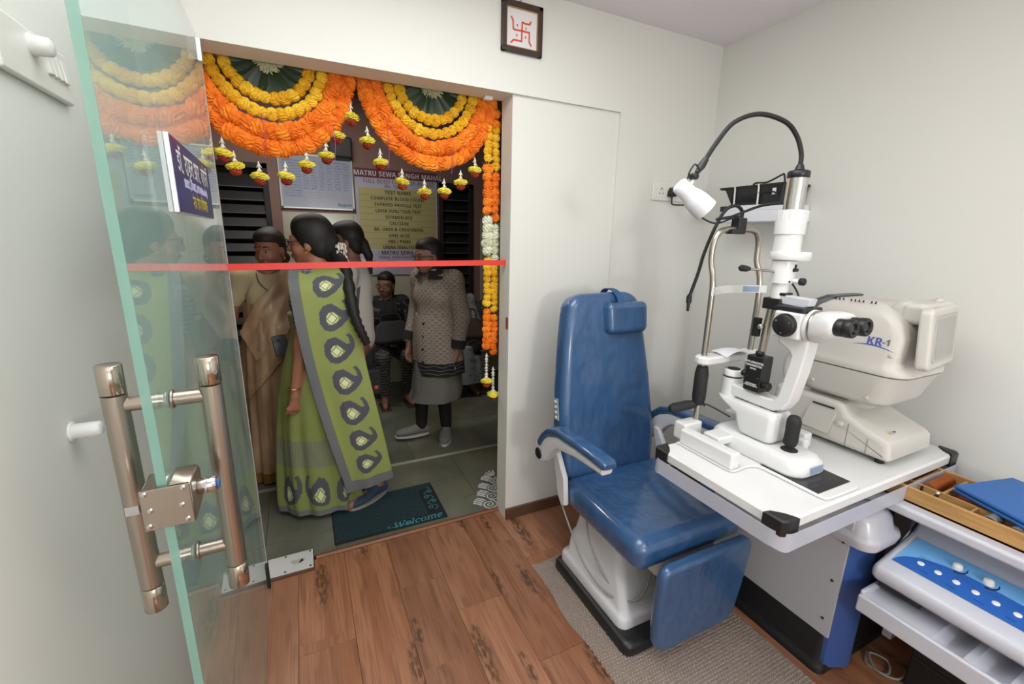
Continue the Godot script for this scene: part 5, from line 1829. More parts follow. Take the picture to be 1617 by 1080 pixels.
	b.prism(Transform3D(Basis(Vector3(1, 0, 0), Vector3(0, 0, -1), Vector3(0, 1, 0)), Vector3(0, 0.0166, 0)), blot, 0.0006)
	part("tape_remains", b, mat("old_tape", hexc("b3ab98"), 0.7), cp)
	b = MB.new()
	b.prism(Transform3D(Basis(Vector3(1, 0, 0), Vector3(0, 0, -1), Vector3(0, 1, 0)), Vector3(0.045, 0.0172, 0.0)), [Vector2(-0.012, -0.012), Vector2(0.012, -0.004), Vector2(0.006, 0.016)], 0.0006)
	part("torn_patch", b, mat("slot_black"), cp)

# ---------------------------------------------------------------- in the doorway
func build_doorway() -> void:
	var b := MB.new()
	var rows := []
	for k in 31:
		var u := k / 30.0
		var x := lerpf(-1.160, 0.0, u)
		var y := lerpf(1.386, 1.397, u) + 0.002 * sin(PI * u)
		var z := -0.06 + 0.002 * sin(u * 9.0)
		rows.append([Vector3(x, y - 0.0125, z + 0.001), Vector3(x, y + 0.0125, z)])
	b.cloth(rows, 0.001)
	var m := mat("satin_red", hexc("d8352c"), 0.45)
	m.backlight_enabled = true
	m.backlight = Color(0.25, 0.05, 0.04)
	tag(part("red_ribbon", b, m), "red satin inauguration ribbon stretched across the doorway", "ribbon")
	# door mat
	var o := thing("door_mat", "black rubber door mat with teal studs and a Welcome motif", "mat", Vector3(-0.575, 0, -0.345))
	b = MB.new()
	b.box(Vector3(-0.292, 0.0, -0.185), Vector3(0.292, 0.007, 0.188), 0.003)
	part("mat_base", b, mat("mat_black", hexc("17191b"), 0.8), o)
	var teal := mat("mat_teal", hexc("205a66"), 0.6)
	b = MB.new()
	b.lathe(Transform3D(), [Vector2(0.0028, 0), Vector2(0.0024, 0.002), Vector2(0, 0.0026)], 6)
	var mm := MultiMesh.new()
	mm.transform_format = MultiMesh.TRANSFORM_3D
	mm.mesh = b.commit(teal)
	var spots := []
	for r in 31:
		for c in 46:
			var x := -0.281 + c * 0.0122 + (0.0061 if r % 2 else 0.0)
			var z := -0.175 + r * 0.0115
			if x > 0.284 or z > 0.18: continue
			if x > 0.02 and z > 0.125: continue
			if x > 0.20 and z > -0.12: continue
			spots.append(Vector3(x, 0.007, z))
	mm.instance_count = spots.size()
	for i in spots.size(): mm.set_instance_transform(i, Transform3D(Basis(), spots[i]))
	var mi := MultiMeshInstance3D.new()
	mi.name = "studs"
	mi.multimesh = mm
	mi.set_meta("kind", "stuff")
	o.add_child(mi)
	var bright := mat("mat_teal_bright", hexc("3f97a3"), 0.6)
	lettering("Welcome", 0.044, bright, o, Transform3D(Basis(Vector3(1, 0, 0), Vector3(0.35, 0, -1), Vector3(0, 1, 0)), Vector3(0.135, 0.0085, 0.158)), false, true)
	b = MB.new()
	var FL := Transform3D(Basis(Vector3(1, 0, 0), Vector3(0, 0, -1), Vector3(0, 1, 0)), Vector3(0, 0.0082, 0))
	var wave := []
	for k in 40:
		var u := k / 39.0
		wave.append(Vector2(0.245 + 0.022 * sin(u * 15.0), lerpf(-0.10, 0.13, u)))
	ribbon(b, FL, wave, 0.004)
	for k in 4:
		var loop := []
		for s in 12:
			var a := TAU * s / 12.0
			loop.append(Vector2(0.242 + (0.018 if k % 2 else -0.014) + 0.011 * cos(a), -0.07 + 0.052 * k + 0.011 * sin(a)))
		ribbon(b, FL, loop, 0.006, true)
	part("flourish", b, bright, o)
	b = MB.new()
	ribbon(b, FL, [Vector2(-0.02, -0.15), Vector2(-0.03, -0.165), Vector2(0.0, -0.172), Vector2(0.1, -0.165)], 0.004)
	part("underline", b, bright, o)
	# floor stickers by the jamb
	o = thing("floor_sticker", "white scroll-pattern floor stickers beside the right door jamb", "sticker", Vector3(0, 0, -0.3))
	var white := mat("sticker_white", hexc("dcdedd"), 0.5)
	var kp := [Vector3(-0.027, 0.046, -0.171), Vector3(0.02, 0.044, -0.244), Vector3(0.055, 0.041, -0.318), Vector3(0.098, 0.038, -0.394)]
	for k in 4:
		b = MB.new()
		var T := Transform3D(Basis(Vector3(1, 0, 0), Vector3(0, 0, -1), Vector3(0, 1, 0)), Vector3(kp[k].x, 0.0012 + 0.0006 * k, kp[k].z + 0.3))
		var sp := []
		for s in 30:
			var a := 0.6 + s * 0.45
			sp.append(Vector2(cos(a), sin(a)) * (0.003 + kp[k].y * s / 30.0))
		ribbon(b, T, sp, 0.0085)
		for s in 4:
			var a := 1.75 + 0.4 * s
			var q0: Vector2 = Vector2(cos(a), sin(a)) * kp[k].y
			ribbon(b, T, [q0, q0 + Vector2(-0.016, 0.020), q0 + Vector2(-0.036, 0.036)], 0.010)
		part("scroll", b, white, o)
	b = MB.new()
	var T2 := Transform3D(Basis(Vector3(1, 0, 0), Vector3(0, 0, -1), Vector3(0, 1, 0)), Vector3(0.12, 0.004, -0.15))
	for s in 5:
		var a := 1.2 + 0.45 * s
		ribbon(b, T2, [Vector2(0, 0), Vector2(cos(a), sin(a)) * 0.035, Vector2(cos(a + 0.15), sin(a + 0.15)) * 0.062], 0.01)
	part("leaf_tips", b, white, o)

# ---------------------------------------------------------------- marigold garlands over the doorway
func ruffled(rng: RandomNumberGenerator, r: float, flat: float, amp: float, rings := 11, segs := 18) -> MB:
	var b := MB.new()
	var grid := []
	for i in rings + 1:
		var line := []
		for j in segs:
			var th := PI * i / rings
			var ph := TAU * (j + 0.5 * (i % 2)) / segs
			var k := 1.0 + (amp if (i + j) % 2 == 0 else -amp) * rng.randf_range(0.3, 1.0)
			line.append(Vector3(sin(th) * cos(ph), cos(th) * flat, sin(th) * sin(ph)) * r * k)
		grid.append(line)
	for i in rings:
		for j in segs:
			var a: Vector3 = grid[i][j]
			var c: Vector3 = grid[i][(j + 1) % segs]
			var d: Vector3 = grid[i + 1][(j + 1) % segs]
			var e: Vector3 = grid[i + 1][j]
			for t in [[a, c, d], [a, d, e]]:
				var nn: Vector3 = (t[1] - t[0]).cross(t[2] - t[0])
				if nn.length() < 1e-9: continue
				var mid: Vector3 = (t[0] + t[1] + t[2]) / 3.0
				if nn.dot(mid) < 0: t = [t[0], t[2], t[1]]
				b.face(t)
	return b

var bloom := {}
func make_blooms() -> void:
	var rng := RandomNumberGenerator.new()
	rng.seed = 11
	var kinds := {"yellow": ["e9b41c", "e2a816", "efc02c"], "orange": ["f07f14", "e87410", "f48b1e"], "lemon": ["ecdc50", "e6d446", "f0e25c"], "red": ["8f2a14", "9c3316", "84240f"], "white": ["dcdcc0", "e4e4cc", "d4d4b6"]}
	for k in kinds:
		bloom[k] = []
		for i in 3:
			var m := mat("petal_%s_%d" % [k, i], hexc(kinds[k][i]), 0.75)
			m.backlight_enabled = true
			m.backlight = hexc(kinds[k][i]) * 0.25
			bloom[k].append(ruffled(rng, 1.0, 0.85, 0.13 if k != "lemon" else 0.26).commit(m))
	# jasmine strand: thin buds threaded one above the other
	var b := MB.new()
	for i in 3:
		var y := -0.016 * i
		b.lathe(xf(0, y, 0), [Vector2(0.0045, -0.018), Vector2(0.0062, -0.012), Vector2(0.003, -0.004), Vector2(0.0012, 0.004)], 7)
		for s in 3:
			var a := TAU * s / 3.0 + i
			b.tube([Vector3(0, y - 0.008, 0), Vector3(cos(a), 0, sin(a)) * 0.007 + Vector3(0, y - 0.015, 0), Vector3(cos(a), 0, sin(a)) * 0.010 + Vector3(0, y - 0.02, 0)], [0.0025, 0.002, 0.0008], 5)
	bloom["strand"] = b.commit(mat("jasmine", hexc("e6e2d2"), 0.7))
	b = MB.new()
	b.pillow(Transform3D(), [Vector2(0, 0), Vector2(0.014, 0.025), Vector2(0.016, 0.06), Vector2(0.009, 0.095), Vector2(0, 0.105), Vector2(-0.009, 0.095), Vector2(-0.016, 0.06), Vector2(-0.014, 0.025)], 0.006, 0.0025, 2)
	for i in b.v.size(): b.v[i].z += -absf(b.v[i].x) * 0.7
	bloom["leaf"] = b.commit(mat("mango_leaf", hexc("20361c"), 0.4))

func flower(kind: String, parent: Node, at: Vector3, r: float, rng: RandomNumberGenerator, called := "marigold") -> MeshInstance3D:
	var B := Basis.from_euler(Vector3(rng.randf() * TAU, rng.randf() * TAU, rng.randf() * TAU)).scaled(Vector3.ONE * r * rng.randf_range(0.92, 1.1))
	return put(called, bloom[kind][rng.randi_range(0, 2)], parent, Transform3D(B, at))

func pendant(parent: Node, at: Vector3, rng: RandomNumberGenerator) -> void:
	var st := put("jasmine_strand", bloom["strand"], parent, Transform3D(Basis.from_euler(Vector3(0, rng.randf() * TAU, rng.randf_range(-0.12, 0.12))), at + Vector3(0, 0.052, 0)))
	var inv := st.transform.affine_inverse()
	var y := put("yellow_flower", bloom["lemon"][rng.randi_range(0, 2)], st, inv * Transform3D(Basis.from_euler(Vector3(0, rng.randf() * TAU, rng.randf_range(-0.25, 0.25))) * Basis.from_scale(Vector3(0.03, 0.016, 0.03)), at))
	var r := put("red_flower", bloom["red"][rng.randi_range(0, 2)], st, inv * Transform3D(Basis.from_euler(Vector3(0, rng.randf() * TAU, 0)) * Basis.from_scale(Vector3(0.02, 0.018, 0.02)), at + Vector3(0, -0.019, 0)))

func swag(cx: float, label: String, pend: Array, rng: RandomNumberGenerator, from_x: float) -> void:
	var cy := 2.158
	var o := thing("marigold_swag", label, "garland", Vector3(cx, cy, -0.175), 0.0, "marigold swags under the lintel")
	for row in [["yellow", 0.148, 0.150, 0.0235, 14, 0.0], ["yellow", 0.195, 0.208, 0.0235, 19, 0.008], ["orange", 0.243, 0.268, 0.029, 25, 0.004], ["orange", 0.287, 0.330, 0.029, 29, -0.004]]:
		var n: int = row[4]
		for i in n:
			var a := PI + PI * (i + 0.5) / n
			var p := Vector3(row[1] * cos(a), row[2] * sin(a) + 0.012, row[5] + rng.randf_range(-0.004, 0.004))
			if cx + p.x < from_x: continue
			flower(row[0], o, p, row[3] * (1.12 if row[0] == "orange" else 1.0), rng)
	for i in 21:
		var a := PI + PI * (i + 0.5) / 21.0
		var B := Basis(Vector3(-sin(a), cos(a), 0), Vector3(cos(a), sin(a), 0), Vector3(0, 0, 1))
		put("leaf", bloom["leaf"], o, Transform3D(B * Basis.from_euler(Vector3(0, rng.randf_range(-0.5, 0.5), 0)), Vector3(cos(a), sin(a), 0) * 0.028 + Vector3(0, 0.005, -0.005)))
	var b := MB.new()
	for i in 260:
		var a := PI + rng.randf() * PI
		var r0 := rng.randf_range(0.0, 0.042)
		var r1 := r0 + rng.randf_range(0.015, 0.026)
		var p0 := Vector3(cos(a) * r0, sin(a) * r0 + 0.004, 0.006)
		var p1 := Vector3(cos(a) * r1, sin(a) * r1 + 0.004, 0.012 + rng.randf() * 0.012)
		b.tube([p0, p1], [0.0028, 0.0016], 4)
	var tu := part("tuberose_tuft", b, mat("tuberose", hexc("d8d5b4"), 0.75), o)
	for p in pend:
		pendant(o, Vector3(p[0] - cx, p[1] - cy, rng.randf_range(-0.004, 0.006)), rng)
	for k in 2:
		b = MB.new()
		var x := pend[2 + 3 * k][0] as float - cx + 0.03
		b.tube(curve([Vector3(x, -0.2, 0.03), Vector3(x + 0.004, -0.28, 0.032), Vector3(x - 0.003, -0.36, 0.03)], 5), 0.0012, 4)
		part("tinsel", b, mat("tinsel_pink", hexc("c0569a"), 0.25, 0.7), o)

func build_garlands() -> void:
	make_blooms()
	var rng := RandomNumberGenerator.new()
	rng.seed = 23
	swag(-0.957, "marigold swag with leaf fan beside the glass door hinge", [[-1.135, 1.808], [-1.102, 1.763], [-1.022, 1.732], [-0.928, 1.739], [-0.85, 1.789], [-0.771, 1.832], [-0.724, 1.914]], rng, -1.23)
	swag(-0.322, "marigold swag with leaf fan beside the right door jamb", [[-0.665, 1.989], [-0.606, 1.905], [-0.555, 1.824], [-0.465, 1.749], [-0.363, 1.712], [-0.27, 1.721], [-0.189, 1.765], [-0.119, 1.827]], rng, -9.0)
	for k in 2:
		var x: float = [-0.052, -0.008][k]
		var o := thing("marigold_string", ["long hanging flower string nearer the room opening at the right jamb", "long hanging flower string partly behind the right door jamb"][k], "garland", Vector3(x, 2.12, -0.172 - 0.012 * k), 0.0, "hanging flower strings at the right jamb")
		var dy: float = [0.0, -0.035][k]
		for seg in [["orange", 2.12, 2.07, 0.025], ["yellow", 2.045, 1.885, 0.0215], ["leaf", 1.865, 0, 0], ["orange", 1.838, 1.645, 0.025], ["leaf", 1.622, 0, 0], ["white", 1.595, 1.45, 0.027], ["leaf", 1.428, 0, 0], ["yellow", 1.40, 1.185, 0.0205], ["leaf", 1.165, 0, 0], ["orange", 1.138, 0.955, 0.023], ["leaf", 0.935, 0, 0]]:
			if seg[0] == "leaf":
				for s in 6:
					var a := TAU * s / 6.0
					put("leaf", bloom["leaf"], o, Transform3D(Basis.from_euler(Vector3(0.3, a, 1.35)).scaled(Vector3.ONE * 0.34), Vector3(0, seg[1] - 2.12 + dy + 0.004 * s - 0.01, 0)))
				continue
			var step: float = seg[3] * (1.42 if seg[0] != "white" else 1.2)
			var n := int(round((seg[1] - seg[2]) / step)) + 1
			for i in n:
				flower(seg[0], o, Vector3(rng.randf_range(-0.003, 0.003), lerpf(seg[1], seg[2], i / maxf(1.0, n - 1.0)) - 2.12 + dy, 0), seg[3], rng, "marigold" if seg[0] != "white" else "white_flower")
		var end: float = [0.76, 0.675][k] - 2.12
		for i in 3: put("jasmine_strand", bloom["strand"], o, Transform3D(Basis(), Vector3(0, end + 0.155 - 0.05 * i, 0)))
		pendant(o, Vector3(0, end, 0), rng)

# ---------------------------------------------------------------- boards on the far wall of the corridor
func build_notices() -> void:
	var o := thing("white_board", "white writing board with a handwritten table, on the corridor wall", "board", Vector3(-0.71, 1.73, ZC))
	var P := -o.position
	var im := Image.create(512, 384, false, Image.FORMAT_RGB8)
	im.fill(hexc("aeb4c4"))
	var rng := RandomNumberGenerator.new()
	rng.seed = 8
	var line := hexc("7d88a6")
	for k in 15: im.fill_rect(Rect2i(16, 28 + k * 20, 480, 1), line)
	for x in [16, 150, 205, 265, 320, 375, 440, 495]: im.fill_rect(Rect2i(x, 28, 1, 281), line)
	var ink := hexc("3a4c8c")
	for r in 14:
		for c in [[22, 118], [158, 34], [214, 36], [274, 36], [330, 34], [385, 44], [448, 38]]:
			if r > 10 and c[0] > 30: continue
			var x: int = c[0]
			while x < c[0] + c[1]:
				var w := rng.randi_range(3, 7)
				var y := 33 + r * 20 + rng.randi_range(0, 4)
				for s in w:
					im.fill_rect(Rect2i(x + s, y + rng.randi_range(0, 7), 2, 2), ink)
				im.fill_rect(Rect2i(x, y, 1, 9), ink)
				x += w + rng.randi_range(2, 6)
	var m := mat("board_print", Color.WHITE, 0.18)
	m.albedo_texture = ImageTexture.create_from_image(im)
	var b := MB.new()
	b.box(P + Vector3(-1.013, 1.733, ZC), P + Vector3(-0.408, 2.187, ZC + 0.014), 0.001)
	part("board_backing", b, mat("board_white", hexc("b6bbc6"), 0.3), o)
	b = MB.new()
	var f := b.v.size()
	for q in [[0, 0], [1, 0], [1, 1], [0, 1]]: b.vert(P + Vector3(lerpf(-1.003, -0.418, q[0]), lerpf(1.743, 2.177, q[1]), ZC + 0.0146), Vector3(0, 0, 1), Vector2(q[0], 1.0 - q[1]))
	b.quad(f, f + 1, f + 2, f + 3)
	part("writing_surface", b, m, o)
	for s in [[-1.017, -1.003, 1.729, 2.191], [-0.418, -0.404, 1.729, 2.191], [-1.017, -0.404, 1.729, 1.743], [-1.017, -0.404, 2.177, 2.191]]:
		b = MB.new()
		b.box(P + Vector3(s[0], s[2], ZC), P + Vector3(s[1], s[3], ZC + 0.018), 0.002)
		part("frame_side", b, mat("aluminium"), o)
	for q in [[-1.01, 1.736], [-0.411, 1.736], [-1.01, 2.184], [-0.411, 2.184]]:
		b = MB.new()
		b.box(P + Vector3(q[0] - 0.012, q[1] - 0.012, ZC), P + Vector3(q[0] + 0.012, q[1] + 0.012, ZC + 0.021), 0.003)
		part("corner_cap", b, mat("cap_grey", hexc("4c4f52"), 0.5), o)
	lettering("Report", 0.026, mat("ink_teal", hexc("2f6f78"), 0.6), o, xf(P.x - 0.49, P.y + 1.775, P.z + ZC + 0.015))
	# printed test list
	o = thing("test_list_banner", "printed banner listing medical tests, on the corridor wall", "sign", Vector3(0.0, 1.15, ZC + 0.02))
	P = -o.position
	b = MB.new()
	var x0 := -0.392
	var x1 := 0.388
	var Z := ZC + 0.02
	b.box(P + Vector3(x0, 1.13, Z - 0.009), P + Vector3(x1, 2.115, Z), 0.001)
	part("banner_sheet", b, mat("banner_lilac", hexc("b5b2c6"), 0.5), o)
	b = MB.new()
	b.box(P + Vector3(x0, 2.035, Z), P + Vector3(x1, 2.115, Z + 0.001))
	part("title_band", b, mat("banner_maroon", hexc("6a2f3c"), 0.5), o)
	b = MB.new()
	b.box(P + Vector3(x0 + 0.025, 1.382, Z), P + Vector3(x1 - 0.015, 1.945, Z + 0.001))
	var tb := part("list_panel", b, mat("banner_yellow", hexc("b3ab76"), 0.5), o)
	var dark := mat("ink_black", hexc("26221f"), 0.6)
	var cxm := 0.0
	var names := ["TEST NAME", "COMPLETE BLOOD COUNT", "THYROID PROFILE TEST", "LIVER FUNCTION TEST", "VITAMIN B12", "CALCIUM", "BR. UREA & CREATININE", "URIC ACID", "FBS / PMBS", "URINE ANALYSIS"]
	for k in names.size():
		var y := 1.905 - 0.0573 * k
		lettering(names[k], 0.030 if k else 0.034, dark, tb, xf(P.x + cxm, P.y + y + 0.006, P.z + Z + 0.0014))
		if k:
			b = MB.new()
			b.box(P + Vector3(x0 + 0.025, y + 0.033, Z + 0.001), P + Vector3(x1 - 0.015, y + 0.0355, Z + 0.0014))
			part("rule", b, mat("rule_olive", hexc("7e763c"), 0.6), tb)
	lettering("MATRU SEWA SANGH MAHAL", 0.044, mat("banner_white", hexc("cfcdd4"), 0.6), o, xf(P.x + 0.02, P.y + 2.073, P.z + Z + 0.0015))
	lettering("FULL BODY CHECK UP 49 TEST", 0.036, mat("ink_maroon", hexc("6a2f3c"), 0.6), o, xf(P.x + 0.02, P.y + 2.006, P.z + Z + 0.0005), false)
	lettering("(Rs. 1500/-)", 0.030, dark, o, xf(P.x - 0.02, P.y + 1.966, P.z + Z + 0.0005), false)
	lettering("At    : MATRU SEWA SANGH", 0.036, dark, o, xf(P.x + 0.0, P.y + 1.345, P.z + Z + 0.0005))
	lettering("Mahal, Kothi Road, Nagpur", 0.027, dark, o, xf(P.x + 0.02, P.y + 1.302, P.z + Z + 0.0005), false)
	lettering("Time : 8.30 am to 8.00 pm", 0.032, dark, o, xf(P.x + 0.0, P.y + 1.25, P.z + Z + 0.0005))
	# dark meter box high on the wall, behind the flowers
	b = MB.new()
	b.soft(Vector3(-0.10, -0.09, 0), Vector3(0.10, 0.09, 0.07), 0.02, 3)
	var mb := part("meter_box", b, mat("meter_dark", hexc("3a3634"), 0.5))
	mb.position = Vector3(-0.50, 2.27, ZC)
	tag(mb, "dark rounded meter box high on the corridor wall above the white board", "meter box")

# ---------------------------------------------------------------- smooth bodies: tapered capsules and ellipsoids joined, meshed as surface nets
# prim: [a, b, ra, rb, k] capsule, or [centre, radii: Vector3, basis, k] ellipsoid; cuts: [point, normal] keeps the side against the normal
func nets(b: MB, prims: Array, cell: float, cuts := []) -> void:
	var lo := Vector3(1e9, 1e9, 1e9)
	var hi := -lo
	for p in prims:
		if p[1] is Vector3 and p[2] is float:
			for e in 2:
				var r: float = p[2 + e]
				lo = lo.min(p[e] - Vector3(r, r, r))
				hi = hi.max(p[e] + Vector3(r, r, r))
		else:
			var r: float = maxf(p[1].x, maxf(p[1].y, p[1].z))
			lo = lo.min(p[0] - Vector3(r, r, r))
			hi = hi.max(p[0] + Vector3(r, r, r))
	lo -= Vector3.ONE * cell * 3.0
	hi += Vector3.ONE * cell * 3.0
	var nx := int((hi.x - lo.x) / cell) + 2
	var ny := int((hi.y - lo.y) / cell) + 2
	var nz := int((hi.z - lo.z) / cell) + 2
	var f := PackedFloat32Array()
	f.resize(nx * ny * nz)
	f.fill(1.0)
	for p in prims:
		var cap: bool = p[2] is float
		var a: Vector3 = p[0]
		var k: float = p[4] if cap else p[3]
		var c: Vector3 = p[1] if cap else p[0]
		var r0 := 0.0
		var r1 := 0.0
		var rv := Vector3.ONE
		var inv := Basis()
		var blo: Vector3
		var bhi: Vector3
		if cap:
			r0 = p[2]
			r1 = p[3]
			var rm := maxf(r0, r1) + k + cell * 2.0
			blo = a.min(c) - Vector3(rm, rm, rm)
			bhi = a.max(c) + Vector3(rm, rm, rm)
		else:
			rv = p[1]
			inv = (p[2] as Basis).transposed()
			var rm := maxf(rv.x, maxf(rv.y, rv.z)) + k + cell * 2.0
			blo = a - Vector3(rm, rm, rm)
			bhi = a + Vector3(rm, rm, rm)
		var ab := c - a
		var ll := maxf(ab.length_squared(), 1e-9)
		var i0 := maxi(0, int((blo.x - lo.x) / cell))
		var i1 := mini(nx - 1, int((bhi.x - lo.x) / cell) + 1)
		var j0 := maxi(0, int((blo.y - lo.y) / cell))
		var j1 := mini(ny - 1, int((bhi.y - lo.y) / cell) + 1)
		var k0 := maxi(0, int((blo.z - lo.z) / cell))
		var k1 := mini(nz - 1, int((bhi.z - lo.z) / cell) + 1)
		for kk in range(k0, k1 + 1):
			for j in range(j0, j1 + 1):
				var row := (kk * ny + j) * nx
				for i in range(i0, i1 + 1):
					var q := Vector3(lo.x + i * cell, lo.y + j * cell, lo.z + kk * cell)
					var d: float
					if cap:
						var t := clampf((q - a).dot(ab) / ll, 0.0, 1.0)
						d = q.distance_to(a + ab * t) - lerpf(r0, r1, t)
					else:
						var e := inv * (q - a)
						var g := e / rv
						var m := g.length()
						d = m * (m - 1.0) / maxf((g / rv).length(), 1e-6)
					var old := f[row + i]
					var h := maxf(k - absf(old - d), 0.0) / k
					f[row + i] = minf(old, d) - h * h * k * 0.25
	if cuts.size():
		for kk in nz:
			for j in ny:
				var row := (kk * ny + j) * nx
				for i in nx:
					if f[row + i] > cell * 2.0: continue
					var q := Vector3(lo.x + i * cell, lo.y + j * cell, lo.z + kk * cell)
					for c in cuts:
						f[row + i] = maxf(f[row + i], (q - c[0]).dot(c[1]))
	var id := PackedInt32Array()
	id.resize(nx * ny * nz)
	id.fill(-1)
	var first := b.v.size()
	var offs := [0, 1, nx, nx + 1, nx * ny, nx * ny + 1, nx * ny + nx, nx * ny + nx + 1]
	var corner := [Vector3(0, 0, 0), Vector3(1, 0, 0), Vector3(0, 1, 0), Vector3(1, 1, 0), Vector3(0, 0, 1), Vector3(1, 0, 1), Vector3(0, 1, 1), Vector3(1, 1, 1)]
	var edges := [[0, 1], [2, 3], [4, 5], [6, 7], [0, 2], [1, 3], [4, 6], [5, 7], [0, 4], [1, 5], [2, 6], [3, 7]]
	for kk in nz - 1:
		for j in ny - 1:
			var row := (kk * ny + j) * nx
			for i in nx - 1:
				var at := row + i
				var d0 := f[at]
				if d0 > cell * 3.0: continue
				var s := 0
				for c in 8:
					if f[at + offs[c]] < 0.0: s += 1
				if s == 0 or s == 8: continue
				var sum := Vector3.ZERO
				var cnt := 0
				for e in edges:
					var u := f[at + offs[e[0]]]
					var w := f[at + offs[e[1]]]
					if (u < 0.0) != (w < 0.0):
						sum += (corner[e[0]] as Vector3).lerp(corner[e[1]], u / (u - w))
						cnt += 1
				id[at] = b.vert(lo + (Vector3(i, j, kk) + sum / cnt) * cell, Vector3.ZERO)
	var start := b.ix.size()
	var st := [1, nx, nx * ny]
	for kk in range(1, nz - 1):
		for j in range(1, ny - 1):
			var row := (kk * ny + j) * nx
			for i in range(1, nx - 1):
				var at := row + i
				var u := f[at]
				if absf(u) > cell * 2.0: continue
				for ax in 3:
					var w := f[at + st[ax]]
					if (u < 0.0) == (w < 0.0): continue
					var s1: int = st[(ax + 1) % 3]
					var s2: int = st[(ax + 2) % 3]
					var q0 := id[at]
					var q1 := id[at - s1]
					var q2 := id[at - s1 - s2]
					var q3 := id[at - s2]
					if q0 < 0 or q1 < 0 or q2 < 0 or q3 < 0: continue
					if u < 0.0: b.quad(q0, q1, q2, q3)
					else: b.quad(q0, q3, q2, q1)
	for t in range(start, b.ix.size(), 3):
		var nn := (b.v[b.ix[t + 1]] - b.v[b.ix[t]]).cross(b.v[b.ix[t + 2]] - b.v[b.ix[t]])
		for e in 3: b.n[b.ix[t + e]] += nn
	for q in range(first, b.v.size()):
		b.n[q] = b.n[q].normalized()

# ---------------------------------------------------------------- people
func hand_prims(w: Vector3, f: Vector3, pn: Vector3, side: float, curl: float) -> Array:
	var s := f.cross(pn).normalized() * side
	var out := []
	out.append([w - f * 0.03, w, 0.023, 0.022, 0.01])
	for o in [-0.019, 0.0, 0.019]:
		out.append([w + f * 0.012, w + f * 0.078 + s * o, 0.017, 0.0125, 0.012])
	var len := [0.056, 0.066, 0.070, 0.062]
	for i in 4:
		var p := w + f * (0.082 - 0.004 * absf(i - 2.0)) + s * (-0.028 + 0.0185 * i)
		var d := (f + pn * curl * 0.6).normalized()
		var q: Vector3 = p + d * float(len[i]) * 0.5
		var d2 := (f * (1.0 - curl) + pn * curl * 1.3).normalized()
		out.append([p, q, 0.0088, 0.008, 0.004])
		out.append([q, q + d2 * len[i] * 0.5, 0.008, 0.0068, 0.004])
	var tb := w + f * 0.025 + s * 0.022
	var td := (f * 0.7 + s * 0.6 + pn * (0.25 + 0.4 * curl)).normalized()
	out.append([w + f * 0.01, tb, 0.015, 0.013, 0.01])
	out.append([tb, tb + td * 0.035, 0.012, 0.010, 0.006])
	out.append([tb + td * 0.035, tb + td * 0.035 + (td + f * 0.4).normalized() * 0.026, 0.0095, 0.008, 0.004])
	return out

func head_prims(c: Vector3, B: Basis, neck: Vector3) -> Array:
	var h := func(x: float, y: float, z: float) -> Vector3: return c + B * Vector3(x, y, z)
	return [
		[h.call(0, 0.022, -0.012), Vector3(0.071, 0.09, 0.088), B, 0.02],
		[h.call(0, -0.035, 0.024), Vector3(0.056, 0.072, 0.060), B, 0.025],
		[h.call(0, -0.09, 0.048), Vector3(0.027, 0.020, 0.024), B, 0.025],
		[h.call(0.033, -0.04, 0.05), Vector3(0.024, 0.022, 0.022), B, 0.02],
		[h.call(-0.033, -0.04, 0.05), Vector3(0.024, 0.022, 0.022), B, 0.02],
		[h.call(-0.032, 0.016, 0.068), h.call(0.032, 0.016, 0.068), 0.0115, 0.0115, 0.012],
		[h.call(0, 0.006, 0.08), h.call(0, -0.034, 0.099), 0.0065, 0.011, 0.008],
		[h.call(-0.012, -0.038, 0.088), h.call(0.012, -0.038, 0.088), 0.0075, 0.0075, 0.006],
		[h.call(-0.016, -0.064, 0.079), h.call(0.016, -0.064, 0.079), 0.0075, 0.0075, 0.006],
		[h.call(-0.012, -0.073, 0.077), h.call(0.012, -0.073, 0.077), 0.008, 0.008, 0.006],
		[h.call(0.073, -0.02, -0.008), Vector3(0.009, 0.03, 0.018), B, 0.006],
		[h.call(-0.073, -0.02, -0.008), Vector3(0.009, 0.03, 0.018), B, 0.006],
		[h.call(0, -0.06, -0.025), neck, 0.047, 0.052, 0.03]]

# J: joints in the figure's own axes (faces +z, left is +x)
func body(J: Dictionary, skin: Material, parent: Node, legs := true) -> MeshInstance3D:
	var b := MB.new()
	var pr := [
		[J.pel, J.wai, 0.105, 0.092, 0.05], [J.wai, J.che, 0.092, 0.10, 0.05], [J.hiL, J.hiR, 0.095, 0.095, 0.05],
		[J.shL, J.shR, 0.048, 0.048, 0.05], [J.che, J.nec, 0.07, 0.05, 0.04], [J.nec, J.hea, 0.05, 0.045, 0.03]]
	for s in ["L", "R"]:
		pr.append([J["sh" + s], J["el" + s], 0.044, 0.036, 0.03])
		pr.append([J["el" + s], J["wr" + s], 0.035, 0.023, 0.02])
		if legs:
			pr.append([J["hi" + s], J["kn" + s], 0.08, 0.052, 0.04])
			pr.append([J["kn" + s], J["an" + s], 0.05, 0.033, 0.03])
			pr.append([J["an" + s] + Vector3(0, -0.03, 0), J["to" + s], 0.034, 0.024, 0.02])
	nets(b, pr, 0.014)
	nets(b, head_prims(J.hea, J.hb, J.nec), 0.0058)
	for s in ["L", "R"]:
		if J.has("fd" + s):
			nets(b, hand_prims(J["wr" + s], J["fd" + s].normalized(), J["pn" + s].normalized(), 1.0 if s == "L" else -1.0, J.get("cu" + s, 0.35)), 0.0052)
	return part("body", b, skin, parent)

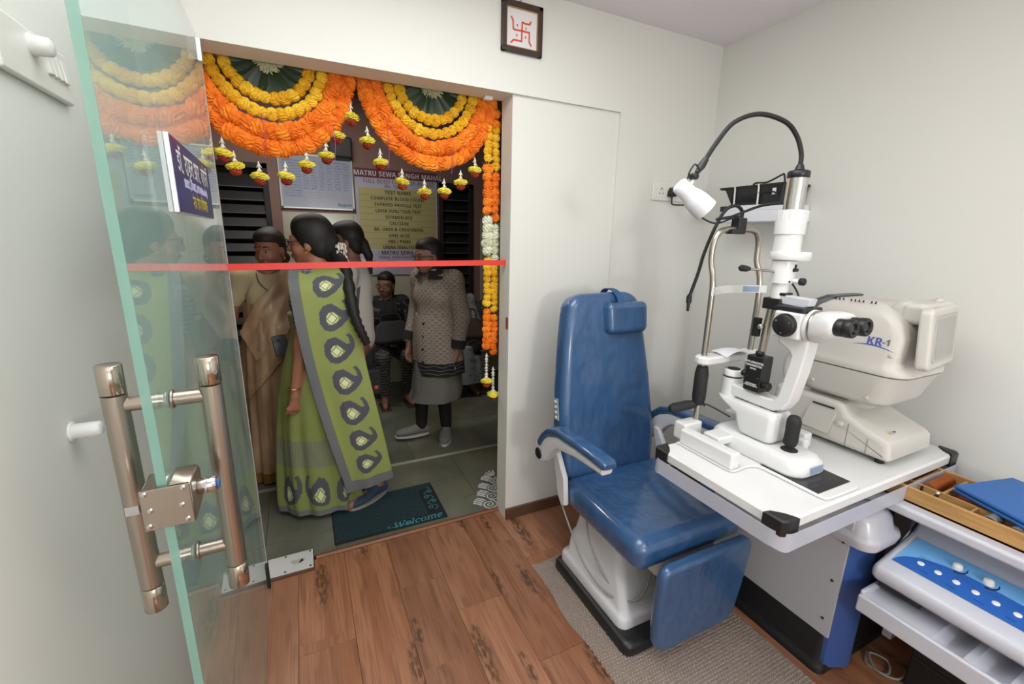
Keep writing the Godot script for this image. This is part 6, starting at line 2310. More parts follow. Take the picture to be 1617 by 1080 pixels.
func face_bits(J: Dictionary, parent: Node, glasses := false, tilt := 0.0) -> void:
	var B: Basis = J.hb
	var c: Vector3 = J.hea
	var T := Transform3D(B, c)
	for s in [-1.0, 1.0]:
		var b := MB.new()
		b.lathe(T * Transform3D(Basis(Vector3(1, 0, 0), Vector3(0, 0, 1), Vector3(0, -1, 0)), Vector3(s * 0.029, -0.004, 0.0735)), [Vector2(0.0095, 0), Vector2(0.0075, 0.0025), Vector2(0.0045, 0.0038), Vector2(0, 0.0042)], 12)
		var e := part("eye", b, mat("eye_white", hexc("a89c92"), 0.4), parent)
		b = MB.new()
		b.lathe(T * Transform3D(Basis(Vector3(1, 0, 0), Vector3(0, 0, 1), Vector3(0, -1, 0)), Vector3(s * 0.029, -0.004, 0.0757)), [Vector2(0.0062, 0), Vector2(0.0045, 0.0022), Vector2(0, 0.0026)], 10)
		part("iris", b, mat("iris_dark", hexc("1c120d"), 0.2), e)
		b = MB.new()
		b.tube([T * Vector3(s * 0.012, 0.021, 0.0795), T * Vector3(s * 0.03, 0.0265, 0.079), T * Vector3(s * 0.048, 0.018, 0.068)], [0.0022, 0.0028, 0.0014], 6)
		part("eyebrow", b, mat("hair_black", hexc("14100e"), 0.62), parent)
	var b2 := MB.new()
	b2.tube([T * Vector3(-0.021, -0.067, 0.0765), T * Vector3(-0.008, -0.0665, 0.0865), T * Vector3(0.008, -0.0665, 0.0865), T * Vector3(0.021, -0.067, 0.0765)], [0.002, 0.0048, 0.0048, 0.002], 8)
	part("lips", b2, mat("lip_brown", hexc("7d4136"), 0.5), parent)
	if glasses:
		b2 = MB.new()
		for s in [-1.0, 1.0]:
			var ring := []
			for k in 17:
				var a := TAU * k / 16.0
				ring.append(T * Vector3(s * 0.031 + 0.024 * cos(a), -0.004 + 0.019 * sin(a), 0.097 - 0.25 * absf(s * 0.031 + 0.024 * cos(a)) * 0.35))
			b2.tube(ring, 0.0022, 6, false)
			b2.tube([T * Vector3(s * 0.054, 0.003, 0.091), T * Vector3(s * 0.071, 0.003, 0.06), T * Vector3(s * 0.078, 0.0, -0.005)], 0.002, 6)
		b2.tube([T * Vector3(-0.008, 0.0, 0.097), T * Vector3(0, 0.004, 0.100), T * Vector3(0.008, 0.0, 0.097)], 0.002, 6)
		part("glasses", b2, mat("glasses_black", hexc("141416"), 0.3), parent)

func hair_cap(J: Dictionary, extra: Array, parent: Node, m: Material, grow := 0.0) -> MeshInstance3D:
	var B: Basis = J.hb
	var c: Vector3 = J.hea
	var b := MB.new()
	var pr := [
		[c + B * Vector3(0, 0.03, -0.03), Vector3(0.079 + grow, 0.093 + grow, 0.083 + grow), B, 0.015],
		[c + B * Vector3(0, 0.066, 0.012), Vector3(0.066 + grow, 0.05 + grow, 0.062), B, 0.02],
		[c + B * Vector3(0, -0.03, -0.055), Vector3(0.062 + grow, 0.06, 0.045 + grow), B, 0.02]]
	for e in extra: pr.append([c + B * e[0], c + B * e[1], e[2], e[3], 0.015])
	nets(b, pr, 0.0068)
	return part("hair", b, m, parent)

# stacked rings with folds: [y, cx, cz, rx, rz, fold]
func drape(b: MB, secs: Array, folds: float, phase := 0.0, seg := 72) -> void:
	var rings := []
	for q in secs:
		var ring := []
		for s in seg:
			var a := TAU * s / seg
			var k: float = 1.0 + q[5] * (sin(a * folds + phase + q[0] * 2.0) + 0.5 * sin(a * (folds * 1.7) + 1.3 + q[0] * 5.0))
			ring.append(Vector3(q[1] + sin(a) * q[3] * k, q[0], q[2] + cos(a) * q[4] * k))
		rings.append(ring)
	b.loft(rings, true, true)

func skin_mat(key: String, hex: String) -> StandardMaterial3D:
	var m := mat(key, hexc(hex), 0.5)
	return m

func stand(sc: float) -> Dictionary:
	var J := {"pel": Vector3(0, 0.86, 0), "wai": Vector3(0, 1.0, 0.005), "che": Vector3(0, 1.18, 0.0), "nec": Vector3(0, 1.315, -0.012), "hea": Vector3(0, 1.435, 0.012),
		"shL": Vector3(0.155, 1.265, -0.01), "shR": Vector3(-0.155, 1.265, -0.01), "elL": Vector3(0.205, 1.02, -0.02), "elR": Vector3(-0.205, 1.02, -0.02), "wrL": Vector3(0.215, 0.82, 0.04), "wrR": Vector3(-0.215, 0.82, 0.04),
		"hiL": Vector3(0.085, 0.81, 0), "hiR": Vector3(-0.085, 0.81, 0), "knL": Vector3(0.085, 0.44, 0.01), "knR": Vector3(-0.085, 0.44, 0.01), "anL": Vector3(0.085, 0.075, -0.02), "anR": Vector3(-0.085, 0.075, -0.02), "toL": Vector3(0.1, 0.03, 0.11), "toR": Vector3(-0.1, 0.03, 0.11)}
	for k in J: J[k] = J[k] * sc
	J.hb = Basis()
	return J

func shoe(b: MB, an: Vector3, to: Vector3, sole: MB) -> void:
	var d := (to - an)
	d.y = 0
	d = d.normalized()
	var s := Vector3(d.z, 0, -d.x)
	var heel := Vector3(an.x, 0, an.z) - d * 0.05
	var rings := []
	for q in [[-0.005, 0.024, 0.055], [0.01, 0.034, 0.078], [0.05, 0.037, 0.088], [0.09, 0.040, 0.078], [0.14, 0.046, 0.058], [0.19, 0.045, 0.05], [0.225, 0.036, 0.042], [0.243, 0.018, 0.032]]:
		var ring := []
		for k in 14:
			var a := TAU * k / 14.0
			ring.append(heel + d * q[0] + s * cos(a) * q[1] + Vector3(0, to.y - 0.03 + 0.014 + q[2] * 0.5 * (1.0 + sin(a)) * 0.98, 0))
		rings.append(ring)
	b.loft(rings)
	rings = []
	for y in [0.0, 0.016]:
		var ring := []
		for k in 24:
			var a := TAU * k / 24.0
			var u := 0.5 - 0.5 * cos(a)
			ring.append(heel + d * (-0.01 + 0.262 * u) + s * sin(a) * (0.040 + 0.010 * u) + Vector3(0, y + to.y - 0.03, 0))
		rings.append(ring)
	sole.loft(rings)

func inside(poly: PackedVector2Array, x: float, y: float) -> bool:
	return Geometry2D.is_point_in_polygon(Vector2(x, y), poly)

# stepped paisley, as woven: drawn on a coarse grid
func paisley(im: Image, cx: float, cy: float, w: float, h: float, flip := 1.0) -> void:
	var outer := PackedVector2Array()
	for q in [[-0.48, 0.12], [-0.45, -0.22], [-0.3, -0.42], [-0.05, -0.48], [0.12, -0.36], [0.3, -0.2], [0.42, -0.2], [0.38, -0.42], [0.3, -0.5], [0.44, -0.55], [0.55, -0.38], [0.58, -0.12], [0.42, 0.1], [0.2, 0.28], [-0.1, 0.42], [-0.35, 0.38]]: outer.append(Vector2(q[0] * flip, q[1]))
	var inner := PackedVector2Array()
	for q in [[-0.27, 0.06], [-0.24, -0.12], [-0.12, -0.22], [0.0, -0.2], [0.14, -0.06], [0.22, 0.02], [0.06, 0.14], [-0.1, 0.2], [-0.22, 0.18]]: inner.append(Vector2(q[0] * flip, q[1]))
	var step := 3
	for y in range(int(cy - h * 0.6), int(cy + h * 0.6), step):
		for x in range(int(cx - w * 0.65), int(cx + w * 0.65), step):
			if x < 0 or y < 0 or x >= im.get_width() - step or y >= im.get_height() - step: continue
			var u := (x - cx) / w
			var v := (y - cy) / h
			if not inside(outer, u, v): continue
			var c := hexc("4d5059")
			if inside(inner, u, v):
				c = hexc("8d9550")
				var fu := (u * flip + 0.08) * 18.0
				var fv := v * 18.0
				if absf(fu) < 3.4 and absf(fv) < 3.4 and (int(absf(fu) + absf(fv) + 0.5) % 2 == 0 or absf(fu) + absf(fv) < 2.0): c = hexc("dcdfb8")
			im.fill_rect(Rect2i(x, y, step, step), c)

func weave(im: Image, r: Rect2i) -> void:
	for y in range(r.position.y, r.end.y, 2):
		for x in range(r.position.x, r.end.x, 2):
			im.fill_rect(Rect2i(x, y, 2, 2), hexc("8a8c8a") if (x / 2 + y / 2) % 3 == 0 else hexc("53565c"))

func fabric(key: String, tint: Color, rough: float, im: Image, scale := 0.0) -> StandardMaterial3D:
	var m := mat(key, tint, rough)
	if im: m.albedo_texture = ImageTexture.create_from_image(im)
	if scale > 0:
		m.uv1_triplanar = true
		m.uv1_scale = Vector3.ONE * scale
	return m

func torso(J: Dictionary, g: float, sleeve: float) -> Array:
	var pr := [[J.pel, J.wai, 0.105 + g, 0.094 + g, 0.05], [J.wai, J.che, 0.094 + g, 0.104 + g, 0.05], [J.shL, J.shR, 0.050 + g, 0.050 + g, 0.05],
		[J.che + Vector3(0.055, -0.03, 0.06), Vector3(0.06, 0.06, 0.05) + Vector3.ONE * g, Basis(), 0.04], [J.che + Vector3(-0.055, -0.03, 0.06), Vector3(0.06, 0.06, 0.05) + Vector3.ONE * g, Basis(), 0.04]]
	for s in ["L", "R"]:
		var a: Vector3 = J["sh" + s]
		var e: Vector3 = J["el" + s]
		var w: Vector3 = J["wr" + s]
		if sleeve <= 1.0:
			pr.append([a, a.lerp(e, sleeve), 0.046 + g, 0.040 + g, 0.03])
		else:
			pr.append([a, e, 0.046 + g, 0.040 + g, 0.03])
			pr.append([e, e.lerp(w, sleeve - 1.0), 0.039 + g, 0.028 + g, 0.02])
	return pr

func person(label: String, at: Vector3, turn: float) -> Node3D:
	return thing("person", label, "person", at, turn, "people in the corridor")

func build_people() -> void:
	green_sari()
	gold_sari()
	white_shirt()
	cardigan()
	seated()
	bench()

func green_sari() -> void:
	var o := person("woman in a green sari with grey paisley border, braid and glasses, seen from behind", Vector3(-0.84, 0, -0.5), -1.92)
	var inv := o.transform.affine_inverse()
	var J := stand(1.027)
	J.hea = Vector3(0, 1.478, 0.02)
	J.hb = Basis.from_euler(Vector3(0.04, 0.1, 0))
	J.elL = Vector3(0.175, 1.0, 0.035)
	J.wrL = Vector3(0.185, 0.755, 0.085)
	J.fdL = Vector3(0, -1, 0.15)
	J.pnL = Vector3(-0.6, 0, 0.5)
	J.cuL = 0.75
	J.anR = inv * Vector3(-0.60, 0.09, -0.52)
	J.toR = inv * Vector3(-0.78, 0.035, -0.42)
	J.knR = Vector3(-0.06, 0.44, 0.06)
	J.anL = Vector3(-0.02, 0.08, 0.05)
	J.toL = Vector3(-0.02, 0.03, 0.18)
	J.knL = Vector3(0.06, 0.45, 0.14)
	var skin := skin_mat("skin_a", "94644c")
	body(J, skin, o)
	face_bits(J, o, true)
	var black := mat("hair_black", hexc("14100e"), 0.62)
	var hr := hair_cap(J, [[Vector3(0, 0.0, -0.09), Vector3(0, -0.07, -0.10), 0.05, 0.04]], o, black, 0.012)
	var b := MB.new()
	var pts := []
	var rad := []
	var line := curve([Vector3(-0.745, 1.42, -0.455), Vector3(-0.715, 1.345, -0.35), Vector3(-0.705, 1.22, -0.265), Vector3(-0.69, 1.12, -0.25), Vector3(-0.665, 1.05, -0.255), Vector3(-0.645, 1.0, -0.265)], 8)
	for i in line.size():
		pts.append(inv * line[i])
		rad.append(0.032 * (1.0 - 0.45 * i / line.size()) * (1.0 + 0.14 * sin(i * 1.6)))
	b.tube(pts, rad, 10)
	part("braid", b, black, hr)
	# jasmine in the hair
	var rng := RandomNumberGenerator.new()
	rng.seed = 4
	b = MB.new()
	for i in 46:
		var c := inv * (Vector3(-0.722, 1.425, -0.425) + Vector3(rng.randf_range(-0.018, 0.03), rng.randf_range(-0.045, 0.045), rng.randf_range(-0.02, 0.02)))
		for s in 4:
			var a := TAU * s / 4.0 + i
			b.tube([c, c + Vector3(cos(a), sin(a), 0.4) * 0.009], [0.0035, 0.0015], 4)
	part("jasmine_gajra", b, mat("jasmine"), hr)
	# earring and bangle
	b = MB.new()
	b.rod(J.hea + J.hb * Vector3(0.081, -0.05, 0.0), J.hea + J.hb * Vector3(0.085, -0.05, 0.0), 0.006, 10)
	part("earring", b, mat("gold_metal", hexc("c79b45"), 0.3, 0.9), o)
	b = MB.new()
	var ring := []
	for k in 17:
		var a := TAU * k / 16.0
		ring.append(J.wrL + Vector3(cos(a) * 0.031, 0.03, sin(a) * 0.029))
	b.tube(ring, 0.0035, 6, false)
	part("bangle", b, mat("gold_metal"), o)
	# blouse with thin stripes
	var im := Image.create(32, 32, false, Image.FORMAT_RGB8)
	im.fill(hexc("4c4e54"))
	for k in 4: im.fill_rect(Rect2i(0, k * 8, 32, 2), hexc("83868c"))
	b = MB.new()
	nets(b, torso(J, 0.008, 0.62), 0.013, [[Vector3(0, 1.02, 0), Vector3(0, -1, 0)]])
	part("blouse", b, fabric("blouse_grey", Color.WHITE, 0.8, im, 12.0), o)
	# skirt of the sari
	im = Image.create(1024, 512, false, Image.FORMAT_RGB8)
	im.fill(hexc("7f894a"))
	for y in range(325, 375, 2):
		for x in range(0, 1024, 3): im.fill_rect(Rect2i(x, y, 2, 2), hexc("64685c") if (x + y) % 4 else hexc("8f948a"))
	for k in 9: paisley(im, 60 + k * 114, 432, 92, 84, 1.0 if k % 2 else -1.0)
	weave(im, Rect2i(0, 486, 1024, 26))
	b = MB.new()
	drape(b, [[1.13, 0, 0.01, 0.15, 0.135, 0.0], [1.04, 0, 0.01, 0.142, 0.125, 0.005], [0.94, 0, 0.015, 0.165, 0.15, 0.01], [0.84, 0, 0.02, 0.185, 0.175, 0.012], [0.7, 0, 0.04, 0.18, 0.19, 0.02], [0.5, -0.01, 0.065, 0.168, 0.2, 0.035], [0.3, -0.02, 0.075, 0.165, 0.215, 0.045], [0.12, -0.03, 0.085, 0.165, 0.225, 0.05], [0.04, -0.035, 0.085, 0.165, 0.228, 0.05]], 11.0, 0.4, 110)
	part("sari_skirt", b, fabric("sari_green_print", Color.WHITE, 0.75, im), o)
	# pallu over the left shoulder, hanging down behind
	im = Image.create(384, 1152, false, Image.FORMAT_RGB8)
	im.fill(hexc("8b9552"))
	weave(im, Rect2i(0, 0, 58, 1152))
	weave(im, Rect2i(0, 1096, 384, 56))
	im.fill_rect(Rect2i(58, 0, 4, 1096), hexc("737c40"))
	for k in 7: paisley(im, 222 + 6 * (k % 2), 408 + k * 104, 190, 96)
	var Ls := [Vector3(-0.935, 1.27, -0.60), Vector3(-0.93, 1.335, -0.52), Vector3(-0.95, 1.358, -0.37), Vector3(-0.962, 1.30, -0.262), Vector3(-0.95, 1.13, -0.245), Vector3(-0.93, 0.95, -0.265), Vector3(-0.90, 0.75, -0.30), Vector3(-0.862, 0.545, -0.315), Vector3(-0.82, 0.35, -0.33), Vector3(-0.780, 0.165, -0.35)]
	var Rs := [Vector3(-0.74, 1.28, -0.60), Vector3(-0.715, 1.345, -0.53), Vector3(-0.70, 1.358, -0.40), Vector3(-0.690, 1.325, -0.315), Vector3(-0.672, 1.14, -0.295), Vector3(-0.655, 0.925, -0.315), Vector3(-0.62, 0.71, -0.325), Vector3(-0.582, 0.494, -0.345), Vector3(-0.555, 0.33, -0.36), Vector3(-0.532, 0.19, -0.375)]
	Ls = curve(Ls, 4)
	Rs = curve(Rs, 4)
	var rows := []
	for r in Ls.size():
		var ln := []
		var v := float(r) / (Ls.size() - 1)
		for s in 25:
			var u := s / 24.0
			var p: Vector3 = Ls[r].lerp(Rs[r], u)
			p.z += 0.02 * sin(PI * u) * clampf((v - 0.15) * 3.0, 0.0, 1.0) + 0.006 * sin(u * 13.0 + v * 2.0) * clampf((v - 0.2) * 2.0, 0.0, 1.0)
			p.y += 0.012 * sin(PI * u) * (1.0 - clampf(v * 3.0, 0.0, 1.0))
			ln.append(inv * p)
		rows.append(ln)
	b = MB.new()
	b.cloth(rows, 0.0025)
	part("pallu", b, fabric("pallu_print", Color.WHITE, 0.75, im), o)
	# shoes
	var sole := MB.new()
	b = MB.new()
	shoe(b, J.anR, J.toR, sole)
	var sh := part("shoe", b, mat("shoe_blue", hexc("30405a"), 0.8), o)
	part("shoe_sole", sole, mat("sole_grey", hexc("8d8a80"), 0.8), sh)
	sole = MB.new()
	b = MB.new()
	shoe(b, J.anL, J.toL, sole)
	sh = part("shoe", b, mat("shoe_blue"), o)
	part("shoe_sole", sole, mat("sole_grey"), sh)

func gold_sari() -> void:
	var o := person("older woman in a bronze silk sari holding a phone, face turned aside", Vector3(-1.085, 0, -1.08), 0.03)
	var J := stand(0.985)
	J.hea = Vector3(0.02, 1.425, 0.03)
	J.hb = Basis.from_euler(Vector3(0.18, -0.55, 0))
	J.elL = Vector3(0.205, 0.985, 0.0)
	J.wrL = Vector3(0.125, 0.86, 0.155)
	J.fdL = Vector3(-0.75, 0.35, 0.25)
	J.pnL = Vector3(-0.3, 0.1, -1)
	J.cuL = 0.55
	J.elR = Vector3(-0.215, 1.03, 0.02)
	J.wrR = Vector3(-0.27, 0.99, 0.2)
	J.fdR = Vector3(-0.3, 0.1, 1)
	J.pnR = Vector3(0, -1, 0)
	body(J, skin_mat("skin_b", "9a6a52"), o)
	face_bits(J, o)
	var b := MB.new()
	hair_cap(J, [[Vector3(0, -0.06, -0.085), Vector3(0.01, -0.075, -0.10), 0.045, 0.04]], o, mat("hair_brown_black", hexc("2a1e19"), 0.62))
	b = MB.new()
	b.rod(J.hea + J.hb * Vector3(0, 0.028, 0.081), J.hea + J.hb * Vector3(0, 0.028, 0.084), 0.0045, 10)
	part("bindi", b, mat("bindi_red", hexc("5a1712"), 0.6), o)
	for s in [-1.0, 1.0]:
		b = MB.new()
		b.rod(J.hea + J.hb * Vector3(s * 0.079, -0.052, 0.0), J.hea + J.hb * Vector3(s * 0.084, -0.056, 0.002), 0.0075, 10)
		part("earring", b, mat("gold_metal"), o)
	# necklace with a pendant
	b = MB.new()
	b.tube(curve([Vector3(-0.06, 1.285, 0.045), Vector3(-0.045, 1.235, 0.105), Vector3(0, 1.195, 0.135), Vector3(0.045, 1.235, 0.105), Vector3(0.06, 1.285, 0.045)], 6), 0.0025, 6)
	var nk := part("necklace", b, mat("bead_black", hexc("1b1512"), 0.4), o)
	b = MB.new()
	b.rod(Vector3(0, 1.182, 0.134), Vector3(0, 1.182, 0.142), 0.017, 18, 0.003)
	part("pendant", b, mat("gold_metal"), nk)
	b = MB.new()
	nets(b, torso(J, 0.009, 0.55), 0.013, [[Vector3(0, 0.98, 0), Vector3(0, -1, 0)], [Vector3(0, 1.275, 0.06), Vector3(0, 0.75, 0.66)]])
	part("blouse", b, mat("blouse_cream", hexc("b8a984"), 0.75), o)
	var silk := mat("sari_bronze", hexc("c4a27f"), 0.38)
	silk.albedo_texture = noise_tex(51, 0.02, 256, Color(0.72, 0.7, 0.66), Color(1, 1, 1), 4)
	silk.uv1_triplanar = true
	silk.uv1_scale = Vector3(2.2, 0.7, 2.2)
	b = MB.new()
	drape(b, [[1.12, 0, 0.02, 0.148, 0.14, 0.005], [1.03, 0, 0.03, 0.15, 0.145, 0.015], [0.93, 0.0, 0.03, 0.17, 0.165, 0.018], [0.83, 0, 0.025, 0.185, 0.175, 0.02], [0.66, -0.02, 0.02, 0.178, 0.17, 0.03], [0.45, -0.04, 0.02, 0.165, 0.165, 0.045], [0.2, -0.055, 0.02, 0.165, 0.17, 0.055], [0.06, -0.06, 0.025, 0.17, 0.175, 0.06], [0.025, -0.06, 0.025, 0.172, 0.177, 0.06]], 14.0, 0.0, 120)
	part("sari_skirt", b, silk, o)
	b = MB.new()
	drape(b, [[0.085, -0.06, 0.025, 0.1735, 0.1785, 0.058], [0.03, -0.06, 0.025, 0.1755, 0.1805, 0.06]], 14.0, 0.0, 120)
	part("hem_border", b, mat("border_ochre", hexc("7a5524"), 0.45, 0.2), o)
	# sheer length over the chest and left shoulder
	var rows := []
	for r in 17:
		var v := r / 16.0
		var ln := []
		for s in 11:
			var u := s / 10.0
			var a: Vector3 = [Vector3(-0.16, 0.90, 0.14), Vector3(-0.09, 1.07, 0.165), Vector3(0.035, 1.20, 0.155), Vector3(0.10, 1.325, 0.02), Vector3(0.11, 1.27, -0.10)][0]
			var path1 := [Vector3(-0.17, 0.96, 0.13), Vector3(-0.08, 1.12, 0.165), Vector3(0.03, 1.235, 0.14), Vector3(0.085, 1.335, 0.02), Vector3(0.10, 1.25, -0.105)]
			var path2 := [Vector3(-0.10, 0.80, 0.19), Vector3(0.07, 0.95, 0.195), Vector3(0.15, 1.10, 0.14), Vector3(0.195, 1.29, 0.01), Vector3(0.19, 1.22, -0.10)]
			var k := v * 4.0
			var i := mini(int(k), 3)
			a = path1[i].lerp(path1[i + 1], k - i)
			var c: Vector3 = path2[i].lerp(path2[i + 1], k - i)
			ln.append(a.lerp(c, u) + Vector3(0, 0, 0.006 * sin(u * 14.0)))
		rows.append(ln)
	b = MB.new()
	b.cloth(rows, 0.0025)
	part("pallu", b, silk, o)
	# sparkling border running down across the hip
	rows = []
	for r in 14:
		var v := r / 13.0
		var c := Vector3(lerpf(0.10, -0.20, v), lerpf(0.87, 0.52, v), 0.205 - 0.06 * absf(v - 0.35))
		var w := Vector3(-0.035, -0.04, 0.0)
		rows.append([c + w * 0.9, c + w * 0.3 + Vector3(0, 0, 0.008), c - w * 0.3 + Vector3(0, 0, 0.008), c - w * 0.9])
	b = MB.new()
	b.cloth(rows, 0.003)
	var im := Image.create(64, 256, false, Image.FORMAT_RGB8)
	im.fill(hexc("7d5a2a"))
	for y in range(0, 256, 5):
		for x in range(4, 60, 6): im.fill_rect(Rect2i(x, y, 2, 2), hexc("d9c69a"))
	part("zari_border", b, fabric("zari", Color.WHITE, 0.4, im), o)
	# phone held up in the left hand
	b = MB.new()
	var T := Transform3D(Basis.from_euler(Vector3(-0.25, 0.1, 0.12)), Vector3(0.03, 0.885, 0.215))
	b.pillow(T, rrect(0.074, 0.118, 0.011), 0.009, 0.003, 2)
	var ph := part("mobile_phone", b, mat("phone_case", hexc("202b33"), 0.35))
	ph.transform = o.transform
	tag(ph, "dark mobile phone held by the woman in the bronze sari", "phone")
	b = MB.new()
	b.pillow(T * xf(-0.014, 0.036, 0.008), rrect(0.034, 0.034, 0.008), 0.003, 0.001, 2)
	var cb := part("camera_bump", b, mat("black_plastic"), ph)
	for q in [[-0.007, 0.007], [0.007, -0.007], [-0.007, -0.007]]:
		b = MB.new()
		b.rod(T * Vector3(-0.014 + q[0], 0.036 + q[1], 0.0105), T * Vector3(-0.014 + q[0], 0.036 + q[1], 0.0125), 0.005, 12)
		part("camera_lens", b, mat("ocular_glass"), cb)

func white_shirt() -> void:
	var o := person("person in a white short-sleeved shirt with a ponytail, mostly hidden behind the green sari", Vector3(-0.63, 0, -0.98), -1.95)
	var J := stand(1.02)
	J.hea = Vector3(0.0, 1.475, 0.02)
	J.hb = Basis.from_euler(Vector3(0.05, 0.2, 0))
	J.fdL = Vector3(0, -1, 0.1)
	J.pnL = Vector3(-1, 0, 0)
	J.fdR = Vector3(0, -1, 0.1)
	J.pnR = Vector3(1, 0, 0)
	body(J, skin_mat("skin_c", "7d5340"), o)
	face_bits(J, o)
	hair_cap(J, [[Vector3(0, -0.02, -0.10), Vector3(0, -0.09, -0.125), 0.034, 0.024], [Vector3(0, -0.09, -0.125), Vector3(0, -0.2, -0.13), 0.024, 0.01]], o, mat("hair_black", hexc("14100e"), 0.62))
	var b := MB.new()
	nets(b, torso(J, 0.02, 0.75), 0.014, [[Vector3(0, 0.80, 0), Vector3(0, -1, 0)]])
	part("shirt", b, mat("shirt_white", hexc("b9b4ac"), 0.8), o)
	b = MB.new()
	for s in ["L", "R"]:
		nets(b, [[J["hi" + s], J["kn" + s], 0.092, 0.07, 0.04], [J["kn" + s], J["an" + s], 0.07, 0.055, 0.03]], 0.016)
	part("trousers", b, mat("trousers_dark", hexc("2a2a30"), 0.85), o)
	for s in ["L", "R"]:
		var sole := MB.new()
		b = MB.new()
		shoe(b, J["an" + s], J["to" + s], sole)
		var sh := part("shoe", b, mat("shoe_dark", hexc("222226"), 0.7), o)
		part("shoe_sole", sole, mat("sole_grey"), sh)
	# shoulder bag
	var bag := thing("shoulder_bag", "black shoulder bag with orange-red motifs hanging beside the green sari", "bag", Vector3(-0.565, 0.545, -0.78))
	b = MB.new()
	b.pillow(xf(0, 0, -0.03), [Vector2(-0.055, 0.02), Vector2(-0.04, 0), Vector2(0.04, 0), Vector2(0.055, 0.02), Vector2(0.05, 0.17), Vector2(-0.05, 0.17)], 0.06, 0.02, 4)
	part("bag_body", b, mat("bag_black", hexc("1d1c1d"), 0.7), bag)
	b = MB.new()
	var rows := []
	for q in curve([Vector3(-0.045, 0.16, 0.0), Vector3(-0.06, 0.35, 0.0), Vector3(-0.06, 0.55, -0.03), Vector3(-0.02, 0.71, -0.12), Vector3(0.03, 0.62, -0.22)], 6): rows.append([q - Vector3(0.012, 0, 0), q + Vector3(0.012, 0, 0)])
	b.cloth(rows, 0.003)
	part("strap", b, mat("bag_strap", hexc("3a3b3d"), 0.7), bag)
	for q in [[-0.035, 0.105, 0.013], [-0.02, 0.095, 0.009], [0.018, 0.055, 0.014], [-0.04, 0.13, 0.006]]:
		b = MB.new()
		b.lathe(Transform3D(Basis(Vector3(1, 0, 0), Vector3(0, 0, 1), Vector3(0, -1, 0)), Vector3(q[0], q[1], 0.029)), [Vector2(q[2], 0), Vector2(q[2] * 0.8, 0.003), Vector2(0, 0.004)], 12)
		part("motif", b, mat("motif_red", hexc("c9452c"), 0.6), bag)

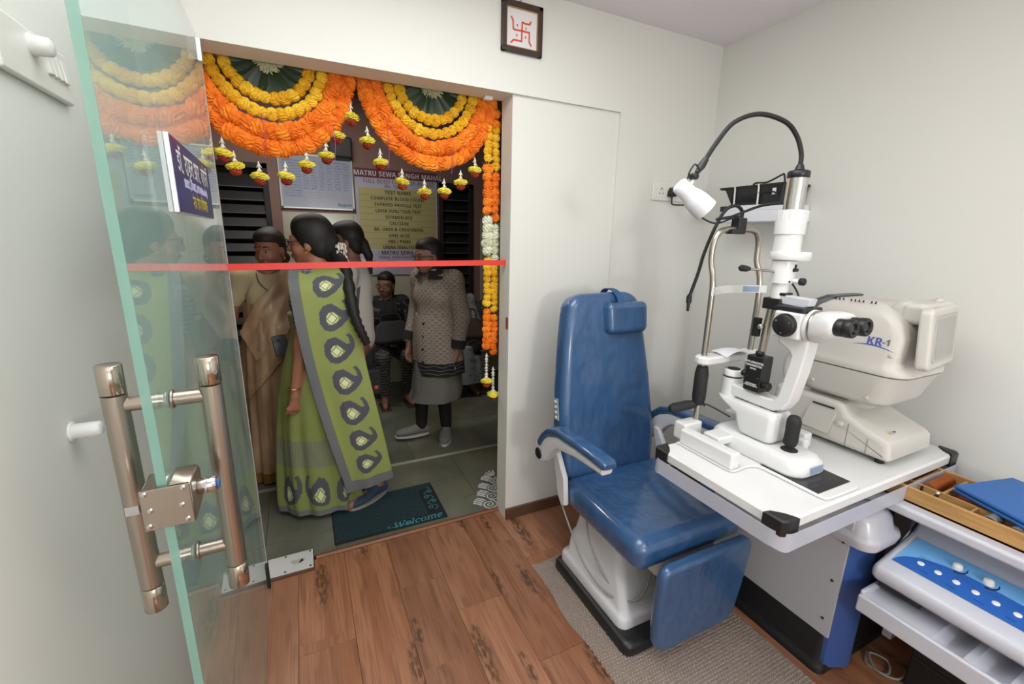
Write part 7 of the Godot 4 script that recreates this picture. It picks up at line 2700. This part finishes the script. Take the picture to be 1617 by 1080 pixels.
func cardigan() -> void:
	var O := Vector3(-0.06, 0, -1.10)
	var o := person("woman in a grey patterned cardigan with black collar, walking past the notice", O, -1.0)
	var inv := o.transform.affine_inverse()
	var J := stand(0.965)
	J.nec = Vector3(0, 1.262, 0.03)
	J.hea = Vector3(0, 1.385, 0.075)
	J.hb = Basis.from_euler(Vector3(0.1, -0.3, 0))
	J.elL = Vector3(0.195, 0.97, -0.045)
	J.wrL = Vector3(0.18, 0.735, 0.0)
	J.fdL = Vector3(0, -1, 0.12)
	J.pnL = Vector3(-1, 0, 0.3)
	J.cuL = 0.55
	J.fdR = Vector3(0, -1, 0.12)
	J.pnR = Vector3(1, 0, 0)
	J.wrR = Vector3(-0.2, 0.75, 0.08)
	J.anR = inv * Vector3(-0.17, 0.10, -1.19)
	J.toR = inv * Vector3(-0.33, 0.055, -1.20)
	J.knR = (J.hiR + J.anR) * 0.5 + Vector3(0, 0, 0.03)
	J.anL = inv * Vector3(0.015, 0.08, -1.15)
	J.toL = inv * Vector3(-0.035, 0.03, -1.03)
	J.knL = (J.hiL + J.anL) * 0.5 + Vector3(0, 0, 0.03)
	body(J, skin_mat("skin_d", "8a604c"), o)
	face_bits(J, o, true)
	hair_cap(J, [[Vector3(0, -0.05, -0.095), Vector3(0, -0.07, -0.11), 0.042, 0.036]], o, mat("hair_black", hexc("14100e"), 0.62))
	var im := Image.create(48, 48, false, Image.FORMAT_RGB8)
	im.fill(hexc("8b8074"))
	for y in 8:
		for x in 8:
			if (x + y) % 2 == 0: im.fill_rect(Rect2i(x * 6 + 1, y * 6 + 1, 4, 3), hexc("5e554c"))
			else: im.fill_rect(Rect2i(x * 6 + 2, y * 6 + 3, 2, 2), hexc("a59a8c"))
	var knit := fabric("cardigan_knit", Color.WHITE, 0.9, im, 7.0)
	var b := MB.new()
	nets(b, torso(J, 0.024, 1.86), 0.0135, [[Vector3(0, 0.76, 0), Vector3(0, -1, 0)]])
	drape(b, [[0.98, 0, 0.0, 0.148, 0.145, 0.0], [0.88, 0.005, 0.0, 0.168, 0.165, 0.008], [0.76, 0.005, -0.005, 0.18, 0.175, 0.014], [0.645, 0.01, -0.01, 0.186, 0.178, 0.02]], 7.0)
	part("cardigan", b, knit, o)
	var bands := Image.create(256, 64, false, Image.FORMAT_RGB8)
	bands.fill(hexc("1a1919"))
	for x in range(0, 256, 2):
		for k in 3: bands.fill_rect(Rect2i(x, 12 + k * 18 + int(4.0 * sin(x * 0.25 + k)), 2, 2), hexc("8f8a84"))
	b = MB.new()
	drape(b, [[0.65, 0.01, -0.01, 0.1875, 0.18, 0.02], [0.555, 0.01, -0.012, 0.19, 0.182, 0.022]], 7.0)
	part("hem_band", b, fabric("cardigan_band", Color.WHITE, 0.9, bands), o)
	for s in ["L", "R"]:
		b = MB.new()
		var e: Vector3 = J["el" + s]
		var w: Vector3 = J["wr" + s]
		b.tube([e.lerp(w, 0.68), e.lerp(w, 0.8), e.lerp(w, 0.94)], [0.062, 0.060, 0.056], 18)
		part("cuff", b, mat("cardigan_band"), o)
	# collar with white scrolls
	var ci := Image.create(128, 64, false, Image.FORMAT_RGB8)
	ci.fill(hexc("191818"))
	for k in 10:
		for s in 20:
			var a := s * 0.5
			ci.fill_rect(Rect2i(clampi(int(8 + k * 12 + cos(a) * s * 0.3), 0, 125), clampi(int(18 + 26 * (k % 2) + sin(a) * s * 0.3), 0, 61), 2, 2), hexc("a8a39c"))
	var rows := []
	for r in 5:
		var v := r / 4.0
		var ln := []
		for s in 19:
			var a := lerpf(-2.75, 2.75, s / 18.0) + PI
			var rr := lerpf(0.062, 0.112, v)
			ln.append(Vector3(sin(a) * rr * 1.15, lerpf(1.315, 1.235, v) - 0.045 * maxf(0.0, -cos(a)) , 0.03 - cos(a) * rr * -1.0))
		rows.append(ln)
	b = MB.new()
	b.cloth(rows, 0.008)
	part("collar", b, fabric("collar_scroll", Color.WHITE, 0.9, ci), o)
	b = MB.new()
	drape(b, [[0.78, -0.01, 0.0, 0.13, 0.13, 0.0], [0.7, -0.01, 0.0, 0.15, 0.15, 0.01], [0.6, -0.005, 0.0, 0.17, 0.168, 0.02], [0.42, -0.005, 0.0, 0.185, 0.185, 0.025], [0.36, -0.015, 0.015, 0.19, 0.192, 0.025]], 6.0, 1.0)
	part("kurta", b, mat("kurta_grey", hexc("66625d"), 0.85), o)
	for k in 5:
		b = MB.new()
		var y := 0.93 - 0.09 * k
		b.rod(Vector3(0.02, y, 0.135 + 0.008 * k), Vector3(0.02, y, 0.162 + 0.006 * k), 0.0095, 12, 0.002)
		part("button", b, mat("black_plastic"), o)
	b = MB.new()
	for s in ["L", "R"]:
		nets(b, [[J["hi" + s], J["kn" + s], 0.088, 0.06, 0.04], [J["kn" + s], J["an" + s], 0.058, 0.042, 0.03]], 0.013)
	part("leggings", b, mat("leggings_black", hexc("141315"), 0.85), o)
	for s in ["L", "R"]:
		var sole := MB.new()
		b = MB.new()
		shoe(b, J["an" + s], J["to" + s], sole)
		var sh := part("shoe", b, mat("shoe_grey", hexc("6f6c69"), 0.9), o)
		part("shoe_sole", sole, mat("sole_white", hexc("b5b1aa"), 0.7), sh)
	b = MB.new()
	b.pillow(Transform3D(Basis.from_euler(Vector3(0.3, 0.5, 0.2)), Vector3(0.17, 0.595, 0.03)), [Vector2(-0.02, -0.03), Vector2(0.015, -0.035), Vector2(0.025, 0.02), Vector2(-0.01, 0.035)], 0.008, 0.003, 2)
	var tissue := part("folded_tissue", b, mat("paper"))
	tissue.transform = o.transform
	tag(tissue, "crumpled white paper held by the woman in the grey cardigan", "paper")

func sit_pose(sc: float) -> Dictionary:
	var J := {"pel": Vector3(0, 0.53, 0.0), "wai": Vector3(0, 0.66, 0.0), "che": Vector3(0, 0.83, 0.01), "nec": Vector3(0, 0.965, 0.01), "hea": Vector3(0, 1.085, 0.035),
		"shL": Vector3(0.155, 0.915, 0.0), "shR": Vector3(-0.155, 0.915, 0.0), "elL": Vector3(0.215, 0.69, 0.06), "elR": Vector3(-0.215, 0.69, 0.06), "wrL": Vector3(0.10, 0.60, 0.24), "wrR": Vector3(-0.10, 0.60, 0.24),
		"hiL": Vector3(0.085, 0.49, 0.03), "hiR": Vector3(-0.085, 0.49, 0.03), "knL": Vector3(0.115, 0.48, 0.40), "knR": Vector3(-0.115, 0.48, 0.40), "anL": Vector3(0.11, 0.08, 0.31), "anR": Vector3(-0.1, 0.08, 0.32), "toL": Vector3(0.13, 0.03, 0.44), "toR": Vector3(-0.12, 0.03, 0.45)}
	for k in J: J[k] = J[k] * sc
	J.hb = Basis()
	J.fdL = Vector3(-0.8, -0.1, 0.5)
	J.pnL = Vector3(0, -1, 0)
	J.fdR = Vector3(0.8, -0.1, 0.5)
	J.pnR = Vector3(0, -1, 0)
	return J

func seated() -> void:
	var zig := Image.create(64, 64, false, Image.FORMAT_RGB8)
	zig.fill(hexc("1d1c1d"))
	for x in 64:
		for k in 4:
			var y := (k * 16 + absi((x % 16) - 8)) % 64
			zig.fill_rect(Rect2i(x, y, 1, 3), hexc("8d8984"))
	var leaf := Image.create(128, 128, false, Image.FORMAT_RGB8)
	leaf.fill(hexc("1b1b1c"))
	var rng := RandomNumberGenerator.new()
	rng.seed = 14
	for k in 26:
		var x := rng.randi_range(0, 120)
		var y := rng.randi_range(0, 120)
		var a := rng.randf() * TAU
		for s in 22: leaf.fill_rect(Rect2i(posmod(int(x + cos(a) * s), 124), posmod(int(y + sin(a) * s), 124), 4 - s / 8, 3), hexc("73757a"))
	var flo := Image.create(128, 128, false, Image.FORMAT_RGB8)
	flo.fill(hexc("9aa0a2"))
	for k in 30:
		var x := rng.randi_range(0, 116)
		var y := rng.randi_range(0, 116)
		for s in 7: flo.fill_rect(Rect2i(x + rng.randi_range(0, 8), y + rng.randi_range(0, 8), 4, 3), hexc("4a5560"))
	for who in 2:
		var o := person(["seated woman with glasses in a black leaf-print kurta, looking aside", "seated woman in a pale floral dress, half hidden behind the cardigan"][who], [Vector3(-0.215, 0, -2.27), Vector3(0.47, 0, -2.30)][who], [0.0, -0.1][who])
		var J := sit_pose([0.985, 0.97][who])
		J.hb = Basis.from_euler([Vector3(0.05, -0.55, 0), Vector3(0.1, -0.45, 0)][who])
		body(J, skin_mat(["skin_e", "skin_f"][who], ["8a5e49", "7c5341"][who]), o)
		face_bits(J, o, who == 0)
		hair_cap(J, [[Vector3(0, -0.05, -0.09), Vector3(0, -0.12, -0.09), 0.045, 0.035]], o, mat("hair_black", hexc("14100e"), 0.62))
		var b := MB.new()
		var pr := torso(J, 0.016, 0.9 if who == 0 else 1.6)
		pr.append([J.hiL, J.knL * Vector3(1, 1, 0.8), 0.105, 0.085, 0.05])
		pr.append([J.hiR, J.knR * Vector3(1, 1, 0.8), 0.105, 0.085, 0.05])
		nets(b, pr, 0.014)
		if who == 1:
			drape(b, [[0.5, 0, 0.33, 0.19, 0.12, 0.02], [0.35, 0, 0.37, 0.2, 0.11, 0.04], [0.14, 0, 0.36, 0.21, 0.11, 0.05]], 9.0)
		part("kurta" if who == 0 else "floral_dress", b, fabric("leaf_print", Color.WHITE, 0.85, leaf, 3.0) if who == 0 else fabric("floral_print", Color.WHITE, 0.85, flo, 4.0), o)
		b = MB.new()
		for s in ["L", "R"]:
			nets(b, [[J["hi" + s].lerp(J["kn" + s], 0.5), J["kn" + s], 0.08, 0.064, 0.04], [J["kn" + s], J["an" + s] + Vector3(0, 0.04, 0), 0.064, 0.048, 0.03]], 0.013)
		part("leggings", b, fabric("zigzag", Color.WHITE, 0.85, zig, 9.0) if who == 0 else mat("leggings_black", hexc("141315"), 0.85), o)
		for s in ["L", "R"]:
			b = MB.new()
			var t: Vector3 = J["to" + s]
			var a: Vector3 = J["an" + s]
			b.soft(Vector3(minf(a.x, t.x) - 0.035, 0.0, a.z - 0.05), Vector3(maxf(a.x, t.x) + 0.035, 0.012, t.z + 0.03), 0.005, 2)
			b.tube([Vector3(t.x - 0.036, 0.012, t.z - 0.05), Vector3(t.x, 0.062, t.z - 0.06), Vector3(t.x + 0.036, 0.012, t.z - 0.05)], 0.006, 8)
			part("sandal", b, mat("sandal_brown", hexc("3c2a20"), 0.7), o)
		if who == 0:
			# dark scarf hanging from the neck
			var rows := []
			for r in 12:
				var v := r / 11.0
				var ln := []
				for s in 7: ln.append(Vector3(lerpf(-0.075, 0.075, s / 6.0), lerpf(0.93, 0.60, v), 0.105 + 0.06 * sin(PI * minf(v * 1.2, 1.0)) + 0.008 * sin(s * 2.1)))
				rows.append(ln)
			b = MB.new()
			b.cloth(rows, 0.006)
			part("scarf", b, mat("scarf_black", hexc("161517"), 0.85), o)
	# bags on the laps
	var bag := thing("lap_bag", "large black handbag resting on the lap of the seated woman", "bag", Vector3(-0.22, 0.565, -1.98))
	var b := MB.new()
	b.pillow(Transform3D(Basis.from_euler(Vector3(-0.5, 0, 0)), Vector3(0, 0.0, 0.05)), [Vector2(-0.17, 0.02), Vector2(-0.14, 0), Vector2(0.14, 0), Vector2(0.17, 0.02), Vector2(0.155, 0.16), Vector2(0.09, 0.21), Vector2(-0.09, 0.21), Vector2(-0.155, 0.16)], 0.09, 0.03, 4)
	part("bag_body", b, mat("bag_black", hexc("1d1c1d"), 0.7), bag)
	b = MB.new()
	b.tube(curve([Vector3(-0.09, 0.17, -0.03), Vector3(-0.07, 0.25, -0.07), Vector3(0.07, 0.25, -0.07), Vector3(0.09, 0.17, -0.03)], 6), 0.008, 8)
	part("bag_handle", b, mat("bag_black"), bag)
	bag = thing("brown_handbag", "brown leather handbag on the lap beside the grey cardigan", "bag", Vector3(0.53, 0.555, -1.98))
	b = MB.new()
	b.pillow(Transform3D(Basis.from_euler(Vector3(-0.3, -0.2, 0)), Vector3(0, 0, 0.03)), [Vector2(-0.14, 0.02), Vector2(-0.11, 0), Vector2(0.11, 0), Vector2(0.14, 0.02), Vector2(0.11, 0.15), Vector2(0.05, 0.2), Vector2(-0.05, 0.2), Vector2(-0.11, 0.15)], 0.08, 0.03, 4)
	part("bag_body", b, mat("leather_brown", hexc("4f3a2c"), 0.5), bag)
	b = MB.new()
	b.tube(curve([Vector3(-0.06, 0.17, -0.02), Vector3(-0.05, 0.27, -0.05), Vector3(0.05, 0.27, -0.05), Vector3(0.06, 0.17, -0.02)], 6), 0.008, 8)
	part("bag_handle", b, mat("leather_brown"), bag)

func bench() -> void:
	var o := thing("waiting_bench", "steel waiting bench against the corridor wall under the seated women", "bench", Vector3(0.1, 0, -2.3))
	var S := mat("bench_steel", hexc("9a9c9e"), 0.35, 0.8)
	var b := MB.new()
	b.box(Vector3(-0.95, 0.34, -0.06), Vector3(0.95, 0.38, 0.0), 0.005)
	part("beam", b, S, o)
	for k in 3:
		var x := -0.62 + 0.62 * k
		b = MB.new()
		b.soft(Vector3(x - 0.27, 0.385, -0.17), Vector3(x + 0.27, 0.397, 0.26), 0.005, 2)
		part("seat", b, S, o)
		b = MB.new()
		b.rbox(Transform3D(Basis.from_euler(Vector3(-0.2, 0, 0)), Vector3(x, 0.63, -0.225)), Vector3(0.54, 0.42, 0.012), 0.005, 2)
		part("backrest", b, S, o)
	for x in [-0.7, 0.7]:
		b = MB.new()
		b.box(Vector3(x - 0.02, 0.0, -0.05), Vector3(x + 0.02, 0.345, -0.01), 0.004)
		b.box(Vector3(x - 0.025, 0.0, -0.2), Vector3(x + 0.025, 0.025, 0.22), 0.004)
		part("leg", b, S, o)
